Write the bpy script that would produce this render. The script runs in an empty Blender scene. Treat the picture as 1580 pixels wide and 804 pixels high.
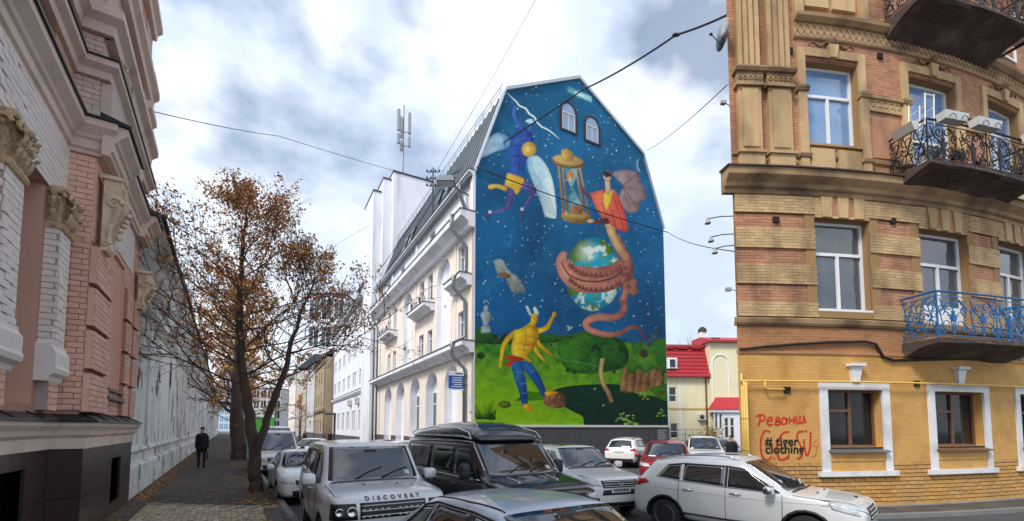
import bpy, bmesh, math, random
import numpy as np
from mathutils import Vector, Matrix
from mathutils.bvhtree import BVHTree
random.seed(7); np.random.seed(7)
sc = bpy.context.scene
C = sc.collection
R = math.radians
# ------------------------------------------------------------------ camera
FPX, CXP, PYP, TH, CH = 684.0, 790.0, 617.0, R(3.6), 2.15
cd = bpy.data.cameras.new('camera'); cam = bpy.data.objects.new('camera', cd); C.objects.link(cam)
cam.location = (0, 0, CH); cam.rotation_euler = (R(90) + TH, 0, 0)
cd.sensor_width = 36; cd.lens = FPX / 1580 * 36; cd.shift_y = (PYP - 402) / 1580
cd.clip_start = .1; cd.clip_end = 6000
sc.camera = cam
# ------------------------------------------------------------------ light
SUN_EL, SUN_AZ = R(48), R(222)       # high, from behind and left of the camera
sc.view_settings.view_transform = 'Standard'; sc.view_settings.look = 'None'
sc.view_settings.exposure = 0.8; sc.view_settings.gamma = 1
sl = bpy.data.lights.new('sun', 'SUN'); sl.energy = 2.0; sl.angle = R(14); sl.color = (1, .95, .88)
so = bpy.data.objects.new('sun', sl); C.objects.link(so)
sd = Vector((math.sin(SUN_AZ) * math.cos(SUN_EL), math.cos(SUN_AZ) * math.cos(SUN_EL), math.sin(SUN_EL)))
so.rotation_euler = sd.to_track_quat('Z', 'Y').to_euler(); so.location = sd * 60
wd = bpy.data.worlds.new('World'); sc.world = wd; wd.use_nodes = True
nt = wd.node_tree; nt.nodes.clear()
def wn(t, **k):
    n = nt.nodes.new(t)
    for a, b in k.items(): setattr(n, a, b)
    return n
out = wn('ShaderNodeOutputWorld'); sky = wn('ShaderNodeTexSky', sky_type='NISHITA', sun_disc=False)
sky.sun_elevation = SUN_EL; sky.sun_rotation = SUN_AZ; sky.air_density = 1.2; sky.dust_density = 1.0
b1 = wn('ShaderNodeBackground'); b1.inputs[1].default_value = .10
nt.links.new(sky.outputs[0], b1.inputs[0])
tc = wn('ShaderNodeTexCoord'); mp = wn('ShaderNodeMapping'); mp.inputs['Scale'].default_value = (1, 1, 1.5)
mp.inputs['Location'].default_value = (2.1, 1.3, .6)
nt.links.new(tc.outputs['Generated'], mp.inputs[0])
n1 = wn('ShaderNodeTexNoise'); n1.inputs['Scale'].default_value = 3.0; n1.inputs['Detail'].default_value = 7; n1.inputs['Roughness'].default_value = .5; n1.inputs['Distortion'].default_value = .25
nt.links.new(mp.outputs[0], n1.inputs['Vector'])
rp = wn('ShaderNodeValToRGB')          # shade of the cloud deck: blue grey bellies to white tops
e = rp.color_ramp.elements
e[0].position = .33; e[0].color = (.54, .63, .78, 1); e[1].position = .66; e[1].color = (.92, .94, .97, 1)
m_ = e.new(.47); m_.color = (.68, .76, .88, 1); m_ = e.new(.56); m_.color = (.82, .87, .94, 1)
nt.links.new(n1.outputs[0], rp.inputs[0])
b2 = wn('ShaderNodeBackground'); b2.inputs[1].default_value = .78
nt.links.new(rp.outputs[0], b2.inputs[0])
n2 = wn('ShaderNodeTexNoise'); n2.inputs['Scale'].default_value = 3.6; n2.inputs['Detail'].default_value = 6
nt.links.new(mp.outputs[0], n2.inputs['Vector'])
r2 = wn('ShaderNodeValToRGB'); r2.color_ramp.elements[0].position = .4; r2.color_ramp.elements[0].color = (.24,) * 3 + (1,); r2.color_ramp.elements[1].position = .55
# the deck closes up towards the horizon and breaks up overhead
sx = wn('ShaderNodeSeparateXYZ'); nt.links.new(tc.outputs['Generated'], sx.inputs[0])
mr = wn('ShaderNodeMapRange'); nt.links.new(sx.outputs[2], mr.inputs[0]); mr.inputs[1].default_value = .3; mr.inputs[2].default_value = .95; mr.inputs[3].default_value = .10; mr.inputs[4].default_value = -.06
ad = wn('ShaderNodeMath', operation='ADD'); nt.links.new(n2.outputs[0], ad.inputs[0]); nt.links.new(mr.outputs[0], ad.inputs[1]); nt.links.new(ad.outputs[0], r2.inputs[0])
mx = wn('ShaderNodeMixShader')
nt.links.new(r2.outputs[0], mx.inputs[0]); nt.links.new(b1.outputs[0], mx.inputs[1]); nt.links.new(b2.outputs[0], mx.inputs[2])
nt.links.new(mx.outputs[0], out.inputs[0])
# ------------------------------------------------------------------ measuring
def ray(px, py):
    x = (px - CXP) / FPX; y = -(py - PYP) / FPX
    return Vector((x, math.cos(TH) - y * math.sin(TH), math.sin(TH) + y * math.cos(TH)))
def at_y(px, py, Y):
    r = ray(px, py); k = Y / r.y
    return Vector((r.x * k, Y, CH + r.z * k))
def on_z(px, py, z=0.):
    r = ray(px, py); k = (z - CH) / r.z
    return Vector((r.x * k, r.y * k, z))
def proj(p):
    Z = p[2] - CH
    f = p[1] * math.cos(TH) + Z * math.sin(TH); u = -p[1] * math.sin(TH) + Z * math.cos(TH)
    return (CXP + FPX * p[0] / f, PYP - FPX * u / f)
# ------------------------------------------------------------------ materials
def srgb(r, g, b):
    return tuple((c / 255 / 12.92 if c <= 10 else ((c / 255 + .055) / 1.055) ** 2.4) for c in (r, g, b))
MATS = {}
def mat(name, col, rough=.8, var=.12, scale=1.5, bump=0., bscale=30., metal=0., stain=None, stain_amt=.5, stain_scale=(1, 1, .35), lo=.5, rand=0., ior=1.5, coat=0., spec=.5, cells=False):
    """painted or raw surface: base colour, broad and fine value noise, optional stains and relief, optional per-piece variation"""
    if name in MATS: return MATS[name]
    m = bpy.data.materials.new(name); m.use_nodes = True; MATS[name] = m
    t = m.node_tree; N = t.nodes; L = t.links
    b = N['Principled BSDF']
    b.inputs['Roughness'].default_value = rough; b.inputs['Metallic'].default_value = metal
    b.inputs['IOR'].default_value = ior; b.inputs['Coat Weight'].default_value = coat; b.inputs['Coat Roughness'].default_value = .04
    b.inputs['Specular IOR Level'].default_value = spec
    tcn = N.new('ShaderNodeTexCoord')
    def noise(s, det=5, vec=None):
        n = N.new('ShaderNodeTexNoise'); n.inputs['Scale'].default_value = s; n.inputs['Detail'].default_value = det
        L.new(vec if vec else tcn.outputs['Object'], n.inputs['Vector']); return n.outputs[0]
    def math_(op, a, bb):
        n = N.new('ShaderNodeMath'); n.operation = op
        for i, v in enumerate((a, bb)):
            if isinstance(v, (int, float)): n.inputs[i].default_value = v
            else: L.new(v, n.inputs[i])
        return n.outputs[0]
    def mixc(f, a, bb, bt='MIX'):
        n = N.new('ShaderNodeMix'); n.data_type = 'RGBA'; n.blend_type = bt
        for i, v in ((0, f), (6, a), (7, bb)):
            if isinstance(v, (int, float)): n.inputs[i].default_value = v
            elif isinstance(v, tuple): n.inputs[i].default_value = v + (1,)
            else: L.new(v, n.inputs[i])
        return n.outputs[2]
    def ramp(f, a, c):
        n = N.new('ShaderNodeMapRange'); L.new(f, n.inputs[0]); n.inputs[1].default_value = a; n.inputs[2].default_value = c
        return n.outputs[0]
    c = col
    val = None
    if var or rand:
        v = 1.0
        if var:
            k = math_('ADD', math_('MULTIPLY', math_('SUBTRACT', noise(scale), .5), 2.4 * var), math_('MULTIPLY', math_('SUBTRACT', noise(scale * 11, 3), .5), 1.4 * var))
            v = math_('ADD', k, 1.0)
        if rand:
            g = N.new('ShaderNodeNewGeometry'); oi = N.new('ShaderNodeObjectInfo')
            rr = math_('FRACT', math_('ADD', g.outputs['Random Per Island'], oi.outputs['Random']), 0)
            v = math_('ADD', v, math_('MULTIPLY', math_('SUBTRACT', rr, .5), 2 * rand))
        hs = N.new('ShaderNodeHueSaturation'); hs.inputs['Color'].default_value = tuple(col) + (1,)
        L.new(v, hs.inputs['Value']) if not isinstance(v, float) else None
        c = hs.outputs[0]
    if stain:
        mpn = N.new('ShaderNodeMapping'); mpn.inputs['Scale'].default_value = stain_scale
        L.new(tcn.outputs['Object'], mpn.inputs[0])
        f = ramp(noise(1.6, 8, mpn.outputs[0]), lo, lo + .22)
        c = mixc(math_('MULTIPLY', f, stain_amt), c, stain)
    if isinstance(c, tuple): b.inputs['Base Color'].default_value = c + (1,)
    else: L.new(c, b.inputs['Base Color'])
    if bump:
        bn = N.new('ShaderNodeBump'); bn.inputs['Strength'].default_value = bump; bn.inputs['Distance'].default_value = .02
        L.new(noise(bscale, 4), bn.inputs['Height']); L.new(bn.outputs[0], b.inputs['Normal'])
    return m
def S(*c): return srgb(*c)
# ------------------------------------------------------------------ mesh building
class MB:
    def __init__(s): s.V = []; s.F = []; s.M = []
    def add(s, vs, fs, m=0):
        o = len(s.V); s.V += [tuple(v) for v in vs]; s.F += [tuple(i + o for i in f) for f in fs]; s.M += [m] * len(fs); return s
    def hexa(s, p, m=0):      # 8 corners: bottom ring 0-3, top ring 4-7
        return s.add(p, [(0, 3, 2, 1), (4, 5, 6, 7), (0, 1, 5, 4), (1, 2, 6, 5), (2, 3, 7, 6), (3, 0, 4, 7)], m)
    def box(s, x0, x1, y0, y1, z0, z1, m=0):
        return s.hexa([(x0, y0, z0), (x1, y0, z0), (x1, y1, z0), (x0, y1, z0), (x0, y0, z1), (x1, y0, z1), (x1, y1, z1), (x0, y1, z1)], m)
    def tube(s, pts, r, n=6, m=0, cap=True):
        pts = [Vector(p) for p in pts]; k = len(pts)
        rs = r if isinstance(r, (list, tuple)) else [r] * k
        t0 = (pts[1] - pts[0]).normalized()
        a = t0.orthogonal().normalized(); vs = []
        for i, p in enumerate(pts):
            t = (pts[min(i + 1, k - 1)] - pts[max(i - 1, 0)])
            t = t.normalized() if t.length > 1e-9 else t0
            a = a - t * a.dot(t)
            a = a.normalized() if a.length > 1e-6 else t.orthogonal().normalized()
            b = t.cross(a)
            for j in range(n):
                q = 2 * math.pi * j / n
                vs.append(p + (a * math.cos(q) + b * math.sin(q)) * rs[i])
        fs = [(i * n + j, i * n + (j + 1) % n, (i + 1) * n + (j + 1) % n, (i + 1) * n + j) for i in range(k - 1) for j in range(n)]
        if cap: fs += [tuple(range(n - 1, -1, -1)), tuple(range((k - 1) * n, k * n))]
        return s.add(vs, fs, m)
    def lathe(s, prof, o=(0, 0, 0), axis='z', n=16, m=0, cap=True):
        o = Vector(o); vs = []
        for r, h in prof:
            for j in range(n):
                q = 2 * math.pi * j / n; c, d = r * math.cos(q), r * math.sin(q)
                vs.append(o + (Vector((c, d, h)) if axis == 'z' else Vector((c, h, d)) if axis == 'y' else Vector((h, c, d))))
        k = len(prof)
        fs = [(i * n + j, i * n + (j + 1) % n, (i + 1) * n + (j + 1) % n, (i + 1) * n + j) for i in range(k - 1) for j in range(n)]
        if cap: fs += [tuple(range(n - 1, -1, -1)), tuple(range((k - 1) * n, k * n))]
        return s.add(vs, fs, m)
    def ball(s, o, rx, ry, rz, n=10, k=7, m=0):
        vs = []; o = Vector(o)
        for i in range(k + 1):
            p = math.pi * i / k
            for j in range(n):
                q = 2 * math.pi * j / n
                vs.append(o + Vector((rx * math.sin(p) * math.cos(q), ry * math.sin(p) * math.sin(q), rz * math.cos(p))))
        return s.add(vs, [(i * n + j, (i + 1) * n + j, (i + 1) * n + (j + 1) % n, i * n + (j + 1) % n) for i in range(k) for j in range(n)], m)
    def prism(s, poly, f0, f1, m=0):     # poly 2D, f0/f1 map (a,b) to the two caps
        k = len(poly)
        return s.add([f0(*p) for p in poly] + [f1(*p) for p in poly], [tuple(range(k - 1, -1, -1)), tuple(range(k, 2 * k))] + [(i, (i + 1) % k, k + (i + 1) % k, k + i) for i in range(k)], m)
    def mesh(s, name, mats, smooth=False, org=None):
        me = bpy.data.meshes.new(name)
        V = s.V if org is None else [(v[0] - org[0], v[1] - org[1], v[2] - org[2]) for v in s.V]
        me.from_pydata(V, [], s.F)
        for m in (mats if isinstance(mats, (list, tuple)) else [mats]): me.materials.append(m)
        me.polygons.foreach_set('material_index', s.M)
        if smooth: me.polygons.foreach_set('use_smooth', [True] * len(s.F))
        me.update(); return me
    def build(s, name, mats, parent=None, smooth=False, fix=True, **k):
        org = wloc(parent) if parent is not None and parent.get('static') else None
        me = s.mesh(name, mats, smooth, org)
        if fix:
            bm = bmesh.new(); bm.from_mesh(me); bmesh.ops.recalc_face_normals(bm, faces=bm.faces); bm.to_mesh(me); bm.free()
        return link(name, me, parent, **k)
def wloc(o):
    v = Vector(o.location)
    while o.parent: o = o.parent; v += o.location
    return v
def link(name, me, parent=None, **k):
    o = bpy.data.objects.new(name, me); C.objects.link(o)
    if parent is not None:
        o.parent = parent
        if parent.get('static'): o['static'] = 1
    for a, b in k.items(): o[a] = b
    return o
def thing(name, label, cat, loc=(0, 0, 0), rz=0., group=None, static=True):
    o = bpy.data.objects.new(name, None); C.objects.link(o)
    o.location = loc; o.rotation_euler = (0, 0, rz); o['label'] = label; o['category'] = cat
    if group: o['group'] = group
    if static: o['static'] = 1
    o.empty_display_size = .2
    return o
def tag(o, label, cat, group=None):
    o['label'] = label; o['category'] = cat
    if group: o['group'] = group
    return o
# ------------------------------------------------------------------ facades
class Frame:
    """a facade: u along it, d out of it, z up; optionally bending"""
    def __init__(s, O, ang, bend=None, side=1, length=40):
        s.O = Vector((O[0], O[1], 0)); s.side = side; s.bend = bend; s.ang = ang
        if bend:
            s.du = .1; s.tab = []; p = Vector((O[0], O[1], 0)); u = -4.
            k = int(4 / s.du); q = p.copy(); pre = []
            for i in range(int(length / s.du)):
                a = bend(i * s.du); s.tab.append((p.copy(), a)); p = p + Vector((math.cos(a), math.sin(a), 0)) * s.du
    def at(s, u):
        if not s.bend: return s.O + Vector((math.cos(s.ang), math.sin(s.ang), 0)) * u, s.ang
        i = max(0, min(len(s.tab) - 1, int(u / s.du + 1e-6))); p, a = s.tab[i]
        return p + Vector((math.cos(a), math.sin(a), 0)) * (u - i * s.du), a
    def P(s, u, d, z):
        p, a = s.at(u)
        n = Vector((math.sin(a), -math.cos(a), 0)) * s.side
        return p + n * d + Vector((0, 0, z))
    def uz(s, px, py, d=0.):
        r = ray(px, py)
        lo, hi = -30., 60. if s.bend is None else s.du * (len(s.tab) - 2)
        if s.bend: lo = 0.
        f = lambda u: (lambda p: p.x * r.y - p.y * r.x)(s.P(u, d, 0))
        # march for the sign change nearest the origin of the facade
        best = None; N = 400; pu = lo; pf = f(lo)
        for i in range(1, N + 1):
            u = lo + (hi - lo) * i / N; v = f(u)
            if pf * v <= 0 and s.P(u, d, 0).y * r.y > 0:
                a, b = pu, u
                for _ in range(30):
                    c = (a + b) / 2
                    if f(a) * f(c) <= 0: b = c
                    else: a = c
                if best is None or abs(a) < abs(best): best = a
            pu, pf = u, v
        u = best if best is not None else 0.
        p = s.P(u, d, 0); k = p.y / r.y
        return u, CH + r.z * k
    def segs(s, u0, u1):
        k = max(1, math.ceil(abs(u1 - u0) / .7)) if s.bend else 1
        return [u0 + (u1 - u0) * i / k for i in range(k + 1)]
    def box(s, mb, u0, u1, d0, d1, z0, z1, m=0):
        us = s.segs(u0, u1); k = len(us)
        vs = []
        for u in us: vs += [s.P(u, d0, z0), s.P(u, d1, z0), s.P(u, d1, z1), s.P(u, d0, z1)]
        fs = [(0, 1, 2, 3), tuple(4 * (k - 1) + i for i in (3, 2, 1, 0))]
        for i in range(k - 1):
            for j in range(4): fs.append((4 * i + j, 4 * i + (j + 1) % 4, 4 * i + 4 + (j + 1) % 4, 4 * i + 4 + j))
        mb.add(vs, fs, m)
    def mould(s, mb, u0, u1, prof, m=0, d=0.):   # prof: (d,z) closed outline
        us = s.segs(u0, u1); k = len(us); n = len(prof); vs = []
        for u in us: vs += [s.P(u, d + a, z) for a, z in prof]
        fs = [tuple(range(n)), tuple((k - 1) * n + i for i in range(n - 1, -1, -1))]
        for i in range(k - 1):
            for j in range(n): fs.append((n * i + j, n * i + (j + 1) % n, n * i + n + (j + 1) % n, n * i + n + j))
        mb.add(vs, fs, m)
    def wall(s, mb, u0, u1, z0, z1, d, holes=(), depth=.25, m=0, mr=None):
        """front face with openings (u0,u1,z0,z1) and their reveals"""
        mr = m if mr is None else mr
        us = set([u0, u1]); zs = set([z0, z1])
        for h in holes:
            us |= {max(u0, h[0]), min(u1, h[1])}; zs |= {max(z0, h[2]), min(z1, h[3])}
        if s.bend:
            for u in s.segs(u0, u1): us.add(u)
        us = sorted(us); zs = sorted(zs)
        for a, b in zip(us, us[1:]):
            for c, e in zip(zs, zs[1:]):
                mu, mz = (a + b) / 2, (c + e) / 2
                if b - a < 1e-5 or e - c < 1e-5 or any(h[0] < mu < h[1] and h[2] < mz < h[3] for h in holes): continue
                mb.add([s.P(a, d, c), s.P(b, d, c), s.P(b, d, e), s.P(a, d, e)], [(0, 1, 2, 3)], m)
        for h in holes:
            a, b, c, e = h[:4]; q = d - depth
            P = s.P
            mb.add([P(a, d, c), P(b, d, c), P(b, q, c), P(a, q, c)], [(0, 1, 2, 3)], mr)
            mb.add([P(a, d, e), P(b, d, e), P(b, q, e), P(a, q, e)], [(0, 1, 2, 3)], mr)
            mb.add([P(a, d, c), P(a, d, e), P(a, q, e), P(a, q, c)], [(0, 1, 2, 3)], mr)
            mb.add([P(b, d, c), P(b, d, e), P(b, q, e), P(b, q, c)], [(0, 1, 2, 3)], mr)
    def pt(s, u, d, z): return s.P(u, d, z)
def brick_rects(u0, u1, z0, z1, bl, bh, j, holes=(), off=0):
    out = []; r = 0; z = z0
    while z + bh * .5 < z1:
        zt = min(z + bh, z1); u = u0 - (bl + j) * (.5 if (r + off) % 2 else 0)
        while u < u1:
            iv = [(max(u, u0), min(u + bl, u1))]
            for h in holes:
                if h[2] < zt - .004 and h[3] > z + .004:
                    nv = []
                    for a, b in iv:
                        if h[1] <= a or h[0] >= b: nv.append((a, b))
                        else:
                            if h[0] > a: nv.append((a, h[0]))
                            if h[1] < b: nv.append((h[1], b))
                    iv = nv
            out += [(a, b, z, zt) for a, b in iv if b - a > .03]
            u += bl + j
        z += bh + j; r += 1
    return out
UNIT = {}
def unit_cube(m):
    if m.name not in UNIT:
        b = MB(); b.box(-.5, .5, -.5, .5, -.5, .5); UNIT[m.name] = b.mesh('brick', m)
    return UNIT[m.name]
def lay_bricks(F, rects, d, proud, m, parent, name='brick', singles=0, mixed=None):
    """bricks standing proud of the joints; the nearest ones one by one, the rest joined"""
    def key(r):
        p = F.P((r[0] + r[1]) / 2, d, (r[2] + r[3]) / 2); x, y = proj(p)
        inside = 0 if (0 < x < 1580 and 0 < y < 804 and p.y > .5) else 1000
        return inside + (p - Vector((0, 0, CH))).length
    if singles: rects = sorted(rects, key=key)
    org = wloc(parent)
    for r in rects[:singles]:
        u = (r[0] + r[1]) / 2; jit = random.uniform(-.003, .003)
        p, a = F.at(u)
        o = link(name, unit_cube(m), parent)
        q = F.P(u, d + proud / 2 + jit, (r[2] + r[3]) / 2)
        o.location = q - org; o.rotation_euler = (random.uniform(-.004, .004), random.uniform(-.004, .004), a + random.uniform(-.005, .005))
        o.scale = ((r[1] - r[0]), proud + .03, (r[3] - r[2]))
    rest = rects[singles:]
    if rest:
        b = MB()
        for r in rest:
            j = random.uniform(-.002, .002); d1 = d + proud + j; d0 = d - .01
            P = F.P; u0, u1, z0, z1 = r
            b.add([P(u0, d0, z0), P(u1, d0, z0), P(u1, d1, z0), P(u0, d1, z0), P(u0, d0, z1), P(u1, d0, z1), P(u1, d1, z1), P(u0, d1, z1)],
                  [(2, 3, 7, 6), (0, 1, 2, 3), (4, 7, 6, 5), (1, 5, 6, 2), (0, 3, 7, 4)], 0)
        b.build(name if not singles else name + 'work', m, parent, kind='stuff')
def window(F, u0, u1, z0, z1, d, parent, fm, gm, cols=(.5,), rows=(), fw=.06, transom=None, sill=None, mull_below=True, label=None):
    """casement window set in its opening: frame with bars, panes as sub-parts"""
    b = MB(); B = lambda *a: F.box(b, *a)
    B(u0, u0 + fw, d - .05, d + .03, z0, z1); B(u1 - fw, u1, d - .05, d + .03, z0, z1)
    B(u0 + fw, u1 - fw, d - .05, d + .028, z0, z0 + fw); B(u0 + fw, u1 - fw, d - .05, d + .028, z1 - fw, z1)
    W, H = u1 - u0, z1 - z0
    zt = z0 + H * transom if transom else z1 - fw
    if transom: B(u0 + fw, u1 - fw, d - .05, d + .034, zt - fw * .6, zt + fw * .6)
    cu = [u0 + fw] + [u0 + W * c for c in cols] + [u1 - fw]
    for c in cols: B(u0 + W * c - fw * .6, u0 + W * c + fw * .6, d - .05, d + .031, z0 + fw, zt - (fw * .6 if transom else 0))
    o = b.build('window', fm, parent)
    if label: o['label'] = label
    panes = [(a, c, z0 + fw, zt) for a, c in zip(cu, cu[1:])]
    if transom: panes.append((u0 + fw, u1 - fw, zt, z1 - fw))
    for a, c, e, g in panes:
        q = MB(); F.box(q, a - .01, c + .01, d - .035, d - .02 + random.uniform(0, .004), e - .01, g + .01); q.build('pane', gm, o)
    if sill:
        q = MB(); F.box(q, u0 - .08, u1 + .08, d - .02, d + sill[0], z0 - .06, z0 - .003); q.build('sill', sill[1], o)
    return o
# ------------------------------------------------------------------ shared materials
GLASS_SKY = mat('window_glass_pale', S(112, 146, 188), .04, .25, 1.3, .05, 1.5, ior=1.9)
GLASS_DK = mat('window_glass_dark', S(34, 38, 42), .05, .3, 2.2, ior=1.6)
GLASS_MID = mat('window_glass_grey', S(70, 80, 88), .05, .5, 1.6, .06, 1.5, ior=1.9)
PVC = mat('white_window_plastic', S(225, 226, 226), .35, .04)
IRON = mat('black_iron', S(26, 26, 28), .5, .15, 6)
ZINC = mat('zinc_sheet', S(128, 134, 138), .45, .12, 2, metal=.6)
CABLE = mat('cable_rubber', S(20, 20, 22), .6, .05)
# ================================================================== ground
SF = Vector((-.541, .841, 0)); SR = Vector((.841, .541, 0))      # along the street, across it
def st(lat, fwd, z=0.): return SR * lat + SF * fwd + Vector((0, 0, z))
ASPH = mat('asphalt', (.055, .056, .06), .85, .22, .7, .5, 60, stain=(.10, .095, .09), stain_amt=.5, stain_scale=(.5, .5, .5))
ASPH2 = mat('pavement_asphalt', (.06, .056, .052), .9, .25, .9, .5, 50, stain=(.16, .11, .06), stain_amt=.6, stain_scale=(.9, .9, .9))
CONC = mat('concrete', (.3, .29, .27), .85, .18, 1.2, .3, 40, stain=(.1, .095, .09), stain_amt=.6, stain_scale=(1, 1, 1))
g = MB(); g.add([(-1500, -60, -.03), (1500, -60, -.03), (1500, 2500, -.03), (-1500, 2500, -.03)], [(0, 1, 2, 3)])
g.build('ground', mat('ground_earth', (.09, .085, .08), .95, .2, .2), kind='structure')
g = MB(); k = 24
pts = [st(1.3, -40), st(30, -40), (60, 5, 0), (60, 70, 0), (-5, 60, 0), st(12, 200), st(1.3, 200)]
g.add(pts, [tuple(range(7))]); g.build('road', ASPH, kind='structure')
# left pavement: a gently cambered strip
g = MB()
KL = 1.25
prof = [(-2.3, .27), (-1.2, .22), (.2, .17), (KL - .002, .15)]
fw = [-20, 8, 14.4] + [14.4 + 6 * i for i in range(1, 32)]
for a, b in zip(fw, fw[1:]):
    for (l0, z0), (l1, z1) in zip(prof, prof[1:]):
        g.add([st(l0, a, z0), st(l1, a, z1), st(l1, b, z1), st(l0, b, z0)], [(0, 1, 2, 3)])
pv = g.build('pavement', ASPH2, kind='structure'); pv['static'] = 1
def pz(lat):
    for (l0, z0), (l1, z1) in zip(prof, prof[1:]):
        if lat <= l1: return z0 + (z1 - z0) * (lat - l0) / (l1 - l0)
    return .15
KERB = mat('kerb_stone_grey', (.2, .195, .19), .85, .2, 1.5, .3, 40, rand=.15)
kb = MB(); kb.box(-.075, .075, -.492, .492, -.2, .16); kme = kb.mesh('kerb_stone', KERB)
ang_s = math.atan2(SF.y, SF.x) - math.pi / 2
for i in range(70):
    o = link('kerb_stone', kme, pv); o.location = st(KL + .077, 8 + i, random.uniform(-.006, .004)); o.rotation_euler = (0, 0, ang_s + random.uniform(-.006, .006))
# pavers by the corner house
PAVE = mat('paver_stone', (.46, .39, .28), .85, .16, 3, .25, 60, rand=.28)
pb = MB(); s_ = .052; c_ = .012
oc = [(-s_, -s_ + c_), (-s_ + c_, -s_), (s_ - c_, -s_), (s_, -s_ + c_), (s_, s_ - c_), (s_ - c_, s_), (-s_ + c_, s_), (-s_, s_ - c_)]
pb.prism(oc, lambda a, b: (a, b, -.05), lambda a, b: (a, b, .0)); pme = pb.mesh('paver', PAVE)
edge = lambda lat: 14.25 - (lat + 1.6) * .62
spots = []
for j in range(44):
    for i in range(22):
        lat = -1.56 + i * .111; f = 9.6 + j * .111
        if f < edge(lat) - .06: spots.append((lat, f))
spots.sort(key=lambda q: q[1]); rest = MB()
for n, (lat, f) in enumerate(spots):
    zc = pz(lat) + .018 + random.uniform(-.003, .003)
    if n < 300:
        o = link('paver', pme, pv); o.location = st(lat, f, zc); o.rotation_euler = (random.uniform(-.012, .012), -.03 + random.uniform(-.012, .012), ang_s + random.uniform(-.015, .015))
    else:
        p0_ = lambda a, b: st(lat + a, f + b, zc); rest.prism(oc, lambda a, b: p0_(a, b) - Vector((0, 0, .05)), lambda a, b: p0_(a, b))
rest.build('paving', PAVE, pv, kind='stuff')
SLAB = mat('border_slab_dark', (.055, .057, .06), .7, .2, 2, .2, 40, rand=.25)
LSLAB = mat('border_slab_light', (.3, .28, .23), .85, .18, 2, .25, 40, rand=.15)
def slab(l0, l1, f0, f1, m, name='border_slab'):
    b = MB(); b.hexa([st(l0, f0, .0), st(l1, f0, .0), st(l1, f1, .0), st(l0, f1, .0)] + [st(a, c, pz(a) + .022) for a, c in ((l0, f0), (l1, f0), (l1, f1), (l0, f1))])
    b.build(name, m, pv)
for i in range(12):
    f0 = 7.2 + i * .5
    if f0 < 12.4: slab(1.17 - .02, KL - .005, f0, f0 + .49, SLAB); 
    if f0 < 12.2: slab(1.15 - .35, 1.14, f0, f0 + .49, SLAB)
for i in range(14): slab(-2.05, -1.63, 8 + i * .5, 8.49 + i * .5, SLAB)
for i in range(8):
    l0 = -1.6 + i * .345
    slab(l0, l0 + .338, edge(l0 + .17) , edge(l0 + .17) + .24, LSLAB)
# fallen leaves on the pavement, kerb side and road gutter
lv = MB()
for i in range(5200):
    f = 10.5 + random.random() ** 1.9 * 60; lat = random.choice([random.uniform(-2.0, 1.2), random.gauss(.7, .35), random.gauss(-1.85, .12), random.gauss(-1.85, .12)])
    lat = max(-2.05, min(1.2, lat)); p = st(lat, f, pz(lat) + .012); a = random.uniform(0, 6.3); r = random.uniform(.04, .075)
    t = [Vector((math.cos(a + q) * r, math.sin(a + q) * r * .7, random.uniform(0, .015))) for q in (0, 1.6, 3.1, 4.7)]
    lv.add([p + q for q in t], [(0, 1, 2, 3)], random.choice([0, 0, 1]))
lv.build('fallen_leaves', [mat('leaf_litter', S(176, 130, 70), .8, .3, 4), mat('leaf_litter_dark', S(112, 74, 46), .8, .3, 4)], kind='stuff')
# right pavement along the ochre house is built with that house
# ================================================================== mural building
MCOR = (-2.0186, 23.583); MA = math.atan2(.485, .875)
MW = Frame(MCOR, MA); SW = Frame(MCOR, MA + math.pi / 2, side=-1)
CREAM = mat('cream_render', S(236, 224, 212), .85, .07, .6, .15, 30, stain=S(190, 165, 150), stain_amt=.35)
WHITE = mat('white_render', S(232, 234, 240), .8, .08, .4, .15, 30, stain=S(176, 178, 184), stain_amt=.55, stain_scale=(1, 1, .12))
GREYB = mat('grey_plinth_render', S(78, 82, 90), .8, .12, .8, .2, 30, stain=S(60, 62, 66), stain_amt=.4)
ROOFM = mat('grey_roof_metal', S(120, 128, 134), .5, .15, .5, metal=.3, stain=S(90, 96, 100), stain_amt=.5)
LEDGE = mat('dark_ledge_tin', S(72, 76, 84), .5, .1)
DPIPE = mat('grey_downpipe', S(120, 126, 130), .4, .12, 2, metal=.4)
mb_ = thing('mural_building', 'white four storey building with a tall painted mural covering its gable end', 'building', (MCOR[0], MCOR[1], 0))
WID = 14.65; DEP = 24.3
gab = [(0, 2.3), (0, 16.2), (1.9, 21.63), (7.2, 24.45), (12.75, 21.1), (14.6, 16.2), (WID, 2.3)]
b = MB()
b.prism([(0, 0)] + gab[1:-1] + [(WID, 0)], lambda u, z: MW.P(u, 0, z), lambda u, z: MW.P(u, -.4, z)); b.build('gable_wall', WHITE, mb_)
# --- the mural paint
NU, NV = 330, 600
zs = np.linspace(2.32, 24.40, NV)
gl = np.interp(zs, [2.3, 16.2, 21.63, 24.45], [0.02, 0.02, 1.92, 7.19]); gr = np.interp(zs, [2.3, 16.2, 21.1, 24.45], [WID - .02, 14.58, 12.73, 7.21])
tt = np.linspace(0, 1, NU)
U = gl[:, None] + (gr - gl)[:, None] * tt[None, :]; Z = np.repeat(zs[:, None], NU, 1)
o3 = MW.P(0, .006, 0); uv_ = MW.P(1, .006, 0) - o3
X3 = o3.x + uv_.x * U; Y3 = o3.y + uv_.y * U
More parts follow.
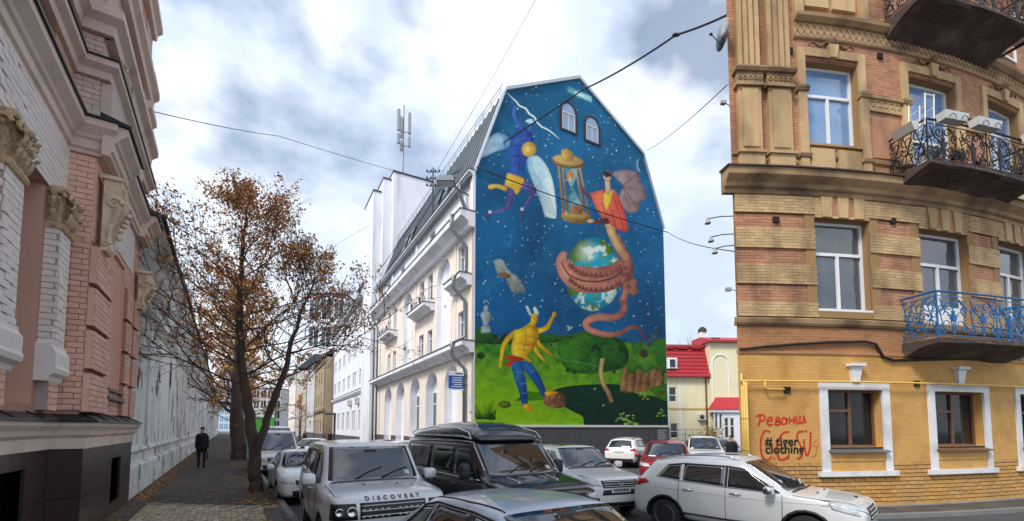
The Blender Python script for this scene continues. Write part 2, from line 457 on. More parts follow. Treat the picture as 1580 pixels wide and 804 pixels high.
# paint coordinates: the sketch of the mural was measured in these units
zz = Z - CH; fdep = Y3 * math.cos(TH) + zz * math.sin(TH)
PX = CXP + FPX * X3 / fdep; PY = PYP - FPX * (-Y3 * math.sin(TH) + zz * math.cos(TH)) / fdep
rng = np.random.RandomState(3)
def vnoise(x, y, s, seed=0):
    r = np.random.RandomState(seed); T = r.rand(64, 64); x = x / s + 7.3; y = y / s + 3.1
    xi = np.floor(x).astype(int); yi = np.floor(y).astype(int); fx = x - xi; fy = y - yi; fx = fx * fx * (3 - 2 * fx); fy = fy * fy * (3 - 2 * fy)
    a = T[xi % 64, yi % 64]; b_ = T[(xi + 1) % 64, yi % 64]; c = T[xi % 64, (yi + 1) % 64]; d = T[(xi + 1) % 64, (yi + 1) % 64]
    return (a * (1 - fx) + b_ * fx) * (1 - fy) + (c * (1 - fx) + d * fx) * fy
def fbm(s, seed=0): return (vnoise(PX, PY, s, seed) * .55 + vnoise(PX, PY, s / 2.1, seed + 1) * .3 + vnoise(PX, PY, s / 4.3, seed + 2) * .15)
COL = np.zeros((NV, NU, 3))
def lin(c): return np.array(S(*c))
def put(mask, c, a=1.):
    w = np.clip(mask, 0, 1)[..., None] * a
    COL[:] = COL * (1 - w) + (c if isinstance(c, np.ndarray) and c.ndim == 3 else lin(c) if isinstance(c, tuple) else c) * w
def sdf(poly, x, y):
    n_ = len(poly); ins = np.zeros(x.shape, bool); d = np.full(x.shape, 1e9)
    for i in range(n_):
        ax, ay = poly[i]; bx, by = poly[(i + 1) % n_]
        if ay != by:
            cr = ((ay > y) != (by > y)) & (x < (bx - ax) * (y - ay) / (by - ay) + ax); ins ^= cr
        ex, ey = bx - ax, by - ay; q = np.clip(((x - ax) * ex + (y - ay) * ey) / (ex * ex + ey * ey + 1e-9), 0, 1)
        d = np.minimum(d, (x - ax - q * ex) ** 2 + (y - ay - q * ey) ** 2)
    d = np.sqrt(d); return np.where(ins, d, -d)
def A_(*p): return [(720 + x / 2.772, 110 + y / 2.772) for x, y in p]
def B_(*p): return [(720 + x / 2.681, 380 + y / 2.681) for x, y in p]
def win(poly, pad=3):
    xs = [p[0] for p in poly]; ys = [p[1] for p in poly]
    ok = (PX > min(xs) - pad) & (PX < max(xs) + pad) & (PY > min(ys) - pad) & (PY < max(ys) + pad)
    r = np.where(ok.any(1))[0]; c = np.where(ok.any(0))[0]
    if len(r) == 0: return None
    return slice(r[0], r[-1] + 1), slice(c[0], c[-1] + 1)
FB = fbm(9, 40)
def poly(pts, c1, c2=None, form=5., tex=.35, dirx=1., line=.35):
    """a painted shape: two tones across it, rounded form, brushy variation and a darker contour"""
    w = win(pts)
    if w is None: return
    x, y = PX[w], PY[w]; d = sdf(pts, x, y); m = np.clip(d / .7 + .5, 0, 1)[..., None]
    c1 = lin(c1); c2 = lin(c2) if c2 else c1 * .55
    xs = [p[0] for p in pts]; ys = [p[1] for p in pts]
    k = np.clip((x - min(xs)) / (max(xs) - min(xs) + 1e-6), 0, 1) if dirx == 1 else np.clip((max(xs) - x) / (max(xs) - min(xs) + 1e-6), 0, 1) if dirx == -1 else np.clip((y - min(ys)) / (max(ys) - min(ys) + 1e-6), 0, 1)
    k = np.clip(k + (FB[w] - .5) * 2 * tex, 0, 1)[..., None]
    c = c1 * (1 - k) + c2 * k
    f = np.clip(d / form, 0, 1)[..., None]; c = c * (1 - line + line * f)
    COL[w] = COL[w] * (1 - m) + c * m
def stroke(pts, wd_, c1, c2=None, form=None, **k):
    """a tapering limb or line along a path"""
    L_, R_ = [], []; n_ = len(pts); ws = wd_ if isinstance(wd_, (list, tuple)) else [wd_] * n_
    for i, (x, y) in enumerate(pts):
        ax, ay = pts[max(i - 1, 0)]; bx, by = pts[min(i + 1, n_ - 1)]; l = math.hypot(bx - ax, by - ay) + 1e-6
        nx, ny = -(by - ay) / l * ws[i] / 2, (bx - ax) / l * ws[i] / 2
        L_.append((x + nx, y + ny)); R_.append((x - nx, y - ny))
    poly(L_ + R_[::-1], c1, c2, form or max(min(ws) * .4, .8), **k)
def smooth(pts, n=6):
    o = []; P_ = [pts[0]] + list(pts) + [pts[-1]]
    for i in range(1, len(P_) - 2):
        for j in range(n):
            t = j / n; p0, p1, p2, p3 = [np.array(q) for q in P_[i - 1:i + 3]]
            o.append(tuple(.5 * (2 * p1 + (p2 - p0) * t + (2 * p0 - 5 * p1 + 4 * p2 - p3) * t * t + (3 * p1 - p0 - 3 * p2 + p3) * t ** 3)))
    return o + [tuple(pts[-1])]
def ell(cx, cy, rx, ry, rot=0, n=28):
    a = math.radians(rot); return [(cx + rx * math.cos(q) * math.cos(a) - ry * math.sin(q) * math.sin(a), cy + rx * math.cos(q) * math.sin(a) + ry * math.sin(q) * math.cos(a)) for q in [2 * math.pi * i / n for i in range(n)]]
# night sky
g_ = np.clip((PY - 120) / 420, 0, 1)[..., None]; f_ = fbm(60, 1)[..., None]
COL[:] = lin((18, 88, 132)) * (1 - g_) + lin((8, 78, 138)) * g_
COL *= (.55 + .95 * f_); h_ = np.clip((fbm(26, 9) - .5) * 3, 0, 1); put(h_, (44, 100, 150), .4)
for i in range(150):        # faint figures of stars and lines drawn between them
    x, y = rng.uniform(735, 1022), rng.uniform(150, 510); a = rng.uniform(0, 6.3); r = rng.uniform(4, 13)
    pts = smooth([(x + r * math.cos(a + k * 1.3) * rng.uniform(.4, 1), y + r * math.sin(a + k * 1.3) * rng.uniform(.4, 1)) for k in range(4)], 3)
    L_ = pts + [(p[0] + .5, p[1] + .5) for p in pts[::-1]]
    w = win(L_)
    if w: d = sdf(L_, PX[w], PY[w]); m = np.clip(d / .6 + .75, 0, 1)[..., None] * .3; COL[w] = COL[w] * (1 - m) + lin((90, 150, 195)) * m
for i in range(260):
    x, y = rng.uniform(732, 1024), rng.uniform(128, 515); r = rng.choice([.5, .6, .7, 1.0], p=[.4, .3, .2, .1])
    w = win([(x - 2, y - 2), (x + 2, y + 2)])
    if w: m = np.clip((r + .35 - np.hypot(PX[w] - x, PY[w] - y)) / .5, 0, 1)[..., None]; COL[w] = COL[w] * (1 - m) + lin((210, 232, 245)) * m
# landscape
hills = smooth(B_((25, 345), (70, 338), (110, 360), (140, 378), (180, 370), (240, 378), (300, 362), (350, 368), (420, 366), (470, 355), (530, 350), (600, 372), (650, 392), (700, 398), (770, 388), (840, 384)), 4)
poly(hills + B_((840, 760), (25, 760)), (40, 104, 36), (126, 172, 26), 3, .5, 0)
w = win(B_((0, 330), (860, 770)))
k = (np.clip((PY[w] - 545) / 95, 0, 1) * np.clip((905 - PX[w]) / 150, 0, 1) * (.6 + .8 * FB[w]))[..., None]; COL[w] = COL[w] * (1 - .8 * k * (COL[w][..., 1:2] > COL[w][..., 2:3])) + lin((138, 178, 14)) * .8 * k * (COL[w][..., 1:2] > COL[w][..., 2:3])
poly(smooth(B_((30, 352), (90, 352), (140, 385), (200, 400), (120, 405), (30, 400)), 4), (46, 92, 38), (24, 66, 34), 4, .5, 0)
poly(smooth(B_((150, 392), (230, 375), (330, 362), (400, 372), (370, 398), (260, 402)), 4), (50, 104, 36), (28, 76, 32), 4, .5, 0)
poly(smooth(B_((365, 430), (385, 392), (440, 366), (510, 352), (590, 368), (640, 392), (672, 445), (650, 500), (560, 522), (470, 526), (405, 500)), 4), (58, 120, 34), (18, 62, 30), 8, .6, 1)
poly(smooth(B_((680, 400), (760, 392), (838, 386), (838, 520), (760, 500), (700, 470)), 4), (62, 120, 40), (30, 88, 30), 5, .5, 0)
for x, y, r in ((100, 392, 16), (58, 452, 17), (120, 372, 9), (150, 378, 12), (160, 365, 8), (445, 518, 12), (430, 375, 7), (410, 372, 6), (530, 415, 12), (545, 425, 9), (520, 430, 8), (640, 395, 8), (655, 388, 7), (610, 520, 8), (420, 512, 11), (350, 408, 5), (370, 386, 5), (205, 372, 6)):
    poly(B_(*ell(x, y, r, r * .85)), (36, 76, 34), (14, 44, 26), 3, .7, 0)
stroke(B_((58, 468), (60, 482)), 1.2, (40, 50, 30))
poly(smooth(B_((330, 612), (380, 588), (450, 576), (560, 570), (640, 575), (700, 608), (780, 622), (840, 640), (840, 752), (522, 752), (480, 705), (440, 684), (400, 662)), 5), (10, 52, 44), (8, 38, 36), 6, .5, 0)
for i in range(26):
    x, y = rng.uniform(430, 820), rng.uniform(590, 740); stroke(B_((x, y), (x + rng.uniform(15, 45), y + rng.uniform(-2, 2))), .7, (26, 84, 70), (20, 66, 60))
poly(smooth(B_((250, 600), (330, 612), (320, 634), (200, 640)), 4), (46, 104, 20), (70, 128, 20), 3, .5)
# cliff with greenery and smoking cone
for dx, h1 in ((640, 540), (668, 525), (700, 535), (728, 520), (760, 530), (784, 540)):
    poly(smooth(B_((dx - 6, 605 - abs(dx - 700) * .1), (dx, h1), (dx + 14, 498), (dx + 30, 508), (dx + 34, 560), (dx + 24, 608 - (dx - 640) * .12)), 3), (176, 126, 92), (92, 60, 44), 4, .6)
poly(smooth(B_((668, 520), (672, 470), (700, 446), (740, 440), (775, 452), (796, 490), (806, 515), (770, 505), (740, 526), (712, 505), (690, 528)), 4), (86, 140, 46), (40, 96, 34), 5, .6, 0)
poly(B_((712, 445), (728, 425), (745, 430), (752, 455), (730, 462)), (90, 62, 50), (40, 34, 34), 2); poly(B_((735, 428), (745, 428), (742, 412)), (210, 110, 60))
for x, y, r in ((752, 402, 16), (765, 388, 13), (778, 372, 14), (788, 352, 9), (770, 365, 9)): poly(B_(*ell(x, y, r, r * .8)), (92, 110, 128), (60, 74, 92), 6, .8)
poly(smooth(B_((750, 590), (800, 575), (838, 570), (838, 640), (790, 625)), 4), (74, 128, 30), (52, 104, 26), 4, .5)
poly(B_(*ell(802, 606, 12, 10)), (120, 80, 50), (84, 54, 38), 3)
for x, y, r in ((655, 716, 14), (630, 712, 9), (680, 728, 10), (640, 695, 9), (672, 700, 7), (700, 735, 12), (662, 735, 12), (690, 712, 6), (620, 722, 7), (800, 690, 10), (815, 700, 9), (790, 702, 8), (812, 684, 6), (720, 615, 8), (738, 622, 9), (750, 632, 7), (730, 632, 6)):
    poly(B_(*ell(x, y, r, r * .5)), (150, 186, 70), (96, 142, 46), 2, .4)
for x, y in ((650, 690), (662, 702), (640, 708), (670, 722), (720, 608), (735, 612), (530, 590), (566, 658), (690, 700), (806, 676)): poly(B_(*ell(x, y, 4, 3)), (236, 240, 226))
stroke(smooth(B_((562, 468), (557, 500), (556, 530), (566, 570), (585, 605), (602, 645)), 4), [13, 14, 16, 18, 20, 20, 21, 21, 21, 20, 19, 18, 17, 16, 15, 14, 13, 12, 11, 10, 9.5][:21] and 6.4, (214, 170, 128), (130, 84, 62), 3)
poly(B_(*ell(562, 470, 10, 8)), (226, 196, 160), (170, 120, 90), 2)
stroke(smooth(B_((376, 410), (372, 440), (400, 470), (470, 480), (550, 500)), 5), .8, (150, 176, 150), (120, 150, 120))
# tufts, log ring
for i in range(16):
    x = 40 + i * 4.2; stroke(B_((x + 4, 716), (x + (i - 8) * 3.2, 716 - rng.uniform(40, 80))), [1.9, .5], (30, 76, 26), (20, 56, 24), .8)
for i in range(10): stroke(B_((90 + i * 3, 718), (88 + i * 4 + rng.uniform(-6, 6), 690 + rng.uniform(-14, 8))), [1.6, .6], (28, 64, 26))
poly(B_(*ell(157, 655, 27, 15)), (112, 106, 40), (70, 70, 24), 3); poly(B_(*ell(158, 652, 17, 7)), (104, 140, 26), (84, 118, 20), 2)
# stones under the stepping foot
poly(smooth(B_((316, 652), (320, 618), (340, 606), (364, 603), (395, 610), (408, 628), (411, 660), (375, 671), (340, 664)), 3), (172, 116, 86), (84, 54, 42), 5, .6)
for q in (345, 372, 392): stroke(B_((q, 612), (q - 6, 665)), .9, (86, 54, 44))
# bust on a pedestal
poly(B_((60, 330), (98, 328), (101, 358), (59, 360)), (176, 190, 198), (112, 130, 144), 3); poly(smooth(B_((56, 282), (70, 268), (94, 270), (102, 290), (92, 318), (88, 330), (70, 330), (66, 312)), 3), (186, 200, 208), (104, 122, 138), 3)
poly(B_(*ell(80, 256, 10, 13)), (192, 206, 212), (118, 134, 148), 3); stroke(smooth(B_((70, 236), (74, 226), (86, 228), (92, 240)), 4), 1.6, (178, 194, 202))
# flying bat
poly(smooth(B_((110, 62), (128, 52), (150, 58), (165, 84), (185, 108), (208, 122), (228, 150), (242, 178), (240, 196), (222, 190), (206, 197), (186, 188), (172, 160), (160, 132), (138, 128), (124, 104), (118, 84)), 3), (170, 172, 176), (120, 122, 130), 4, .5, 0)
for q in ((128, 56), (112, 70)): stroke(B_(q, (165, 115)), .6, (96, 96, 104))
for q in ((240, 190), (210, 195), (180, 185)): stroke(B_(q, (175, 125)), .6, (96, 96, 104))
poly(B_(*ell(158, 120, 26, 11, 12)), (150, 108, 74), (96, 66, 50), 3)
# globe with a coiled patterned snake round it
gx, gy, gr_ = 914.5, 423, 50.
w = win(ell(gx, gy, 56, 62)); x, y = PX[w], PY[w]; d = 1 - np.hypot((x - gx) / 43, (y - gy) / 57)
m = np.clip(d * 45 + .5, 0, 1)[..., None]; n_ = fbm(22, 5)[w]; n2_ = fbm(11, 21)[w]
c = lin((30, 150, 190)) * np.ones(x.shape + (3,)); lnd = np.clip((n_ - .5) * 14, 0, 1)[..., None]
c = c * (1 - lnd) + lin((96, 134, 62)) * lnd; cl = np.clip((n2_ - .56) * 9, 0, 1)[..., None]; c = c * (1 - cl) + lin((226, 240, 244)) * cl
hl = np.clip(1 - np.hypot((x - 905) / 22, (y - 388) / 20), 0, 1)[..., None]; c = c * (1 - .6 * hl) + lin((236, 248, 250)) * .6 * hl
sh = np.clip(d * 2.4, 0, 1)[..., None]; c = c * (.5 + .6 * sh); COL[w] = COL[w] * (1 - m) + c * m
SN1, SN2 = (206, 134, 124), (122, 66, 64)
body = smooth([(936, 344), (944, 362), (956, 384), (966, 408), (965, 432), (945, 447), (915, 452), (888, 444), (870, 424), (866, 404), (872, 392)], 5)
stroke(smooth([(968, 425), (966, 450), (960, 468)], 4), 11, SN1, SN2, 4)
stroke(smooth([(872, 388), (867, 402), (877, 421), (899, 431), (924, 432), (950, 425), (967, 410)], 5), [6 + 34 * min(1, i / 14) - 8 * max(0, (i - 22) / 8) for i in range(31)], (214, 140, 128), (136, 74, 70), 8)
stroke(smooth([(866, 404), (878, 424), (900, 433), (926, 434), (950, 426), (966, 412)], 5), 2.2, (104, 50, 52), (90, 42, 46))
stroke(smooth([(938, 344), (946, 362), (958, 384), (968, 406), (968, 426)], 5), [12 + i * .35 for i in range(21)], SN1, SN2, 6)
for px_, py_ in smooth([(880, 408), (894, 419), (912, 423), (935, 422), (956, 412)], 3): poly([(px_ - 5, py_ + 5), (px_, py_ - 5), (px_ + 5, py_ + 5)], (164, 90, 82), (120, 60, 58), 2)
for px_, py_ in smooth([(880, 431), (894, 441), (912, 446), (936, 445), (956, 436)], 3): poly([(px_ - 4, py_ + 4), (px_, py_ - 4), (px_ + 4, py_ + 4)], (146, 76, 70), (110, 54, 54), 2)
for i, (px_, py_) in enumerate(body[2:20:2]): poly([(px_ - 3.5, py_ - 2.5), (px_ + 3.5, py_), (px_ - 3.5, py_ + 2.5)], (140, 72, 66), (104, 52, 52), 2)
poly(B_((664, 150), (690, 128), (708, 140), (700, 165), (716, 190), (690, 204), (668, 190), (676, 170)), (176, 112, 96), (120, 70, 64), 3)
stroke(smooth(B_((648, 222), (652, 250), (640, 280), (600, 296), (550, 292), (510, 304), (492, 322), (510, 345), (560, 362), (620, 364), (660, 345), (695, 332), (722, 352), (735, 392)), 4),
       list(np.interp(range(53), [0, 20, 40, 52], [10, 12, 6.5, 3])), SN1, (126, 66, 66), 4)
# hourglass
WD1, WD2 = (196, 152, 92), (122, 82, 48)
poly(A_(*ell(468, 624, 66, 27, 6)), (176, 130, 74), (104, 70, 42), 4); poly(A_(*ell(468, 612, 62, 21, 6)), (206, 164, 102), (150, 108, 66), 3)
poly(A_((416, 412), (476, 412), (472, 450), (452, 492), (443, 492), (424, 455)), (70, 130, 150), (150, 196, 204), 3, .4)
poly(smooth(A_((444, 494), (453, 494), (478, 540), (496, 580), (498, 608), (432, 606), (428, 570)), 3), (44, 104, 136), (150, 190, 200), 3, .4)
poly(A_(*ell(444, 448, 15, 20)), (230, 140, 62), (168, 92, 60), 2); poly(A_(*ell(444, 462, 10, 14)), (222, 190, 164), (180, 140, 120), 2)
poly(smooth(A_((440, 580), (470, 570), (498, 590), (488, 612), (446, 606)), 3), (196, 128, 96), (120, 74, 60), 2)
for q in (((392, 402), (416, 608)), ((482, 408), (522, 610)), ((410, 410), (428, 590)), ((466, 412), (500, 600))): stroke(A_(*q), 3.2, WD1, WD2, 1.6)
poly(A_(*ell(433, 388, 70, 27, 8)), (150, 108, 62), (104, 70, 42), 4); poly(A_(*ell(433, 380, 67, 23, 8)), (206, 164, 104), (168, 124, 76), 3)
poly(A_((404, 336), (428, 330), (456, 350), (455, 384), (432, 384), (406, 368)), (220, 176, 84), (150, 108, 62), 2)
# winged blue figure holding lightning
poly(smooth(A_((52, 372), (76, 312), (106, 276), (142, 262), (178, 284), (196, 322), (160, 334), (120, 345), (88, 362)), 4), (196, 210, 232), (96, 140, 190), 5, .4)
poly(smooth(A_((255, 368), (300, 360), (338, 398), (368, 466), (382, 556), (384, 620), (374, 630), (350, 626), (332, 612), (316, 560), (286, 482), (262, 424)), 4), (150, 180, 216), (232, 238, 244), 4, .4)
for i in range(6): stroke(A_((276 + i * 14, 400 + i * 22), (330 + i * 10, 600 + i * 4)), .7, (110, 140, 190))
stroke(smooth(A_((92, 497), (130, 490), (160, 500), (200, 505)), 3), [5, 8, 7, 6, 6, 7, 8, 8, 8, 8], (240, 190, 84), (180, 130, 50), 2)
stroke(smooth(A_((190, 490), (186, 545), (170, 585), (110, 606)), 4), [14, 13, 12, 11, 10, 9, 8, 7.5, 7, 6, 5, 4, 4], (118, 100, 176), (70, 58, 122), 3)
poly(A_((78, 602), (104, 598), (106, 612), (96, 622), (101, 646), (88, 634)), (86, 72, 140), (56, 48, 96), 2)
stroke(smooth(A_((225, 478), (285, 508), (270, 540), (242, 592)), 4), [13, 13, 12, 11, 11, 10, 9, 8, 7, 6, 5, 4.5, 4], (112, 96, 176), (66, 56, 120), 3)
poly(A_((230, 586), (246, 590), (243, 642), (233, 640)), (86, 74, 146), (58, 50, 100), 2)
for q in ((100, 602), (238, 590)): poly(A_(*ell(q[0], q[1], 8, 8)), (224, 226, 234), (160, 170, 200), 1)
poly(smooth(A_((212, 245), (262, 248), (284, 280), (282, 320), (262, 372), (246, 402), (238, 456), (172, 450), (180, 402), (176, 350), (186, 308)), 4), (52, 92, 178), (26, 52, 128), 6, .5)
for q in (((220, 330), (228, 430)), ((190, 360), (240, 365)), ((186, 395), (238, 400)), ((186, 315), (262, 325))): stroke(A_(*q), .9, (30, 54, 124))
stroke(smooth(A_((208, 148), (202, 185), (222, 222), (240, 250)), 4), [4, 5, 6, 6, 7, 7, 8, 8, 9, 9, 10, 10, 10], (64, 106, 190), (30, 60, 136), 2)
poly(A_(*ell(272, 238, 13, 22, 10)), (74, 122, 196), (40, 66, 140), 3); poly(smooth(A_((250, 214), (264, 204), (284, 206), (288, 222), (268, 224)), 3), (226, 236, 246), (150, 190, 226), 2)
poly(smooth(A_((174, 434), (242, 456), (240, 486), (214, 528), (198, 506), (162, 486)), 3), (240, 190, 70), (196, 140, 50), 3)
poly(A_(*ell(267, 334, 31, 33)), (232, 176, 78), (190, 130, 60), 5); poly(A_(*ell(264, 332, 18, 20)), (240, 196, 104), (214, 160, 84), 4)
lt = A_((172, 92), (212, 130), (226, 148), (252, 158), (268, 182), (290, 196), (304, 222), (322, 238), (348, 250), (372, 268), (396, 289))
stroke(lt, [1, 2.2, 2.4, 2.6, 2.6, 2.4, 2.4, 2.2, 2, 1.6, .6], (214, 232, 250), (240, 248, 255), .6)
# robed figure with bat wing
poly(smooth(A_((622, 440), (650, 424), (690, 422), (732, 430)), 3) + A_((741, 468), (770, 516), (770, 546), (741, 562), (735, 602), (698, 610), (662, 580), (645, 545), (670, 490)), (168, 136, 142), (112, 84, 96), 4, .4)
for q in ((770, 520), (738, 600), (700, 608), (735, 432)): stroke(A_((668, 490), q), .9, (96, 70, 82))
stroke(A_((486, 488), (510, 525), (552, 545)), [5, 6.5, 8], (110, 74, 84), (74, 48, 60), 2)
stroke(smooth(A_((610, 640), (620, 690), (645, 745), (690, 805)), 4), [14, 14, 14, 13, 13, 12, 12, 12, 12, 12, 12, 12, 12], (222, 180, 130), (170, 96, 84), 4)
poly(smooth(A_((528, 522), (560, 512), (592, 508), (632, 508), (656, 548), (676, 600), (692, 672), (684, 686), (652, 680), (612, 654), (580, 628), (550, 580)), 3), (236, 112, 86), (196, 66, 60), 6, .5)
for q in (((600, 530), (640, 670)), ((625, 520), (670, 670)), ((580, 560), (600, 640))): stroke(A_(*q), .9, (168, 56, 56))
poly(A_((584, 526), (598, 512), (628, 506), (616, 560), (596, 600), (586, 566)), (240, 196, 66), (206, 150, 50), 3)
poly(A_((590, 468), (612, 464), (618, 512), (604, 532), (594, 510)), (216, 180, 158), (168, 124, 110), 2); poly(A_(*ell(602, 448, 18, 22)), (214, 176, 154), (160, 116, 106), 2)
poly(smooth(A_((582, 440), (592, 428), (612, 432), (620, 452), (608, 450), (596, 456)), 3), (66, 38, 44), (40, 26, 36), 2)
stroke(A_((608, 640), (560, 644), (530, 640)), [9, 8, 5], (110, 66, 76), (74, 44, 56), 2); poly(A_(*ell(530, 640, 16, 9)), (222, 190, 168), (170, 130, 110), 2)
# moon, plaque
poly(A_(*ell(738, 404, 13, 29, -8)), (120, 160, 196), (90, 130, 170), 3, .5); poly(A_(*ell(746, 402, 12, 25, -8)), (22, 70, 118), (24, 72, 120), 3)
poly(A_((430, 60), (470, 78), (536, 108), (536, 134), (470, 108), (430, 88)), (70, 150, 170), (150, 200, 210), 3, .6); poly(A_((462, 84), (510, 102), (510, 116), (462, 100)), (220, 232, 236), (190, 214, 222), 2)
# yellow many-armed figure
Y1, Y2 = (246, 196, 44), (186, 122, 22)
stroke(smooth(B_((292, 352), (330, 338), (346, 312), (364, 280)), 4), [8, 8, 8, 7.5, 7, 7, 6.5, 6, 6, 5.5, 5, 5, 5], Y1, Y2, 2.5)
poly(B_(*ell(363, 280, 9, 10)), Y1, Y2, 2); stroke(smooth(B_((344, 255), (372, 290), (386, 330), (390, 350)), 4), .8, (60, 50, 40))
stroke(smooth(B_((208, 352), (166, 388), (148, 430), (140, 492)), 4), [9, 9, 8.5, 8, 8, 7.5, 7, 6.5, 6, 5.5, 5, 4.5, 4], Y1, Y2, 3); poly(B_(*ell(140, 492, 8, 13)), Y1, Y2, 2)
stroke(smooth(B_((272, 400), (292, 440), (325, 478)), 4), [6.5, 6.5, 6, 6, 5.5, 5, 4.5, 4, 3.5], (250, 204, 60), Y2, 2); stroke(smooth(B_((280, 372), (306, 412), (354, 452)), 4), [7, 7, 6.5, 6, 5.5, 5, 4.5, 4, 3.5], Y1, Y2, 2)
poly(smooth(B_((198, 348), (230, 338), (266, 318), (296, 346), (292, 398), (262, 440), (234, 466), (196, 460), (184, 424), (192, 384)), 4), (250, 206, 58), (182, 118, 22), 7, .5)
stroke(smooth(B_((206, 426), (238, 455), (268, 478)), 4), [7, 7, 6.5, 6, 5.5, 5, 4.5, 4, 4], Y1, Y2, 2)
for q in (((240, 370), (286, 378)), ((246, 350), (236, 440)), ((222, 400), (262, 410)), ((218, 425), (250, 432))): stroke(B_(*q), .9, (176, 112, 24))
stroke(B_((268, 330), (278, 306)), [9, 8], Y1, Y2, 3); poly(B_(*ell(280, 300, 15, 24, 8)), (248, 198, 46), Y2, 3)
poly(smooth(B_((243, 250), (252, 246), (266, 272), (274, 292), (258, 284)), 3), (232, 234, 240), (170, 178, 190), 2); poly(smooth(B_((274, 256), (284, 250), (298, 272), (296, 286), (280, 276)), 3), (238, 240, 244), (176, 184, 196), 2)
J1, J2 = (44, 116, 190), (16, 62, 128)
poly(smooth(B_((178, 470), (234, 474), (238, 520), (248, 572), (252, 650), (230, 656), (216, 602), (196, 545)), 3), J1, J2, 4, .5)
poly(smooth(B_((214, 474), (262, 482), (300, 530), (328, 598), (320, 624), (304, 606), (284, 572), (252, 530)), 3), (36, 100, 178), J2, 4, .5)
for q in (((205, 520), (240, 526)), ((222, 570), (246, 566)), ((262, 520), (290, 512)), ((226, 610), (250, 606))): stroke(B_(*q), 1., (120, 176, 220))
poly(smooth(B_((152, 455), (178, 450), (232, 462), (226, 476), (196, 478), (176, 502), (164, 490), (178, 468)), 3), (206, 60, 36), (146, 36, 28), 2)
poly(smooth(B_((234, 655), (252, 652), (274, 676), (264, 684), (236, 672)), 3), (246, 176, 40), (200, 120, 26), 2); poly(smooth(B_((320, 606), (340, 598), (376, 602), (374, 610), (330, 622)), 3), (246, 176, 40), (200, 120, 26), 2)
stroke(B_((428, 336), (416, 330)), 2, (230, 238, 240)); stroke(B_((424, 344), (438, 334)), 1.6, (230, 238, 240))
COL *= (.93 + .14 * fbm(5, 77))[..., None]; COL = np.clip(COL * np.array([.98, 1.16, 1.03]), .004, .85)
me = bpy.data.meshes.new('mural')
ob_ = np.stack([X3 - MCOR[0], Y3 - MCOR[1], Z], -1).reshape(-1, 3)
ii = np.arange(NV * NU).reshape(NV, NU); fc = np.stack([ii[:-1, :-1], ii[:-1, 1:], ii[1:, 1:], ii[1:, :-1]], -1).reshape(-1, 4)
me.vertices.add(NV * NU); me.vertices.foreach_set('co', ob_.ravel()); me.loops.add(fc.size); me.loops.foreach_set('vertex_index', fc.ravel().astype(np.int32))
me.polygons.add(len(fc)); me.polygons.foreach_set('loop_start', np.arange(0, fc.size, 4, dtype=np.int32)); me.polygons.foreach_set('loop_total', np.full(len(fc), 4, np.int32))
me.update(calc_edges=True); me.validate()
ca = me.color_attributes.new('paint', 'FLOAT_COLOR', 'POINT'); ca.data.foreach_set('color', np.concatenate([COL.reshape(-1, 3), np.ones((NV * NU, 1))], 1).astype(np.float32).ravel())
mm = bpy.data.materials.new('mural_paint'); mm.use_nodes = True; q = mm.node_tree; at = q.nodes.new('ShaderNodeVertexColor'); at.layer_name = 'paint'
pb_ = q.nodes['Principled BSDF']; pb_.inputs['Roughness'].default_value = .75; pb_.inputs['Specular IOR Level'].default_value = .25; q.links.new(at.outputs[0], pb_.inputs['Base Color'])
me.materials.append(mm); link('mural', me, mb_)
# --- plinth, edge trims
b = MB(); MW.box(b, -.02, WID + .05, -.05, .06, 0, 2.18); b.build('plinth', GREYB, mb_)
b = MB(); MW.box(b, -.02, WID + .02, -.05, .1, 2.183, 2.31); b.build('plinth_ledge', mat('white_ledge', S(220, 222, 226), .6, .05), mb_)
b = MB()
for (a, c), (e, f) in zip(gab[1:-1], gab[2:-1]):
    for o1, o2, z1, z2 in ((0, .12, 0, .16),):
        P = MW.P; b.hexa([P(a, -.5, c), P(e, -.5, f), P(e, .12, f), P(a, .12, c), P(a, -.5, c + .2), P(e, -.5, f + .2), P(e, .12, f + .2), P(a, .12, c + .2)])
b.build('rake_trim', mat('roof_edge_tin', S(176, 186, 196), .4, .08, metal=.3), mb_)
# gable windows
for (u, z, w, h) in ((6.35, 20.72, .5, 1.75), (8.22, 20.6, .5, 1.6)):
    arc = lambda w_, h_, z_: [(u - w_, z_), (u + w_, z_)] + [(u + w_ * math.cos(q), z_ + h_ - w_ + w_ * math.sin(q)) for q in [math.pi * i / 12 for i in range(13)]]
    b = MB(); o_ = arc(w + .16, h + .24, z - .12); i_ = arc(w, h, z)
    n = len(o_); P = MW.P
    b.add([P(x, .05, y) for x, y in o_] + [P(x, .05, y) for x, y in i_] + [P(x, -.02, y) for x, y in o_] + [P(x, -.02, y) for x, y in i_],
          [(k, (k + 1) % n, n + (k + 1) % n, n + k) for k in range(n)] + [(k, 2 * n + k, 2 * n + (k + 1) % n, (k + 1) % n) for k in range(n)] + [(n + k, n + (k + 1) % n, 3 * n + (k + 1) % n, 3 * n + k) for k in range(n)])
    fr = b.build('window', mat('window_dark_surround', S(30, 28, 34), .6, .1), mb_)
    b = MB(); b.prism(i_, lambda x, y: P(x, .012, y), lambda x, y: P(x, .024, y)); b.build('pane', GLASS_SKY, fr)
    b = MB(); MW.box(b, u - .03, u + .03, .025, .05, z, z + h * .62); MW.box(b, u - w, u + w, .025, .052, z + h * .6, z + h * .66); MW.box(b, u - w, u - w + .07, .025, .051, z, z + h * .6); MW.box(b, u + w - .07, u + w, .025, .051, z, z + h * .6); b.build('window_bar', mat('window_pale_wood', S(196, 188, 180), .5, .08), fr)
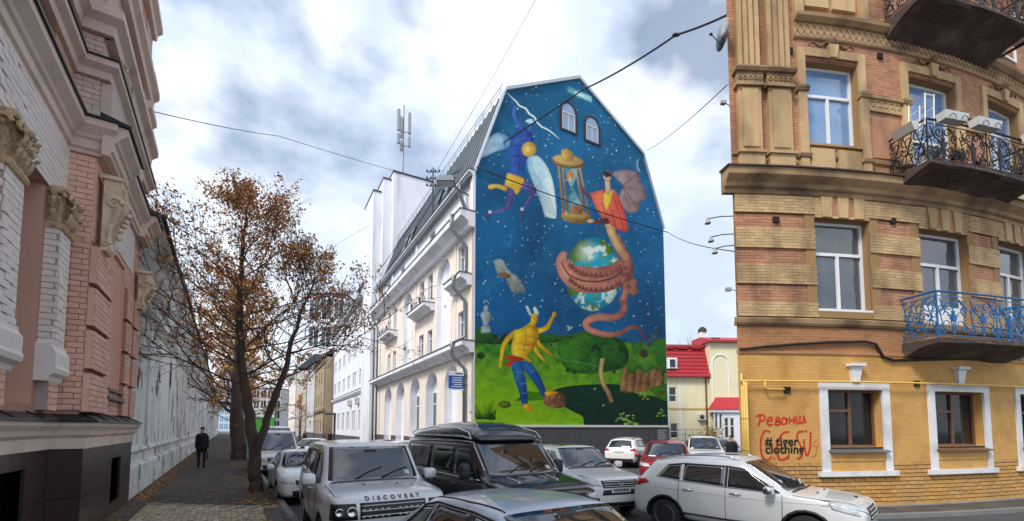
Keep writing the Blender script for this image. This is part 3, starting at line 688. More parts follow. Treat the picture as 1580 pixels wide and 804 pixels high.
# plaque with small white lines of writing on the plinth
b = MB(); MW.box(b, 13.5, 14.5, .062, .075, .95, 2.1); pl = b.build('plaque', mat('plaque_grey', S(92, 96, 104), .6, .05), mb_)
b = MB()
for i in range(9): MW.box(b, 13.56, 13.56 + random.uniform(.5, .86), .0755, .079, 1.05 + i * .11, 1.085 + i * .11)
b.build('lettering', mat('plaque_white', S(190, 192, 196), .6, .05), pl)
# --- street front (u runs away from the corner)
holes = []; arches = [(2.15, 4.55), (5.75, 8.2), (9.55, 12.05), (13.6, 16.25), (17.8, 20.5)]
lat_w = [(7.0, 8.0), (8.9, 9.9), (16.6, 17.6), (18.6, 19.6)]
w2 = [(1.35, 2.35, 7.1, 8.85)] + [(a, c, 7.1, 8.85) for a, c in lat_w]
w3 = [(1.35, 2.35, 10.9, 12.75)] + [(a, c, 10.9, 12.75) for a, c in lat_w]
w4 = [(6.6, 7.7, 14.55, 15.6), (14.2, 15.3, 14.55, 15.6), (19, 20.2, 14.55, 15.6)]
niche = [(3.7, 6.1, 7.0, 12.95), (11.9, 14.4, 7.0, 12.95)]
def arch_pts(u0, u1, zt, n=10):
    r = (u1 - u0) / 2; c = (u0 + u1) / 2; return [(c + r * math.cos(math.pi * i / n), zt - r + r * math.sin(math.pi * i / n)) for i in range(n + 1)]
b = MB()
SW.wall(b, 0.001, DEP, 1.0, 6.2, 0, [(a, c, 1.0, 5.9) for a, c in arches], .55, 0, 1)
SW.wall(b, 0.001, DEP, 6.2, 13.9, 0, w2 + w3 + niche, .32, 0, 1)
SW.wall(b, 0.001, DEP, 13.9, 16.1, 0, w4, .3, 1, 1)
def spandrels(u0, u1, zt, dep):
    ap = arch_pts(u0, u1, zt); P = SW.P; c = (u0 + u1) / 2
    for side, seq in ((u1, ap[:6]), (u0, ap[5:])):
        pts = [P(x, .0, y) for x, y in seq]; cn = P(side, .0, zt)
        b.add(pts + [cn], [tuple(range(len(pts) + 1))], 0)
    for (x0, y0), (x1, y1) in zip(ap, ap[1:]): b.add([P(x0, .0, y0), P(x1, .0, y1), P(x1, -dep, y1), P(x0, -dep, y0)], [(0, 1, 2, 3)], 1)
for a, c in arches: spandrels(a, c, 5.9, .55)
for a, c, _, zt in niche: spandrels(a, c, zt, .32)
SW.box(b, -.0, .0, 0, 0, 0, 0) if False else None
for a, c in arches: SW.box(b, a - .01, c + .01, -.75, -.54, 1.0, 5.95, 1)
for a, c, e, f in niche: SW.box(b, a - .01, c + .01, -.5, -.318, e - .01, f + .02, 1)
b.build('street_wall', [CREAM, WHITE], mb_, fix=False)
b = MB(); SW.box(b, 0, DEP, -.6, .05, 0, 1.45); SW.wall
pieces = [(0, arches[0][0])] + [(arches[i][1], arches[i + 1][0]) for i in range(4)] + [(arches[4][1], DEP)]
b = MB()
for a, c in pieces: SW.box(b, a, c, -.5, .05, 0, 1.5)
for a, c in arches: SW.box(b, a, c, -.6, -.5, 0, .99)
b.build('street_plinth', GREYB, mb_)
for a, c in arches[1:3]: window(SW, c - .9, c - .1, 1.9, 4.6, -.5, mb_, PVC, GLASS_MID, (), fw=.06, transom=.7)
for a, c, e, f in w2 + w3: window(SW, a, c, e, f, -.2, mb_, PVC, GLASS_MID, (.5,), fw=.05, transom=.68)
for a, c, e, f in w4: window(SW, a, c, e, f, -.2, mb_, PVC, GLASS_MID, (.5,), fw=.05)
def ledge(u0, u1, z, h, out, m=1, name='cornice', tin=True):
    b = MB(); SW.mould(b, u0, u1, [(-.05, z), (out * .35, z), (out * .45, z + h * .3), (out * .8, z + h * .55), (out, z + h * .6), (out, z + h), (-.05, z + h)], 0)
    if tin: SW.box(b, u0 - .02, u1 + .02, -.05, out + .04, z + h + .003, z + h + .06, 1)
    b.build(name, [WHITE, LEDGE], mb_)
ledge(-.0, DEP, 6.2, .6, .75); ledge(-.0, DEP, 13.1, .85, .85); ledge(-.0, DEP, 16.0, .3, .4)
ledge(.4, 3.0, 10.0, .6, .7, name='balcony'); ledge(6.5, 10.5, 10.0, .5, .8, name='balcony'); ledge(16.1, 20.1, 10.0, .5, .8, name='balcony')
for u0 in (0.001, 10.3, 17.6, 23.3):
    b = MB(); SW.box(b, u0, u0 + .35, -.02, .14, 13.96, 15.98); b.build('pier', WHITE, mb_)
for u0 in (2.62, 10.7, 20.9): 
    b = MB(); SW.box(b, u0, u0 + .25, -.02, .06, 6.87, 13.08); b.build('pilaster', CREAM, mb_)
# air conditioners on the balcony ledges
ACM = mat('air_conditioner_white', S(206, 206, 202), .5, .08); ACD = mat('air_conditioner_grille', S(70, 72, 76), .6, .1)
def ac_unit(F, u, d, z, label, w=.8, h=.55, dep=.3, group='air conditioners'):
    t = thing('air_conditioner', label, 'air conditioner', F.P(u + w / 2, d, z), group=group)
    b = MB(); F.box(b, u, u + w, d, d + dep, z + .04, z + h); b.build('casing', ACM, t)
    b = MB(); c = F.P(u + w * .4, d + dep + .012, z + h * .52); n = (F.P(u, 1, 0) - F.P(u, 0, 0)).normalized(); a = (F.P(u + 1, 0, 0) - F.P(u, 0, 0)).normalized()
    for r in (.06, .12, .18, .22):
        pts = [c + a * (r * math.cos(q)) + Vector((0, 0, r * math.sin(q))) for q in [math.pi * i / 8 for i in range(17)]]; b.tube(pts, .012, 4)
    b.add([c - n * .008 + a * (.22 * math.cos(math.pi * i / 8)) + Vector((0, 0, .22 * math.sin(math.pi * i / 8))) for i in range(16)], [tuple(range(16))]); b.build('fan_grille', ACD, t)
    b = MB(); F.box(b, u + .1, u + .15, -.0 if d < .5 else d - .3, d + dep, z - .04, z + .035); F.box(b, u + w - .15, u + w - .1, 0 if d < .5 else d - .3, d + dep, z - .04, z + .035); b.build('bracket', IRON, t)
    return t
for i, u in enumerate((7.3, 9.2)): ac_unit(SW, u, .4, 10.6, 'white outdoor unit on the nearer shared balcony, ' + ('right of the pair' if i == 0 else 'left of the pair'))
for i, u in enumerate((16.9, 18.6, 19.6)): ac_unit(SW, u, .4, 10.6, 'white outdoor unit on the farther shared balcony, ' + ('right', 'middle', 'left')[i] + ' one of three')
# downpipe with offsets round the ledges
def P3(u, d, z): return SW.P(u, d, z)
b = MB(); q = 1.0
b.tube([P3(q, .5, 16.0), P3(q, .5, 15.3), P3(q, .16, 14.5), P3(q, .16, 14.1), P3(q, 1.0, 13.95), P3(q, 1.0, 13.2), P3(q, .14, 12.4), P3(q, .14, 10.9), P3(q, .85, 10.5), P3(q, .85, 9.9), P3(q, .14, 9.2), P3(q, .14, 7.2), P3(q, .9, 6.8), P3(q, .9, 6.1), P3(q, .14, 5.4), P3(q, .14, .3)], .11, 8); b.build('downpipe', DPIPE, mb_, smooth=True)
for u in (22.6, 24.2):
    b = MB(); b.tube([P3(u, .35, 15.8), P3(u, .12, 15.0), P3(u, .12, 14), P3(u, .9, 13.6), P3(u, .9, 13), P3(u, .3, 12), P3(u, .3, .2)], .09, 6); b.build('downpipe', DPIPE, mb_, smooth=True)
# mansard roof: a steep metal slope with standing seams and dormers, then a shallow top
P = lambda u, v, z: MW.P(u, -v, z)
b = MB()
for k in range(4):
    a, c = gab[k + 1], gab[k + 2]
    b.add([P(a[0], .3, a[1] + .05), P(c[0], .3, c[1] + .05), P(c[0], DEP, c[1] + .05), P(a[0], DEP, a[1] + .05)], [(0, 1, 2, 3)])
for i in range(36):
    v = .8 + i * .65; a, c = gab[1], gab[2]
    b.hexa([P(a[0], v, a[1] + .05), P(a[0], v + .05, a[1] + .05), P(c[0], v + .05, c[1] + .05), P(c[0], v, c[1] + .05), P(a[0] - .06, v, a[1] + .1), P(a[0] - .06, v + .05, a[1] + .1), P(c[0] - .06, v + .05, c[1] + .1), P(c[0] - .06, v, c[1] + .1)])
b.build('mansard_roof', ROOFM, mb_, fix=False)
for v in (5.2, 7.0, 13.5, 15.3):
    b = MB(); u0, z0 = .35, 17.2
    b.hexa([P(u0 - .25, v, z0 - .3), P(u0 - .25, v + 1.1, z0 - .3), P(u0 + .6, v + 1.1, z0 - .3), P(u0 + .6, v, z0 - .3), P(u0 + .3, v, z0 + 1.6), P(u0 + .3, v + 1.1, z0 + 1.6), P(u0 + 1.1, v + 1.1, z0 + 1.6), P(u0 + 1.1, v, z0 + 1.6)])
    o = b.build('roof_window', mat('roof_window_dark', S(52, 56, 62), .4, .1), mb_)
    b = MB(); b.add([P(u0 - .26 + .04, v + .12, z0 - .15), P(u0 - .26 + .04, v + .98, z0 - .15), P(u0 + .27, v + .98, z0 + 1.5), P(u0 + .27, v + .12, z0 + 1.5)], [(0, 1, 2, 3)]); b.build('pane', GLASS_DK, o)
# roof ridge rail
b = MB(); z = 21.7
for i in range(20): b.tube([P(1.85, .6 + i * 1.2, z), P(1.85, .6 + i * 1.2, z + .55)], .02, 4)
b.tube([P(1.85, .3, z + .55), P(1.85, DEP, z + .55)], .02, 4); b.tube([P(1.85, .3, z + .28), P(1.85, DEP, z + .28)], .015, 4); b.build('roof_rail', ZINC, mb_)
b = MB(); SW.box(b, .05, DEP, .1, .35, 15.95, 16.02); b.build('gutter', DPIPE, mb_)
# back and far walls so the block is closed
b = MB(); b.hexa([P(WID, .3, 0), P(WID, DEP, 0), P(WID - .3, DEP, 0), P(WID - .3, .3, 0), P(WID, .3, 16.2), P(WID, DEP, 16.2), P(WID - .3, DEP, 16.2), P(WID - .3, .3, 16.2)]); b.build('rear_wall', WHITE, mb_)
b = MB(); b.prism([(0, 0)] + gab[1:-1] + [(WID, 0)], lambda u, z: MW.P(u, -DEP, z), lambda u, z: MW.P(u, -DEP + .3, z)); b.build('far_gable', WHITE, mb_)
# firewall stack standing over the far end of the roof
b = MB()
def slabw(v0, v1, u0, u1, z0, z1, m=0): b.hexa([P(u0, v0, z0), P(u1, v0, z0), P(u1, v1, z0), P(u0, v1, z0), P(u0, v0, z1), P(u1, v0, z1), P(u1, v1, z1), P(u0, v1, z1)], m)
slabw(DEP + .02, DEP + 3, 1.4, 5.6, 0, 29.3); slabw(DEP - .05, DEP + 3.1, 1.35, 5.7, 29.303, 29.5, 1)
slabw(DEP + .6, DEP + 4.6, .5, 1.397, 0, 28.6); slabw(DEP + .55, DEP + 4.7, .45, 1.347, 28.603, 28.8, 1)
slabw(DEP + 1.2, DEP + 6, -.4, .497, 0, 27.3); slabw(DEP + 1.15, DEP + 6, -.45, .447, 27.303, 27.5, 1)
fw_ = b.build('firewall', [WHITE, LEDGE], mb_)
# floodlight at the eave, blue sign
t = thing('floodlight', 'grey floodlight on an arm at the eave beside the mural', 'floodlight', SW.P(.9, .9, 15.6))
b = MB(); c = SW.P(.9, 1.35, 15.75); b.hexa([c + Vector(v) for v in ((-.5, -.35, -.12), (.5, -.35, -.12), (.5, .35, -.12), (-.5, .35, -.12), (-.4, -.25, .22), (.4, -.25, .22), (.4, .25, .22), (-.4, .25, .22))]); b.build('lamp_head', mat('lamp_grey', S(104, 112, 120), .5, .1, metal=.3), t)
b = MB(); b.box(c.x - .42, c.x + .42, c.y - .28, c.y + .28, c.z - .15, c.z - .123); b.build('lens', mat('lamp_lens', S(176, 186, 192), .2, .1), t)
b = MB(); b.tube([SW.P(.9, 0, 15.3), SW.P(.9, .6, 15.5), c], .05, 6); b.build('arm', ZINC, t)
t = thing('hanging_sign', 'blue and white sign board projecting from the cream wall beside the downpipe', 'sign', SW.P(1.3, .5, 4.2))
b = MB(); MW.box(b, -1.18, -.28, 1.0, 1.06, 4.05, 5.3) if False else None
p0 = SW.P(.9, .25, 0); a = (SW.P(0, 1, 0) - SW.P(0, 0, 0)).normalized(); q = Vector((a.y, -a.x, 0))
def sgn(mb, s0, s1, z0, z1, t0, t1, m=0): mb.hexa([p0 + a * s0 + q * t0 + Vector((0, 0, z0)), p0 + a * s1 + q * t0 + Vector((0, 0, z0)), p0 + a * s1 + q * t1 + Vector((0, 0, z0)), p0 + a * s0 + q * t1 + Vector((0, 0, z0)), p0 + a * s0 + q * t0 + Vector((0, 0, z1)), p0 + a * s1 + q * t0 + Vector((0, 0, z1)), p0 + a * s1 + q * t1 + Vector((0, 0, z1)), p0 + a * s0 + q * t1 + Vector((0, 0, z1))], m)
b = MB(); sgn(b, 0, .85, 4.25, 5.2, -.04, .04); b.build('board', mat('sign_blue', S(28, 92, 176), .4, .05), t)
b = MB(); sgn(b, 0, .85, 4.98, 5.23, -.05, .05); sgn(b, -.01, .86, 4.2, 4.26, -.05, .05); b.build('header', mat('sign_white', S(226, 230, 236), .5, .04), t)
b = MB()
for s_ in (-.045, .041): 
    for i in range(5): sgn(b, .1, .1 + random.uniform(.4, .62), 4.36 + i * .12, 4.4 + i * .12, s_, s_ + .004)
    sgn(b, .06, .5, 5.06, 5.13, -.056 if s_ < 0 else .05, -.05 if s_ < 0 else .056, 1)
b.build('lettering', [MATS['sign_white'], mat('sign_ink', S(40, 70, 130), .5, .05)], t)
b = MB(); b.tube([p0 - a * .3 + Vector((0, 0, 5.0)), p0 + a * .1 + Vector((0, 0, 5.0))], .025, 6); b.tube([p0 - a * .3 + Vector((0, 0, 4.5)), p0 + a * .1 + Vector((0, 0, 4.5))], .025, 6); b.build('bracket', IRON, t)
b = MB(); SW.box(b, .28, .62, .01, .05, 3.0, 3.9); t2 = tag(b.build('notice_plate', mat('notice_white', S(206, 210, 214), .5, .06)), 'small white notice plate on the corner pier beside the mural', 'notice')
# roof antennas
t = thing('mobile_mast', 'lattice mobile phone mast on the white firewall roof', 'antenna mast', P(2.6, DEP + 1, 29.5))
b = MB(); c = P(2.6, DEP + 1, 29.5); b.tube([c, c + Vector((0, 0, 8.3))], .12, 6); b.build('pole', ZINC, t)
for k in range(3):
    b = MB(); q = 2.1 * k; o_ = Vector((math.cos(q) * .7, math.sin(q) * .7, 0)); e_ = c + o_
    for z in (3.6, 5.2): b.tube([c + Vector((0, 0, z)), e_ + Vector((0, 0, z))], .04, 4)
    b.tube([e_ + Vector((0, 0, 3.4)), e_ + Vector((0, 0, 6.2))], .03, 4)
    b.box(e_.x - .14, e_.x + .14, e_.y - .1, e_.y + .1, e_.z + 5.0, e_.z + 7.4); b.box(e_.x - .12, e_.x + .12, e_.y - .1, e_.y + .1, e_.z + 3.5, e_.z + 4.6); b.build('aerial', mat('aerial_grey', S(120, 126, 134), .5, .1), t)
t = thing('roof_aerial', 'small comb of cable insulators on the roof edge near the mast', 'aerial', P(.6, 9.5, 17.5))
b = MB(); c = at_y(668, 300, 29.5); b.tube([c - Vector((0, 0, 1.6)), c + Vector((0, 0, 1.9))], .05, 5)
for z in (.6, 1.1, 1.6): b.tube([c + Vector((-.45, 0, z)), c + Vector((.45, 0, z))], .035, 4)
for z in (.6, 1.1, 1.6):
    for x in (-.42, -.15, .15, .42): b.lathe([(.05, 0), (.07, .1), (.03, .18)], c + Vector((x, 0, z)), n=6)
b.build('crossarms', mat('aerial_dark', S(62, 64, 70), .6, .1), t)
# ================================================================== corner house on the left
LF = Frame(st(-2.02, 15.3), math.atan2(-.841, .541), side=-1)      # u towards the camera
PINKB = mat('salmon_painted_brick', S(222, 178, 158), .85, .1, 1.5, .2, 50, rand=.09)
PINK = mat('salmon_render', S(212, 166, 146), .85, .08, 1, .1, 30)
WBRK = mat('white_painted_brick', S(228, 218, 214), .8, .07, 1.5, .2, 50, rand=.05)
GBRK = mat('pale_grey_painted_brick', S(202, 182, 174), .85, .08, 1.5, .2, 50, rand=.07)
JOINT = mat('brick_joint_brown', S(172, 126, 110), .9, .1); WJOINT = mat('brick_joint_grey', S(166, 156, 152), .9, .1)
MOLD = mat('cream_stone_moulding', S(218, 198, 186), .8, .08, 1, .1, 30, stain=S(140, 120, 108), stain_amt=.35)
GRAN = mat('polished_dark_granite', S(62, 46, 44), .28, .25, 9, rand=.12)
FLASH = mat('dark_green_tin', S(38, 44, 44), .4, .12, metal=.2)
GOLD = mat('crevice_shaded_gold_plaster', S(190, 168, 134), .7, .25, 7, .5, 24, stain=S(84, 62, 44), stain_amt=.85, stain_scale=(6, 6, 6))  # fine dark blotches put the shade of carved crevices into the colour
lh = thing('corner_house', 'salmon and white brick house with dark granite plinth and gilded capitals at the pavement', 'building', LF.P(5, 0, .2))
LB = lambda mb, *a: LF.box(mb, *a)
b = MB(); RC = -.42; END = .5; NEAR = 14.
# carcass
LB(b, END, 5.02, -6, -.09, 2.2, 17, 0); LB(b, 5.02, NEAR, -6, RC - .75, 2.2, 17, 0)
b.build('carcass', PINK, lh)
def granite(u0, u1, d, z0, z1, nu, nz, holes=()):
    for i in range(nu):
        for j in range(nz):
            a, c = u0 + (u1 - u0) * i / nu, u0 + (u1 - u0) * (i + 1) / nu; e, f = z0 + (z1 - z0) * j / nz, z0 + (z1 - z0) * (j + 1) / nz
            q = MB(); hs = [(max(h[0], a), min(h[1], c), max(h[2], e), min(h[3], f)) for h in holes if h[0] < c and h[1] > a and h[2] < f and h[3] > e]
            us = sorted({a, c} | {h[0] for h in hs} | {h[1] for h in hs}); zz_ = sorted({e, f} | {h[2] for h in hs} | {h[3] for h in hs})
            for x0, x1 in zip(us, us[1:]):
                for y0, y1 in zip(zz_, zz_[1:]):
                    if any(h[0] < (x0 + x1) / 2 < h[1] and h[2] < (y0 + y1) / 2 < h[3] for h in hs): continue
                    g0 = .004
                    LB(q, x0 + (g0 if x0 == a else 0), x1 - (g0 if x1 == c else 0), d - .04, d + random.uniform(-.001, .001), y0 + (g0 if y0 == e else 0), y1 - (g0 if y1 == f else 0))
            if q.V: q.build('granite_panel', GRAN, lh)
b = MB(); LB(b, END + .02, 5.0, -6, -.3, 0, 2.2); LB(b, 5.0, NEAR, -6, RC - .3, 0, 2.2); b.build('plinth', mat('plinth_core_dark', S(24, 20, 22), .5, .1), lh)
h1 = [(1.75, 2.75, .55, 1.5)]; h2 = [(6.0, 7.3, .2, 1.55)]
granite(END, 5.05, 0, .15, 1.8, 3, 2, h1); granite(5.06, NEAR, RC, .15, 1.8, 6, 2, h2)
b = MB(); q = MB()
for e, f in ((.15, .97), (.975, 1.8)):
    q = MB(); LB(q, 5.01, 5.055, RC + .002, -.042, e, f - .004); q.build('granite_panel', GRAN, lh)
    q = MB(); LB(q, END - .03, END + .01, -1.5, -.002, e, f - .004); q.build('granite_panel', GRAN, lh)
def wrap(mb, prof, m=0, u0=END, u1=5.05, near=NEAR, d0=0., rc=RC):
    """a moulding round the bay, its return and on along the recessed wall"""
    LF.mould(mb, u0 - .0, u1, [(d0 + a, z) for a, z in prof], m)
    # mitred return: pieces per outline step
    P_ = LF.P; n_ = len(prof)
    vs = [P_(u1 + a, d0 + a, z) for a, z in prof] + [P_(u1 + a, rc + a, z) for a, z in prof] + [P_(u1, d0 + a, z) for a, z in prof]
    fs = [(j, (j + 1) % n_, n_ + (j + 1) % n_, n_ + j) for j in range(n_)] + [(2 * n_ + j, 2 * n_ + (j + 1) % n_, (j + 1) % n_, j) for j in range(n_)]
    mb.add(vs, fs, m)
    vs = [P_(u1 + a, rc + a, z) for a, z in prof] + [P_(near, rc + a, z) for a, z in prof]
    mb.add(vs, [(j, (j + 1) % n_, n_ + (j + 1) % n_, n_ + j) for j in range(n_)], m)
b = MB(); wrap(b, [(-.05, 1.8), (.03, 1.8), (.03, 1.98), (.08, 2.03), (.1, 2.1), (.16, 2.18), (.16, 2.24), (-.05, 2.24)]); b.build('plinth_moulding', MOLD, lh)
b = MB(); wrap(b, [(-.1, 2.243), (.2, 2.243), (.2, 2.275), (-.08, 2.42)]); b.build('plinth_flashing', FLASH, lh)
for u in (1.2, 2.3, 3.4, 4.5, 6.1, 7.2, 8.3):
    b = MB(); d = 0 if u < 5 else RC; P_ = LF.P
    b.hexa([P_(u, d + .2, 2.27), P_(u + .03, d + .2, 2.27), P_(u + .03, d - .08, 2.415), P_(u, d - .08, 2.415), P_(u, d + .2, 2.30), P_(u + .03, d + .2, 2.30), P_(u + .03, d - .08, 2.445), P_(u, d - .08, 2.445)]); b.build('flashing_seam', FLASH, lh)
# bay front with its window niche
nw = (2.2, 3.55, 2.95, 5.75)
b = MB(); LF.wall(b, END, 5.05, 2.3, 6.95, -.06, [nw], .34, 0, 1); LB(b, 5.03, 5.049, RC - .02, -.062, 2.3, 6.95, 0)
LB(b, END - .0, END + .04, -4, -.065, 2.3, 17, 0)
b.build('bay_wall', [JOINT, PINK], lh, fix=False)
PROUD = .014
rects_bay = brick_rects(END, 5.05, 2.42, 6.5, .26, .085, .011, [(nw[0] - .02, nw[1] + .02, nw[2], nw[3]), (2.0, 3.75, 2.42, 2.9)])
LS = []       # every brick of the house, sorted later: (rect, d, material, side)
def laid(rects, d, m, singles): lay_bricks(LF, rects, d, PROUD, m, lh, singles=singles)
# rusticated blocks with deep joints between them
blocks = []
for (u0, u1) in ((3.7, 5.05), (1.45, 2.1), (.5, 1.15)):
    z = 2.42
    while z < 5.2:
        blocks.append((u0, u1, z, min(z + .66, 5.5))); z += .74
b = MB()
for u0, u1, z0, z1 in blocks: LB(b, u0, u1 + (.03 if u1 > 5 else 0), -.07, .02, z0, z1)
b.build('rusticated_block', JOINT, lh, kind='stuff')
rb = []
for u0, u1, z0, z1 in blocks: rb += brick_rects(u0 + .003, u1 - .003, z0 + .006, z1 - .004, .26, .085, .011)
laid(rb, .02, PINKB, 120)
hs = [(u0 - .01, u1 + .01, z0 - .01, z1 + .01) for u0, u1, z0, z1 in blocks]
laid(brick_rects(END, 5.04, 2.42, 6.9, .26, .085, .011, hs + [(nw[0] - .02, nw[1] + .02, nw[2], nw[3] + .02)]), -.06, PINKB, 0)
# brick on the return, facing the camera: a frame across it
RFm = Frame(LF.P(5.05, RC, 0), math.atan2(.541, .841), side=1)     # u out of the wall
lay_bricks(RFm, brick_rects(0, -RC - .06, 2.45, 6.9, .26, .085, .011), 0, PROUD, PINKB, lh, singles=60)
lay_bricks(RFm, [(-RC - .05, -RC + .03, z0 + .006, z1 - .004) for u0, u1, z0, z1 in blocks if u1 > 5], 0.018, PROUD, PINKB, lh)
window(LF, nw[0], nw[1], nw[2], nw[3], -.38, lh, mat('bronze_window_frame', S(40, 36, 36), .4, .1), GLASS_DK, (.5,), fw=.07, transom=.75, sill=(.42, FLASH))
b = MB(); LB(b, 2.1, 3.7, -.04, .06, 2.72, 2.78); b.build('sill_ledge', FLASH, lh)
# main wall with a tall window between white brick pilasters
mw = (5.98, 7.25, 2.5, 5.85); mw2 = (9.4, 10.7, 2.5, 5.85)
b = MB(); LF.wall(b, 5.05, NEAR, 2.3, 6.95, RC, [mw, mw2], .5, 0, 1); b.build('main_wall', [JOINT, PINK], lh, fix=False)
for w in (mw, mw2): window(LF, w[0], w[1], w[2], w[3], RC - .42, lh, mat('bronze_window_frame', (.1,) * 3), mat('window_glass_green', S(66, 78, 78), .05, .2, 1, ior=1.7), (.5,), fw=.07, transom=.6)
laid(brick_rects(5.07, 9.3, 2.45, 5.85, .26, .085, .011, [(mw[0] - .3, mw[1] + .25, 2.4, 5.9), (5.3, 5.92, 2.4, 5.9), (7.3, 7.95, 2.4, 5.9)]), RC, PINKB, 40)
laid(brick_rects(5.07, 9.3, 5.86, 6.88, .26, .085, .011, []), RC + .02, WBRK, 30)
for (u0, u1) in ((5.35, 5.85), (7.35, 7.9)):
    b = MB(); d = RC + .16
    LB(b, u0, u1, RC - .01, d, 3.4, 5.3); LB(b, u0 + .05, u1 - .05, RC - .01, d - .03, 2.42, 2.86)
    b.build('pilaster', WJOINT, lh)
    lay_bricks(LF, brick_rects(u0, u1, 3.42, 5.28, .26, .085, .011), d, PROUD, WBRK, lh, singles=14)
    q = Frame(LF.P(u1, RC, 0), math.atan2(.541, .841), side=1)
    lay_bricks(q, brick_rects(.0, .155, 3.42, 5.28, .26, .085, .011), 0, PROUD, WBRK, lh, singles=6)
    lay_bricks(LF, brick_rects(u0 + .05, u1 - .05, 2.42, 2.86, .26, .085, .011), d - .03, PROUD, PINKB, lh)
    b = MB(); w_ = .0
    LF.mould(b, u0 - .1, u1 + .1, [(RC, 2.86), (d - .02, 2.86), (d + .0, 2.93), (d + .07, 2.98), (d + .09, 3.05), (d + .07, 3.1), (d + .07, 3.3), (d + .03, 3.36), (d + .02, 3.42), (RC, 3.42)]); b.build('pilaster_base', WBRK, lh)
    # corinthian-like capital: bell, leaves, volutes, abacus
    cp = MB(); zb = 5.28; um = (u0 + u1) / 2; W_ = (u1 - u0) / 2
    LB(cp, u0 + .02, u1 - .02, RC, d + .0, zb, zb + .52); LF.mould(cp, u0 - .03, u1 + .03, [(RC, zb - .05), (d + .04, zb - .05), (d + .06, zb), (d + .04, zb + .05), (RC, zb + .05)])
    LF.mould(cp, u0 - .05, u1 + .05, [(RC, zb + .52), (d + .07, zb + .52), (d + .09, zb + .55), (d + .08, zb + .61), (RC, zb + .61)])
    def leaf(u, z, h, w, dd, side=False):
        pts = []
        for i in range(7):
            t = i / 6; out_ = dd * (math.sin(t * 2.4)) + (.05 if t > .8 else 0); pts.append((w * (1 - .6 * t * t) , out_, z + h * (t if t < .85 else 1.7 - t)))
        vs = []
        for ww, o_, zz1 in pts:
            if side: vs += [LF.P(u1 + .02 + o_, RC + (d - RC) * .5 - ww, zz1), LF.P(u1 + .03 + o_ * 1.1, RC + (d - RC) * .5, zz1 + .01), LF.P(u1 + .02 + o_, RC + (d - RC) * .5 + ww, zz1)]
            else: vs += [LF.P(u - ww, d + .02 + o_, zz1), LF.P(u, d + .035 + o_ * 1.1, zz1 + .01), LF.P(u + ww, d + .02 + o_, zz1)]
        cp.add(vs, [(3 * i + j, 3 * i + j + 1, 3 * i + 4 + j, 3 * i + 3 + j) for i in range(6) for j in range(2)])
    for k in range(4): leaf(u0 + (k + .5) * (u1 - u0) / 4, zb + .04, .27, .065, .08)
    for k in range(3): leaf(u0 + (k + 1) * (u1 - u0) / 4, zb + .2, .3, .065, .1)
    leaf(0, zb + .04, .28, .06, .08, True); leaf(0, zb + .22, .3, .05, .1, True)
    for uu in (u0 + .02, u1 - .02, um):
        sp = [LF.P(uu + (.085 - .011 * i) * math.cos(i * .8) * (1 if uu < um else -1), d + .1, zb + .44 + (.085 - .011 * i) * math.sin(i * .8)) for i in range(8)]; cp.tube(sp, [.03, .03, .028, .026, .024, .022, .02, .02], 5)
    sp = [LF.P(u1 + .09, d - .02 + (.085 - .011 * i) * math.cos(i * .8), zb + .44 + (.085 - .011 * i) * math.sin(i * .8)) for i in range(8)]; cp.tube(sp, .026, 5)
    cp.ball(LF.P(um, d + .1, zb + .5), .06, .06, .06, 8, 5)
    cp.build('capital', GOLD, lh)
# scroll consoles on the bay
def console(u0, u1, z0, z1):
    cp = MB(); H = z1 - z0; d = .035
    side = [(.72 * a_, b_) for a_, b_ in [(0, z0), (.1, z0), (.16, z0 + .06), (.12, z0 + .12), (.1, z0 + .2 * H), (.14, z0 + .36 * H), (.24, z0 + .5 * H), (.34, z0 + .62 * H), (.38, z0 + .74 * H), (.34, z0 + .86 * H), (.36, z0 + .92 * H), (.36, z1), (0, z1)]]
    cp.prism(side, lambda a, z: LF.P(u0, d + a, z), lambda a, z: LF.P(u1, d + a, z))
    for uu in (u0 - .012, u1 + .012):
        for (cz, cd_, r) in ((z0 + .68 * H, .15, .12), (z0 + .1 * H, .07, .06)):
            sp = [LF.P(uu, d + cd_ + r * (1 - i / 13) * math.cos(i * .75), cz + r * (1 - i / 13) * math.sin(i * .75)) for i in range(13)]; cp.tube(sp, [.035 * (1 - i / 20) for i in range(13)], 5)
        cp.tube([LF.P(uu, d + a, z) for a, z in ((.11, z0 + .1 * H), (.1, z0 + .3 * H), (.16, z0 + .45 * H), (.24, z0 + .62 * H))], .03, 5)
    for k in range(3):
        uu = u0 + (u1 - u0) * (k + .5) / 3; cp.tube([LF.P(uu, d + a + .01, z) for a, z in side[1:-2]], .03, 5)
    LF.mould(cp, u0 - .05, u1 + .05, [(0, z1), (.3, z1), (.32, z1 + .06), (0, z1 + .08)])
    for k in range(5): cp.ball(LF.P((u0 + u1) / 2 + random.uniform(-.1, .1), d + .2 + .03 * k, z0 + H * (.25 + .09 * k)), .06, .06, .05, 6, 4)
    cp.build('console', mat('cream_gold_console', S(214, 194, 168), .7, .14, 4, .3, 30, stain=S(120, 92, 72), stain_amt=.6, stain_scale=(3, 3, 3)), lh)
console(4.5, 4.9, 5.3, 6.6); console(.65, 1.0, 5.15, 6.05)
laid(brick_rects(1.3, 4.2, 5.9, 6.9, .26, .085, .011), -.045, WBRK, 0)
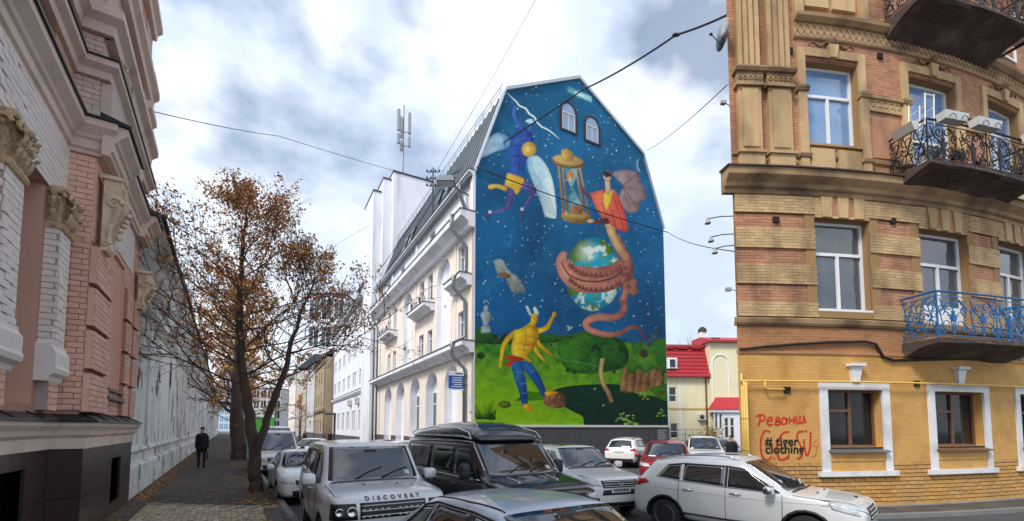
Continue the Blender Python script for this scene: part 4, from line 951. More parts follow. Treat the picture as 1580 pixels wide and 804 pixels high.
# entablature and its dark tin
b = MB(); EN = [(-.1, 6.9), (.02, 6.9), (.02, 6.96), (.06, 6.99), (.06, 7.14), (.1, 7.17), (.12, 7.22), (.2, 7.3), (.24, 7.34), (.24, 7.46), (-.1, 7.5)]; wrap(b, EN); LF.mould(b, 3.8, 5.2, [(a + .13, z - .003) for a, z in EN]); LF.mould(b, END - .1, 1.3, [(a + .13, z - .003) for a, z in EN]); b.build('entablature', MOLD, lh)
b = MB(); wrap(b, [(-.1, 7.503), (.28, 7.465), (.28, 7.5), (-.1, 7.62)]); LF.mould(b, 3.75, 5.25, [(-.0, 7.51), (.42, 7.466), (.42, 7.506), (-.0, 7.625)]); LF.mould(b, END - .15, 1.35, [(-.0, 7.51), (.42, 7.466), (.42, 7.506), (-.0, 7.625)]); b.build('entablature_tin', FLASH, lh)
# upper storeys
b = MB(); LF.wall(b, 5.05, NEAR, 7.5, 13.2, RC, [(6.1, 7.2, 8.2, 10.6)], .4, 0, 1); LB(b, END, 5.05, -.3, -.06, 7.5, 17, 0); LB(b, 5.03, 5.049, RC - .02, -.062, 7.5, 17, 0); b.build('upper_wall', [JOINT, PINK], lh, fix=False)
window(LF, 6.1, 7.2, 8.2, 10.6, RC - .35, lh, MATS['bronze_window_frame'], GLASS_DK, (.5,), fw=.07, transom=.7)
laid(brick_rects(5.07, 9.3, 7.62, 10.9, .26, .085, .011, [(6.0, 7.3, 8.1, 10.7)]), RC, PINKB, 0)
lay_bricks(RFm, brick_rects(0, -RC - .06, 7.72, 8.28, .26, .085, .011), 0, PROUD, GBRK, lh, singles=0)
lay_bricks(RFm, brick_rects(0, -RC - .06, 8.62, 9.1, .26, .085, .011), 0.0, PROUD, GBRK, lh)
lay_bricks(RFm, brick_rects(0, -RC - .06, 9.6, 15, .26, .085, .011), 0, PROUD, GBRK, lh)
laid(brick_rects(1.4, 5.04, 7.62, 15, .26, .085, .011, [(2, 3.6, 8, 12)]), -.06, GBRK, 0)
def band(z, h, out, name='string_course'):
    b = MB(); wrap(b, [(-.1, z), (out * .4, z), (out * .5, z + h * .4), (out * .9, z + h * .6), (out, z + h * .65), (out, z + h), (-.1, z + h)]); b.build(name, MOLD, lh)
b = MB(); wrap(b, [(-.1, 7.62), (.05, 7.62), (.05, 7.7), (-.1, 7.72)]); b.build('pedestal_base', mat('pale_stone', S(196, 188, 184), .8, .08), lh)
band(8.3, .3, .2); band(9.12, .42, .24); band(10.7, .4, .2); band(12.6, .4, .2)
b = MB(); wrap(b, [(-.1, 8.603), (.23, 8.603), (.23, 8.628), (-.1, 8.7)]); b.build('string_tin', FLASH, lh)
b = MB(); LB(b, 3.9, 5.04, -.06, .1, 7.63, 8.29); b.build('upper_pedestal', GBRK, lh)
# corner pilaster at the far end with stacked mouldings
b = MB(); LB(b, END, 1.35, -.3, -.02, 7.6, 17); b.build('corner_pilaster', WJOINT, lh)
laid(brick_rects(END + .01, 1.34, 7.65, 16, .26, .085, .011), -.02, GBRK, 0)
q = Frame(LF.P(1.35, 0, 0), math.atan2(.541, .841), side=1); lay_bricks(q, brick_rects(-.055, -.025, 7.65, 16, .26, .085, .011), 0, PROUD, GBRK, lh)
for z, h, o_ in ((8.6, .35, .12), (9.3, .35, .15), (10.0, .35, .17), (10.75, .4, .2)):
    b = MB(); LF.mould(b, END - .02, 1.42, [(-.2, z), (-.01, z), (o_ * .4, z + h * .35), (o_, z + h * .6), (o_, z + h), (-.2, z + h + .05)]); b.build('pilaster_moulding', MOLD, lh)
b = MB(); LB(b, 1.37, 1.7, -.3, -.03, 7.6, 16); b.build('pilaster_strip', mat('salmon_smooth', S(206, 140, 112), .8, .06), lh)
for i in range(5):
    b = MB(); z = 7.75 + i * .0; c = LF.P(1.8 + i * .42, .04, 7.98); b.lathe([(.05, 0), (.09, .12), (.1, .25), (.05, .42), (.045, .5), (.08, .58)], c, n=8); b.build('baluster', MOLD, lh)
for u in (2.6, 3.2):
    b = MB(); b.ball(LF.P(u + 1.3, .12, 9.0), .1, .1, .14, 8, 6); b.ball(LF.P(u + 1.4, .14, 8.8), .08, .08, .1, 8, 6); b.build('ornament', GOLD, lh)
# ================================================================== long peeling wall
WALLP = mat('peeling_whitewash', S(226, 230, 232), .9, .16, .8, .4, 14, stain=S(112, 108, 104), stain_amt=.55, stain_scale=(1, 1, .3))
def peel(m, col, lo, hi, sc, stretch):
    t = m.node_tree; N = t.nodes; L = t.links; b_ = N['Principled BSDF']; src = b_.inputs['Base Color'].links[0].from_socket
    tcn = N.new('ShaderNodeTexCoord'); mpn = N.new('ShaderNodeMapping'); mpn.inputs['Scale'].default_value = stretch; n = N.new('ShaderNodeTexNoise'); n.inputs['Scale'].default_value = sc; n.inputs['Detail'].default_value = 9; n.inputs['Roughness'].default_value = .62
    L.new(tcn.outputs['Object'], mpn.inputs[0]); L.new(mpn.outputs[0], n.inputs['Vector']); r = N.new('ShaderNodeMapRange'); L.new(n.outputs[0], r.inputs[0]); r.inputs[1].default_value = lo; r.inputs[2].default_value = hi
    x = N.new('ShaderNodeMix'); x.data_type = 'RGBA'; L.new(r.outputs[0], x.inputs[0]); L.new(src, x.inputs[6]); x.inputs[7].default_value = col + (1,); L.new(x.outputs[2], b_.inputs['Base Color'])
peel(WALLP, S(74, 68, 66), .575, .60, 1.5, (1, 1, .45)); peel(WALLP, S(150, 120, 104), .66, .68, 2.6, (1, 1, .6))
OLDST = mat('weathered_cornice', S(206, 208, 208), .9, .2, .9, .4, 20, stain=S(96, 94, 92), stain_amt=.75, stain_scale=(.6, .6, 1.2))
wl = thing('perimeter_wall', 'long tall whitewashed wall with peeling paint and heavy cornice along the left pavement', 'wall', st(-2.15, 15, .2))
WF = Frame(st(-2.2, 14.82), math.atan2(SF.y, SF.x), side=1)
b = MB(); LEN = 150
WF.box(b, 0, LEN, -1, -.0, 0, 6.4)
b.build('wall_face', WALLP, wl)
b = MB(); WF.mould(b, 0, LEN, [(-.1, 0), (.12, 0), (.12, 1.05), (.08, 1.12), (-.1, 1.16)]); b.build('wall_base', WALLP, wl)
b = MB(); WF.mould(b, .0, LEN, [(-.1, 1.45), (.07, 1.45), (.1, 1.5), (.07, 1.6), (-.1, 1.63)]); b.build('base_course', WALLP, wl)
b = MB(); WF.mould(b, 0, LEN, [(-.1, 5.5), (.06, 5.5), (.1, 5.58), (.16, 5.62), (.2, 5.7), (.2, 5.8), (-.1, 5.85)]); WF.mould(b, 0, LEN, [(-.1, 6.35), (.1, 6.4), (.34, 7.3), (.42, 7.36), (.42, 7.52), (.5, 7.6), (.55, 7.75), (-.9, 7.85)]); b.build('wall_cornice', OLDST, wl)
b = MB(); WF.mould(b, -.02, LEN, [(-1.1, 7.86), (.62, 7.76), (.64, 7.82), (-.2, 8.2), (-1.1, 7.95)]); b.build('coping', mat('rusty_dark_tin', S(44, 46, 46), .7, .25, 2), wl)
for i in range(22):
    b = MB(); u = 3.5 + i * 6.5; WF.box(b, u, u + .55, -.02, .05, 1.63, 5.5); b.build('wall_pilaster', WALLP, wl)
    b = MB(); WF.mould(b, u - .05, u + .6, [(-.1, 5.86), (.1, 5.86), (.3, 6.9), (.3, 7.2), (-.1, 7.2)]); b.build('wall_bracket', OLDST, wl)
# ================================================================== ochre apartment house on the right
RF = Frame((5.88, 11.45), 0, bend=lambda u: R(2 + 1.9 * min(max(u, 0), 11)), side=1, length=18)
uz = RF.uz
YEL = mat('ochre_painted_brick', S(204, 156, 90), .8, .14, 1.3, .4, 40, rand=.15, stain=S(150, 100, 52), stain_amt=.6, stain_scale=(.8, .8, .5))
YJ = mat('dark_mortar', S(44, 32, 26), .95, .2, 3); YW = mat('ochre_paint', S(204, 156, 88), .8, .16, 1.0, .5, 20, stain=S(158, 108, 56), stain_amt=.6, stain_scale=(.7, .7, .7))
TANB = mat('tan_brick', S(192, 162, 118), .85, .16, 1.1, .3, 45, rand=.14, stain=S(96, 74, 56), stain_amt=.6, lo=.46, stain_scale=(.9, .9, .35))
ROSE = mat('rose_brick', S(180, 130, 100), .85, .16, 1.1, .3, 45, rand=.15, stain=S(96, 68, 54), stain_amt=.6, lo=.46, stain_scale=(.9, .9, .35))
TJ = mat('tan_mortar', S(150, 118, 78), .9, .1); RJ = mat('rose_mortar', S(128, 82, 60), .9, .1)
BROWN = mat('brown_stained_render', S(172, 124, 84), .9, .16, 1.2, .35, 30, stain=S(92, 66, 48), stain_amt=.7, stain_scale=(.4, .4, 1.5))
STONE = mat('tan_moulding', S(172, 142, 104), .85, .12, 1.4, .3, 35, stain=S(72, 56, 44), stain_amt=.8, lo=.44, stain_scale=(.5, .5, .8))
DIRT = mat('blackened_concrete', S(72, 60, 56), .95, .35, 1.6, .7, 14, stain=S(128, 106, 92), stain_amt=.6, stain_scale=(1.2, 1.2, 1.2))
WPAINT = mat('white_painted_surround', S(222, 222, 222), .75, .08, 2, .4, 30, stain=S(160, 156, 150), stain_amt=.5, stain_scale=(1, 1, 1))
UEND = 12.6
rh = thing('apartment_house', 'old ochre and brown brick apartment house with balconies on the right', 'building', RF.P(5, 0, 0))
def RB(mb, *a): RF.box(mb, *a)
def zat(y, x=1210): return uz(x, y)[1]
z_pt = zat(545); z_s0, z_s1 = zat(503), zat(492); z_c0, z_c1 = zat(302), zat(268)
Z2 = zat(262)
# window openings from the photograph, on the wall plane
def rect(x0, y0, x1, y1, d=0.):
    xm, ym = (x0 + x1) / 2, (y0 + y1) / 2
    return [uz(x0, ym, d)[0], uz(x1, ym, d)[0], uz(xm, y1, d)[1], uz(xm, y0, d)[1]]
G1 = rect(1277, 602, 1360, 690); G2 = rect(1441, 597, 1516, 681); G3 = [G2[0] + (G2[0] - G1[0]) + .28, G2[1] + (G2[0] - G1[0]) + .28, G2[2], G2[3]]
F1 = rect(1259, 341, 1341, 478); F2 = rect(1421, 349, 1494, 522); F3 = [F2[0] + (F2[0] - F1[0]), F2[1] + (F2[0] - F1[0]), F1[2], F1[3]]
H1 = rect(1243, 99, 1324, 222); H2 = rect(1401, 112, 1473, 238); H3 = [H2[0] + (H2[0] - H1[0]), H2[1] + (H2[0] - H1[0]), H1[2], H1[3]]
F2[3] = F1[3] - .05; F2[2] = z_s1 + .05; H2[2] = Z2 + .15; H2[3] = H1[3]; G2[2:] = G1[2:]; G3[2:] = G1[2:]
FB_ = z_s1 + .02
b = MB()
RF.wall(b, 0, UEND, 0, z_pt, 0, [G1, G2, G3], .3, 2, 3)
RF.wall(b, 0, UEND, z_pt, z_s0, 0, [], .3, 4)
RF.wall(b, 0, UEND, z_s0, z_c0 + .3, 0, [F1, F2, F3], .3, 1, 0)
RF.wall(b, 0, UEND, z_c0 + .3, 16.5, 0, [H1, H2, H3], .35, 1, 0)
b.build('street_wall', [TJ, RJ, YJ, YW, BROWN], rh, fix=False)
# rest of the block: side wall going away from the street and the back
b = MB(); c0 = RF.P(0, 0, 0); c1 = RF.P(UEND, 0, 0); sd_ = Vector((.6, .8, 0)).normalized(); e0 = c0 + sd_ * 14; e1 = c1 + Vector((3, 12, 0))
up = Vector((0, 0, 16.5))
for a, c in ((c0, e0), (e0, e1), (e1, c1)): b.add([a, c, c + up, a + up], [(0, 1, 2, 3)])
b.add([c0 + up, c1 + up, e1 + up, e0 + up], [(0, 1, 2, 3)])
b.build('side_wall', YW, rh, fix=False)
# ground floor brick: the lower courses show one by one, above they are painted over
zb_ = zat(690, 1240)
gh = [[g[0] - .2, g[1] + .2, g[2] - .62, g[3] + .2] for g in (G1, G2, G3)]
lo_ = brick_rects(.0, UEND, .12, G1[2] - .35, .29, .084, .02, gh)
ZS = max(r[3] for r in lo_) + .003; lay_bricks(RF, lo_, 0, .007, YEL, rh, singles=300)
hi_ = brick_rects(.0, UEND, ZS, z_pt - .01, .25, .07, .005, gh)
lay_bricks(RF, hi_, .004, .014, mat('ochre_painted_brick_sealed', S(204, 156, 88), .8, .16, 1.3, .4, 40, rand=.04, stain=S(158, 108, 56), stain_amt=.6, stain_scale=(.8, .8, .5)), rh)
b = MB(); RF.wall(b, 0, UEND, ZS, z_pt - .012, .013, gh, .005, 0); b.build('paint_skin', YW, rh, fix=False)
b = MB(); RB(b, 0, UEND, -.02, .035, 0, .12); b.build('footing', CONC, rh)
# ground floor window surrounds with keystones, aprons and sills
BW = mat('brown_old_window', S(112, 78, 56), .6, .2, 4); CURT = mat('window_glass_interior', S(30, 32, 32), .07, .8, 3.5, .05, 2, ior=1.36)
for i, g in enumerate((G1, G2, G3)):
    b = MB(); u0, u1, z0, z1 = g; zb2 = z0 - .62; D0, D1 = -.01, .06; s = .24
    RB(b, u0 - s, u0 - .01, D0, D1, zb2, z1 + .2); RB(b, u1 + .01, u1 + s, D0, D1, zb2, z1 + .2); RB(b, u0 - .01, u1 + .01, D0, D1 - .002, z1 + .005, z1 + .2)
    b.build('window_surround', WPAINT, rh)
    b = MB(); RB(b, u0 - s - .12, u1 + s + .12, D0, D1 + .05, zb2 - .13, zb2 - .003); b.build('surround_base', WPAINT, rh)
    b = MB(); um = (u0 + u1) / 2; P_ = RF.P
    b.hexa([P_(um - .1, 0, z1 + .21), P_(um + .1, 0, z1 + .21), P_(um + .1, .1, z1 + .21), P_(um - .1, .1, z1 + .21), P_(um - .16, 0, z1 + .62), P_(um + .16, 0, z1 + .62), P_(um + .16, .14, z1 + .62), P_(um - .16, .14, z1 + .62)]); RB(b, um - .22, um + .22, 0, .2, z1 + .623, z1 + .7); b.build('keystone', WPAINT, rh)
    b = MB(); RB(b, u0 - .02, u1 + .02, D0, .07, z0 - .36, z0 - .1); b.build('apron', YW, rh)
    b = MB(); RF.mould(b, u0 - .06, u1 + .06, [(-.2, z0 + .01), (.18, z0 - .1), (.18, z0 - .13), (-.2, z0 - .05)]); b.build('sill', ZINC if i == 0 else BW, rh)
    b = MB(); RB(b, u0 - .02, u1 + .02, -.02, .05, zb2, z0 - .362); b.build('apron_panel', YW, rh)
    w = window(RF, u0, u1, z0, z1, -.22, rh, BW, CURT, (.52,), fw=.055)
    b = MB(); RB(b, u0 + .06, u0 + (u1 - u0) * .5, -.2, -.175, z0 + (z1 - z0) * .62, z0 + (z1 - z0) * .66); b.build('glazing_bar', BW, w)
# brown band, ledges
b = MB(); RF.mould(b, -.05, UEND, [(-.05, z_s0), (.06, z_s0), (.1, z_s0 + .06), (.12, z_s1 - .02), (.0, z_s1 + .04)]); b.build('string_course', STONE, rh)
b = MB(); RF.mould(b, 0, UEND, [(-.05, z_pt - .02), (.05, z_pt - .02), (.05, z_pt + .05), (-.05, z_pt + .08)]); b.build('paint_line_ledge', BROWN, rh)
lay_bricks(RF, brick_rects(0, UEND, z_pt + .06, z_s0 - .02, .25, .07, .006), 0, .008, mat('brown_brick', S(172, 122, 82), .9, .14, 1.2, .3, 40, rand=.08, stain=S(96, 70, 50), stain_amt=.6, stain_scale=(.4, .4, 1.3)), rh)
# first floor: alternating tan bands and rose panels
ys = [(330, 353), (384, 409), (439, 467)]
zb = [(zat(b_), zat(a_)) for a_, b_ in ys]
piers = [(0.02, F1[0] - .02), (F1[1] + .02, F2[0] - .02), (F2[1] + .02, F3[0] - .02), (F3[1] + .02, UEND)]
tan, rose, tb = [], [], MB()
for (u0, u1) in piers:
    lv = [(z_s1 + .05, zb[2][0]), (zb[2][1], zb[1][0]), (zb[1][1], zb[0][0]), (zb[0][1], z_c0)]
    for z0, z1 in lv: RB(tb, u0, u1, 0, .05, z0, z1); tan += brick_rects(u0, u1, z0 + .004, z1 - .003, .25, .07, .008)
    for z0, z1 in zb:
        a = u0 + (.0 if u0 < .1 else .28); c = u1 - .28
        rose += brick_rects(a, c, z0, z1, .25, .07, .008)
        for x0, x1 in ((c, u1),) + (((u0, a),) if a > u0 else ()): RB(tb, x0, x1, 0, .03, z0 + .001, z1 - .001)
for f in (F1, F2, F3):
    RB(tb, f[0] - .02, f[1] + .02, 0, .048, f[3] + .02, z_c0); tan += brick_rects(f[0] - .02, f[1] + .02, f[3] + .03, z_c0 - .003, .25, .07, .008)
    if f is not F2: RB(tb, f[0] - .02, f[1] + .02, 0, .046, z_s1 + .05, f[2] - .06)
tb.build('rusticated_band', TJ, rh, kind='stuff')
lay_bricks(RF, tan, .05, .008, TANB, rh); lay_bricks(RF, rose, 0, .008, ROSE, rh)
b = MB()
for f in (F1, F2, F3):
    um = (f[0] + f[1]) / 2
    for k, (a0, a1) in enumerate(((-.13, .13), (-.62, -.36), (.36, .62))):
        P_ = RF.P; q = MB(); sl_ = .04 * (1 if k == 0 else 1)
        q.hexa([P_(um + a0, 0, f[3] + .04), P_(um + a1, 0, f[3] + .04), P_(um + a1, .1, f[3] + .04), P_(um + a0, .1, f[3] + .04), P_(um + a0 - sl_, 0, z_c0 - .02), P_(um + a1 + sl_, 0, z_c0 - .02), P_(um + a1 + sl_, .1, z_c0 - .02), P_(um + a0 - sl_, .1, z_c0 - .02)]); q.build('keystone', TANB, rh)
    for a0 in (-.33, .17):
        q = MB(); RB(q, um + a0, um + a0 + .16, .04, .063, f[3] + .1, z_c0 - .04); q.build('rose_panel', ROSE, rh)
window(RF, F1[0], F1[1], F1[2], F1[3], -.2, rh, PVC, GLASS_MID, (.5,), fw=.07, transom=.64, sill=(.24, PVC))
wdoor = window(RF, F2[0], F2[1], F2[2], F2[3], -.2, rh, PVC, GLASS_MID, (.5,), fw=.07, transom=.66)
b = MB(); RB(b, F2[0] + .08, F2[1] - .08, -.19, -.15, F2[2], F2[2] + .55); b.build('door_panel', PVC, wdoor)
window(RF, F3[0], F3[1], F3[2], F3[3], -.2, rh, PVC, GLASS_MID, (.5,), fw=.07, transom=.64)
# main cornice
b = MB(); RF.mould(b, -.28, UEND, [(-.05, z_c0), (.08, z_c0), (.1, z_c0 + .1), (.17, z_c0 + .14), (.2, z_c0 + .24), (.32, z_c0 + .34), (.36, z_c0 + .38), (.38, z_c1 - .06), (-.05, z_c1 - .02)]); b.build('cornice', STONE, rh)
b = MB(); RF.mould(b, -.32, UEND, [(-.05, z_c1 - .017), (.42, z_c1 - .057), (.42, z_c1 - .02), (-.05, z_c1 + .04)]); b.build('cornice_tin', mat('cornice_tin_brown', S(70, 58, 50), .6, .2, 2), rh)
# second floor: rose brick with tan pilasters, surrounds and friezes
hh = [[h[0] - .02, h[1] + .02, h[2] - .02, h[3] + .02] for h in (H1, H2, H3)]
lay_bricks(RF, brick_rects(0, UEND, Z2, 15.5, .25, .07, .008, hh), 0, .008, ROSE, rh)
zA, zB, zC, zD = zat(240), zat(140), zat(118), zat(-40)
def pil(x0, x1, d=.16):
    u0, u1 = uz(x0, 190)[0], uz(x1, 190)[0]
    b = MB(); RB(b, u0, u1, 0, d, Z2 - .02, zA); RB(b, u0 + .03, u1 - .03, 0, d - .03, zA, zB); RB(b, u0 - .04, u1 + .04, 0, d + .05, zA - .06, zA + .002); b.build('pilaster', TANB, rh)
    b = MB(); RB(b, u0 + .12, u1 - .12, d - .03, d + .0, zA + .12, zB - .1); b.build('pilaster_panel', TANB, rh)
    b = MB(); RB(b, u0 - .02, u1 + .02, 0, d, zB, zC); RF.mould(b, u0 - .08, u1 + .08, [(0, zC - .07), (d + .06, zC - .05), (d + .1, zC + .02), (d + .1, zC + .06), (0, zC + .08)]); RF.mould(b, u0 - .05, u1 + .05, [(0, zB - .04), (d + .05, zB - .04), (d + .05, zB + .02), (0, zB + .02)]); b.build('pilaster_capital', STONE, rh)
    q = MB(); n_ = 5
    for i in range(n_):
        uu = u0 + (i + .5) * (u1 - u0) / n_; pts = [RF.P(uu + .05 * math.cos(a_), d + .012, (zB + zC) / 2 - .02 + .05 * math.sin(a_)) for a_ in [math.pi * k / 6 for k in range(13)]]; q.tube(pts, .014, 4)
    q.build('frieze', STONE, rh, kind='stuff')
    b = MB(); RB(b, u0 + .02, u1 - .02, 0, d - .05, zC + .08, zD); b.build('fluted_shaft', TJ, rh)
    for k in range(4):
        w_ = (u1 - u0 - .04); a_ = u0 + .02 + w_ * k / 4 + .025; b = MB(); RB(b, a_, a_ + w_ / 4 - .05, d - .055, d, zC + .12, zD); b.build('flute', TANB, rh)
pil(1135, 1173); pil(1181, 1219)
zsill = zat(222)
def surround(h, lab):
    u0, u1, z0, z1 = h; s = .26
    b = MB(); RB(b, u0 - s, u0 - .01, 0, .09, Z2, zB - .02); RB(b, u1 + .01, u1 + s, 0, .09, Z2, zB - .02); RB(b, u0 - s + .03, u0 - .01, 0, .07, zB - .02, z1 + .36); RB(b, u1 + .01, u1 + s - .03, 0, .07, zB - .02, z1 + .36); RB(b, u0 - .01, u1 + .01, 0, .068, z1 + .12, z1 + .358); b.build('window_surround', TANB, rh)
    for a, c in ((u0 - s - .05, u0 + .03), (u1 - .03, u1 + s + .05)):
        b = MB(); RF.mould(b, a, c, [(0, zB - .05), (.12, zB - .03), (.16, zB + .05), (.16, zB + .1), (0, zB + .12)]); b.build('surround_capital', STONE, rh)
        b = MB(); RF.mould(b, a, c, [(0, Z2 + .32), (.12, Z2 + .34), (.15, Z2 + .42), (0, Z2 + .44)]); b.build('surround_base', STONE, rh)
    um = (u0 + u1) / 2; b = MB(); P_ = RF.P
    b.hexa([P_(um - .1, 0, z1 + .1), P_(um + .1, 0, z1 + .1), P_(um + .1, .13, z1 + .1), P_(um - .1, .13, z1 + .1), P_(um - .15, 0, z1 + .45), P_(um + .15, 0, z1 + .45), P_(um + .15, .15, z1 + .45), P_(um - .15, .15, z1 + .45)]); b.build('keystone', TANB, rh)
    b = MB()
    for sg in (-1, 1):
        pts = [P_(um + sg * (.08 + .09 * i), .07, z1 + .5 + .07 * math.sin(i * 1.4) - .01 * i) for i in range(8)]; b.tube(pts, [.05 - .005 * i for i in range(8)], 5)
    b.ball(P_(um, .1, z1 + .58), .11, .08, .13, 8, 6); b.build('garland', mat('dark_weathered_ornament', S(112, 84, 62), .9, .25, 4), rh)
for h in (H1, H2, H3): surround(h, '')
for h in (H1, H3):
    u0, u1 = h[0], h[1]; b = MB(); RF.mould(b, u0 - .05, u1 + .05, [(-.2, h[2] - .02), (.08, h[2] - .06), (.08, h[2] - .12), (-.2, h[2] - .12)]); b.build('sill', STONE, rh)
    for a, c in ((u0 + .05, (u0 + u1) / 2 - .06), ((u0 + u1) / 2 + .06, u1 - .05)):
        b = MB(); RB(b, a, c, 0, .07, Z2 + .06, h[2] - .2); b.build('apron_panel', TANB, rh)
b = MB(); RF.mould(b, 0, UEND, [(0, Z2 + .36), (.05, Z2 + .36), (.07, Z2 + .42), (0, Z2 + .45)]); b.build('apron_string', STONE, rh)
# friezes with a key pattern between the windows
for (a, c) in ((H1[1] + .3, H2[0] - .3), (H2[1] + .3, H3[0] - .3)):
    b = MB(); RB(b, a, c, 0, .04, zB - .3, zB - .02); RF.mould(b, a, c, [(0, zB - .02), (.1, zB), (.12, zB + .06), (0, zB + .1)]); RB(b, a, c, 0, .06, zB - .36, zB - .302); b.build('key_frieze', TANB, rh)
    q = MB(); n_ = 5; w_ = (c - a) / n_
    for i in range(n_):
        x0 = a + i * w_; zz0 = zB - .27; h_ = .2
        key = [(0, 0), (0, 1), (.8, 1), (.8, .3), (.4, .3), (.4, .62)]
        pts = [RF.P(x0 + w_ * (.08 + p_ * .95), .045, zz0 + h_ * r_) for p_, r_ in key]
        for p_, r_ in zip(pts, pts[1:]): q.tube([p_, r_], .016, 4)
    q.build('key_pattern', STONE, rh, kind='stuff')
    b = MB(); RB(b, a + .1, c - .1, .008, .03, Z2 + .55, zB - .5); b.build('rose_panel', ROSE, rh)
# string with woven frieze above the windows and panels over it
zE, zF = zat(56), zat(30)
b = MB(); u0 = uz(1222, 40)[0]
RF.mould(b, u0, UEND, [(0, zE - .06), (.06, zE - .04), (.08, zE), (.08, zE + .02), (0, zE + .03)]); RF.mould(b, u0, UEND, [(0, zF - .1), (.1, zF - .08), (.2, zF), (.22, zF + .08), (0, zF + .14)]); RB(b, u0, UEND, 0, .05, zE + .03, zF - .1); b.build('upper_string', STONE, rh)
q = MB()
for i in range(int((UEND - u0) / .2)):
    uu = u0 + .1 + i * .2; h_ = (zF - zE - .16) / 2; zc_ = (zE + zF) / 2 - .03
    q.tube([RF.P(uu - .09, .06, zc_ - h_), RF.P(uu + .09, .06, zc_ + h_)], .016, 4); q.tube([RF.P(uu - .09, .06, zc_ + h_), RF.P(uu + .09, .06, zc_ - h_)], .016, 4)
q.build('woven_frieze', STONE, rh, kind='stuff')
for i in range(2):
    a = uz(1238 + 42 * i, 5)[0]; b = MB(); RB(b, a, a + .72, 0, .09, zat(10), zat(-12)); b.build('apron_panel', TANB, rh)
for x in (1222, 1322):
    a = uz(x, 10)[0]; b = MB(); RB(b, a, a + .25, 0, .12, zF + .14, 15); b.build('pier', TANB, rh)
window(RF, H1[0], H1[1], H1[2], H1[3], -.22, rh, PVC, GLASS_SKY, (.52,), fw=.07, transom=.64)
window(RF, H2[0], H2[1], H2[2], H2[3], -.22, rh, PVC, GLASS_SKY, (.5,), fw=.07, transom=.42)
window(RF, H3[0], H3[1], H3[2], H3[3], -.22, rh, PVC, GLASS_SKY, (.5,), fw=.07, transom=.64)
T3 = [H3[0] + .1, H3[1] + .1, zat(45), 15.0]; b = MB()
w = window(RF, T3[0], T3[1], zF + .55, 15.2, .02, rh, PVC, GLASS_SKY, (.5,), fw=.07)
# small square vents
for x, y in ((1196, 340), (1376, 342), (1217, 80), (1356, 88), (1412, 592), (1213, 602)):
    u, z = uz(x, y); b = MB(); RB(b, u - .08, u + .08, .0, .062, z - .08, z + .08); o = b.build('vent', mat('vent_hole', S(34, 22, 20), .9, .1), rh)
# yellow gas pipe along the front and a stub with a valve; pipes at the corner
GASP = mat('yellow_pipe_paint', S(222, 184, 92), .45, .08)
b = MB(); zp = uz(1200, 588, .16)[1]; b.tube([RF.P(-.05 + i * .45, .17, zp) for i in range(27)], .028, 8)
o = b.build('gas_pipe', GASP, smooth=True); tag(o, 'yellow gas pipe running level across the ochre ground floor', 'pipe')
b = MB(); u1, zq = uz(1213, 601, .1); u2 = uz(1174, 600)[0]
b.tube([RF.P(u2, .17, zp), RF.P(u2, .17, zq + .06), RF.P(u2 + .05, .17, zq), RF.P(u1 - .1, .16, zq), RF.P(u1, .02, zq)], .024, 8); o2 = b.build('pipe_branch', GASP, o, smooth=True)
b = MB()
for k in range(3): b.tube([RF.P(.02 + .0 * k, .1 + .1 * k, 0.05), RF.P(.02, .1 + .1 * k, zp + (.2 if k == 0 else -.02 * k))], .03, 8)
for z in (.9, 1.6, 2.4): b.tube([RF.P(.02, .02, z), RF.P(.02, .34, z)], .025, 6)
tag(b.build('riser_pipes', GASP, smooth=True), 'yellow gas risers standing at the house corner', 'pipe')
# black cable sagging along the brown band
c_pts = [(1141, 539), (1180, 535), (1230, 531), (1280, 528), (1335, 527), (1350, 531), (1356, 541), (1362, 551), (1378, 556), (1420, 555), (1500, 553), (1578, 551)]
b = MB(); b.tube([RF.P(uz(x, y, .05)[0], .07, uz(x, y, .07)[1]) for x, y in c_pts], .035, 6); tag(b.build('wall_cable', CABLE, smooth=True), 'thick black cable dipping along the brown band under the blue balcony', 'cable')
# graffiti: sprayed strokes and stencilled words
SPRAY = mat('red_spray_paint', S(196, 48, 22), .7, .15, 6); STEN = mat('black_stencil_paint', S(18, 18, 18), .7, .1)
def spray(name, label, strokes, w=.022, m=SPRAY, grp=None):
    b = MB(); d = .024
    for s_ in strokes:
        s_ = smooth(s_, 5); pp = [uz(x, y, d) for x, y in s_]
        L_, R_ = [], []
        for i, (u, z) in enumerate(pp):
            a, c = pp[max(i - 1, 0)], pp[min(i + 1, len(pp) - 1)]; l = math.hypot(c[0] - a[0], c[1] - a[1]) + 1e-6; nx, nz = -(c[1] - a[1]) / l * w, (c[0] - a[0]) / l * w
            L_.append(RF.P(u + nx, d + .002, z + nz)); R_.append(RF.P(u - nx, d + .002, z - nz))
        n_ = len(L_); b.add(L_ + R_, [(i, i + 1, n_ + i + 1, n_ + i) for i in range(n_ - 1)])
    o = b.build(name, m); tag(o, label, 'graffiti', grp); return o
K = lambda *p: [(1120 + x / 2.6457, 500 + y / 2.6447) for x, y in p]
spray('graffiti_word', 'word sprayed in red handwriting above the black stencil', [
    K((132, 418), (138, 395), (140, 376)), K((124, 378), (142, 370), (158, 376), (156, 390), (140, 398)),
    K((172, 398), (188, 392), (186, 382), (174, 384), (168, 400), (176, 412), (192, 408)),
    K((202, 412), (206, 385), (216, 382), (218, 392), (206, 397), (220, 400), (218, 411), (203, 412)),
    K((246, 386), (234, 384), (227, 398), (232, 409), (246, 404), (248, 384), (248, 408)),
    K((260, 380), (260, 408)), K((260, 396), (276, 392)), K((278, 378), (278, 406)),
    K((288, 374), (288, 400), (300, 402), (302, 374)), K((302, 400), (316, 402), (318, 374), (324, 398), (330, 400))], .024)
